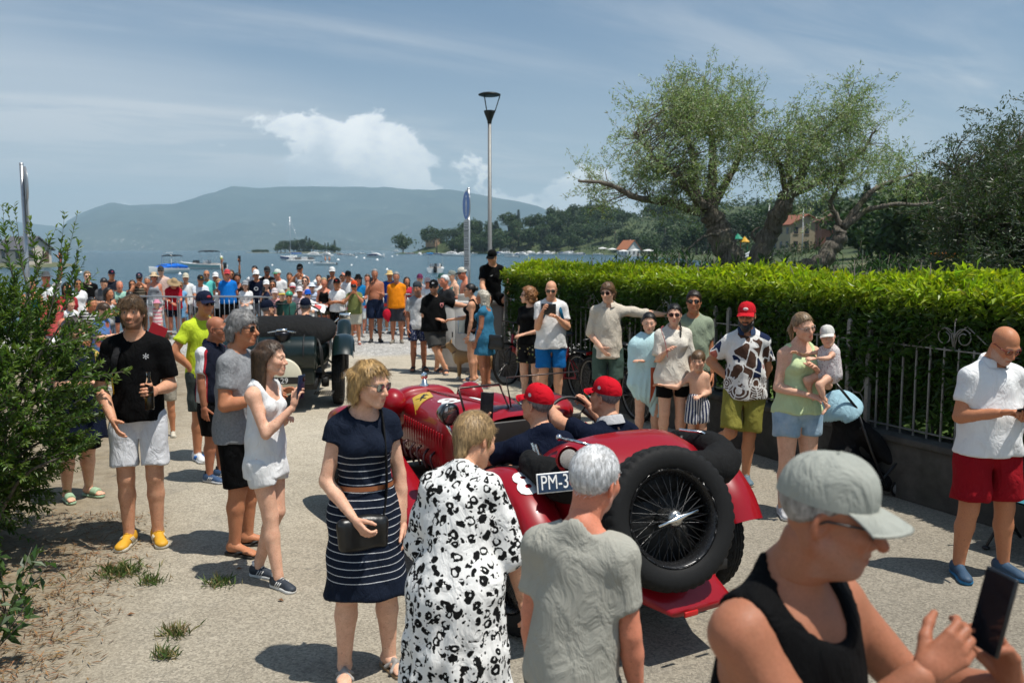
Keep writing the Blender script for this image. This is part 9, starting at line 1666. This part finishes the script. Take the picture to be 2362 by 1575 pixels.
 ('boy in orange cap and olive T-shirt with camera and beige shorts', 817, 649, 20.5, dict(skin=TAN, kid=True, top=(T_, (.16, .18, .06), {'e': .02}), bot=('shorts', (.50, .47, .38), .8), hair=('short', H_DARK), hat=('cap', (.62, .07, .02)), yaw=185, aR='face', aL='face', shoe=('slide', ((.5, .5, .5), (.5, .2, .2))))),
 ('person in black brimmed hat and blue ombre clothes', 826, 632, 22.3, dict(skin=RUDDY, top=(T_, (.01, .18, .42)), bot=('shorts', pat('blue_ombre', p_ombre), .95), hair=('long', H_BLACK), hat=('bush', BLK), glasses=SG, yaw=190, aL='belly')),
 ('shirtless tanned man in navy shorts filming with a dark phone', 864, 619, 21.0, dict(skin=DEEP, g=1.1, belly=1.25, bot=('shorts', (.015, .025, .06), .8), hair=('crop', H_GREY), yaw=190, aR='phone', aL='phonelow', hR='phone', shoe=('sneaker', ((.02, .02, .02), (.03, .03, .03))))),
 ('person in white waving an arm behind the shirtless man', 848, 634, 23.2, dict(skin=RUDDY, top=(T_, WHT), bot=('shorts', GRY), hair=('short', H_BROWN), yaw=180, aR=((.8, .1, .55), (.85, .1, .6)), hR='flat')),
 ('man in straw hat and royal blue shirt', 899, 623, 23.2, dict(skin=TAN, top=(T_, (.01, .06, .30)), bot=('shorts', GRY), hair=('crop', H_GREY), hat=('straw', (.60, .42, .18)), yaw=185)),
 ('man in orange T-shirt and grey shorts with a red cap in hand', 914, 627, 20.8, dict(skin=DEEP, g=1.1, belly=1.2, top=(T_, (.80, .24, .008), {'e': .02}), bot=('shorts', (.05, .05, .06), .85), hair=('short', H_GREY), beard=(.5, H_GREY), yaw=185, shoe=('sneaker', ((.20, .17, .13), (.3, .28, .25))))),
 ('young person in purple cap at the water', 968, 632, 22.6, dict(skin=FAIR, top=(T_, (.3, .28, .3)), bot=('shorts', BLK), hair=('short', H_BROWN), hat=('cap', (.14, .03, .08)), yaw=190)),
 ('woman in pale pink cap and white blouse', 986, 640, 21.8, dict(sex='f', skin=RUDDY, top=(T_, WHT), bot=('shorts', WHT), hair=('pony', H_BROWN), hat=('cap', (.62, .46, .44)), glasses=SG, yaw=190)),
 ('white-haired man in dark T-shirt behind the black caps', 1030, 634, 17.6, dict(skin=RUDDY, top=(T_, (.03, .03, .032)), bot=('shorts', GRY), hair=('short', H_WHITE), yaw=130)),
 ('woman in mottled cap and green top with her back turned', 1047, 621, 19.6, dict(sex='f', skin=FAIR, top=(K_, (.05, .14, .12)), bot=('shorts', BLK), hair=('pony', H_GREY), hat=('cap', (.20, .22, .20)), yaw=120)),
 ('shirtless man in black and cream cap turned away by the sign', 1074, 612, 18.2, dict(skin=RUDDY, bot=('shorts', (.3, .5, .5)), hair=('crop', H_BROWN), hat=('cap', (.60, .56, .48), (.02, .02, .02)), yaw=110, aR='belly', aL='cross', head=(10, -14, 0))),
 ('person in dark green cap between the white cabinet and the motorboat', 1022, 630, 20.4, dict(skin=FAIR, top=(T_, (.06, .12, .13)), bot=('shorts', GRY), hair=('crop', H_BROWN), hat=('cap', (.03, .08, .07)), yaw=140)),
 ('woman in striped black and white top behind the shrub', 208, 690, 15.5, dict(sex='f', skin=TAN, top=(T_, pat('zebra_stripes', p_hstripe((.02, .02, .02), (.60, .60, .58), 20))), bot=('shorts', BLK), hair=('bun', H_BLACK), yaw=235, aR='chest')),
 ('man in white cap seen through the shrub leaves', 116, 668, 15.0, dict(skin=RUDDY, top=(T_, (.6, .1, .1)), bot=('shorts', GRY), hair=('crop', H_GREY), hat=('cap', WHT), yaw=230)),
 ('man in grey brimmed hat with a raised phone behind the shrub', 104, 622, 17.0, dict(skin=RUDDY, top=(T_, WHT), bot=('shorts', GRY), hair=('crop', H_GREY), hat=('bush', (.08, .085, .09)), yaw=215, aL='up', hL='phone')),
 ('dark-haired woman in red shirt half hidden by the shrub', 152, 652, 16.5, dict(sex='f', skin=TAN, top=(T_, (.42, .03, .04)), bot=('shorts', BLK), hair=('long', H_BLACK), glasses=SG, yaw=220)),
 ('bald man in white T-shirt stooping behind the shrub', 128, 735, 11.0, dict(lod=1, skin=RUDDY, top=(T_, WHT), bot=('shorts', GRY), hair=('bald', H_GREY), yaw=240, lean=(14, 0))),
 ('child with brown hair and yellow top below the boy in blue', 195, 772, 10.6, dict(lod=1, kid=True, skin=TAN, top=(T_, (.55, .38, .10)), bot=('shorts', (.3, .3, .35)), hair=('fringe', H_BROWN), yaw=200)),
 ('woman in teal sleeveless top behind the shrub', 70, 640, 15.8, dict(sex='f', skin=TAN, top=(K_, (.03, .2, .2)), bot=('shorts', BLK), hair=('bob', H_BROWN), yaw=215)),
 ('man in dark blue polo at the barrier with grey beard', 340, 640, 22.8, dict(skin=TAN, top=(T_, (.02, .03, .08)), bot=('shorts', GRY), hair=('crop', H_GREY), beard=(.6, H_GREY), yaw=195)),
 ('woman in orange sundress behind the shirtless boy', 305, 648, 22.9, dict(sex='f', skin=TAN, top=('dress', (.55, .20, .06), {'sl': 0, 'len': .9}), hair=('long', H_BROWN), glasses=SG, yaw=200)),
 ('man in light grey T-shirt and white cap beside the turquoise shirt', 497, 628, 23.4, dict(skin=RUDDY, top=(T_, (.40, .41, .43)), bot=('shorts', GRY), hair=('crop', H_GREY), hat=('cap', WHT), yaw=195)),
 ('woman in white top and black sunglasses left of the blue T-shirt', 505, 645, 22.6, dict(sex='f', skin=TAN, top=(K_, WHT), bot=('shorts', BLK), hair=('bob', H_BLOND), glasses=SG, yaw=195)),
 ('young man with dark curls and black vest right of the blue T-shirt', 548, 632, 23.0, dict(skin=DEEP, top=(K_, BLK), bot=('shorts', GRY), hair=('curlytop', H_BLACK), yaw=190)),
 ('man in pale yellow T-shirt behind the lettered tank', 668, 630, 23.6, dict(skin=TAN, top=(T_, (.62, .56, .32)), bot=('shorts', GRY), hair=('short', H_BROWN), yaw=188)),
 ('woman in white blouse with hair tied back near the grey T-shirt', 735, 634, 23.0, dict(sex='f', skin=FAIR, top=(T_, WHT), bot=('shorts', GRY), hair=('bun', H_BROWN), yaw=188)),
 ('man in teal T-shirt between the white caps and the camera boy', 790, 634, 23.3, dict(skin=TAN, top=(T_, (.02, .20, .22)), bot=('shorts', BLK), hair=('short', H_DARK), yaw=186)),
 ('woman in red swimsuit cover at the water edge', 938, 640, 22.9, dict(sex='f', skin=TAN, top=('dress', (.45, .03, .05), {'sl': 0, 'len': .7}), hair=('long', H_DARK), yaw=190)),
 ('girl in white sun dress near the dark woman by the shrub', 160, 690, 16.2, dict(sex='f', skin=FAIR, kid=True, bust=0, top=('dress', WHT, {'sl': .3, 'len': .9}), hair=('pony', H_BROWN), yaw=225)),
 ('man in mint T-shirt looking over the barrier on the left', 275, 650, 21.0, dict(skin=RUDDY, top=(T_, (.30, .52, .42)), bot=('shorts', NAVY), hair=('receding', H_GREY), yaw=210, aR='rail', aL='rail')),
]
for lab, hx, hy, Y, kw in CROWD:
 kw.setdefault('shoe', ('sneaker', ((.35, .34, .33), (.6, .6, .6)))); p_ = who(lab, hx, hy, Y, group=None, **kw)
 i_ = p_
 for arm_, q in (('aR', 1), ('aL', -1)):
  if q == -1 and kw.get('aR') == 'phone': continue
  if kw.get(arm_) in ('phone', 'phonelow') or (kw.get(arm_) == 'up' and kw.get('h'+arm_[1]) == 'phone'):
   phone_at(i_['w'](i_['WR'][q]+nrm(i_['WR'][q]-i_['EL'][q])*.10)+V3(0, -.02, .03), V3(0, 1, .1), V3(0, 0, 1), 'dark phone held by the '+lab.split(' with ')[0].split(' behind ')[0].split(' filming')[0].split(' holding')[0].split(' aiming')[0], 'phones held up by onlookers')
  if kw.get(arm_) == 'face' and q == 1:
   c = i_['head'](V3(0, .155, .015)); m = MB(); m.box((0, 0, 0), (.12, .04, .075), bev=.01); m.lathe([(0, .05), (.028, .05), (.03, 0)], 12, M=rotm((1, 0, 0), R(-90))); e = empty('camera', 'compact camera held by the '+lab.split(' raising')[0].split(' photographing')[0].split(' with camera')[0], 'camera', 'cameras held by onlookers', tuple(i_['w'](c)), R(kw.get('yaw', 180))); m.build('camera_body', BLACK_PL(), e)
def letters(p, txt, size, col, dz=.03, fwd=.150):
 me = text_mesh(txt, size, .0006, plain('print_%s' % txt, col, .7), bold=.002); xf_mesh(me, np.stack([-p['rg'], p['u'], p['ft']], 1), p['chest']+p['ft']*fwd+p['u']*dz); obj('print', me, p['o'])
byl = {p['o']['label']: p for p in PEOPLE}
letters(byl['man in black cap and white lettered tank photographing with both hands'], 'BCS', .15, (.02, .02, .02), .0, .155)
letters(byl['man in white cap and navy T-shirt with a white print'], 'O', .14, (.7, .7, .7), -.02, .150)
p_ = byl['boy in bright blue cap holding a red and white flyer']; e = empty('flyer', 'white flyer with a red mark held by the boy in the blue cap', 'flyer', None, tuple(p_['w'](p_['WR'][-1])+V3(.22, -.1, .10)), R(20)); m = MB(); m.box((0, 0, 0), (.34, .004, .22), rot=rotm((1, 0, 0), R(-40)) @ rotm((0, 1, 0), R(25))); m.build('sheet', plain('paper_white', (.75, .74, .72), .6), e, False); m = MB(); m.box((-.02, -.012, .01), (.16, .004, .10), rot=rotm((1, 0, 0), R(-40)) @ rotm((0, 1, 0), R(25))); m.build('red_mark', plain('paper_red', (.55, .03, .03), .6), e, False)
p_ = byl['man in orange T-shirt and grey shorts with a red cap in hand']; m = MB(); s = SDF(); s.ell((0, 0, 0), (.10, .06, .13), .02); s.cone((0, 0, -.05), (.03, 0, -.16), .06, .03, .03); V, F = s.mesh(.016); obj('held_cap', mk_mesh('held_cap', V, F, cloth((.50, .01, .03))), None, 'crumpled red cap in the hand of the man in orange', 'cap', None, None, tuple(p_['w'](p_['WR'][1])+V3(-.02, -.06, -.12)))
p_ = byl['woman holding a drink and phone high above her head']; c = p_['w'](p_['WR'][1]+V3(0, .02, .14)); e = empty('drink_cup', 'clear plastic cup of green drink held up high', 'cup', None, tuple(c)); m = MB(); m.lathe([(0, -.05), (.030, -.05), (.038, .06), (.036, .06)], 14); m.build('cup', plain('cup_plastic', (.55, .58, .50), .2), e); m = MB(); m.lathe([(0, -.045), (.031, -.045), (.036, .02), (0, .02)], 14); m.build('drink', plain('drink_green', (.30, .34, .06), .3), e); m = MB(); m.tube([(.0, 0, -.03), (-.02, 0, .13)], .004, 5); m.build('straw', plain('straw_white', (.7, .7, .7), .4), e)
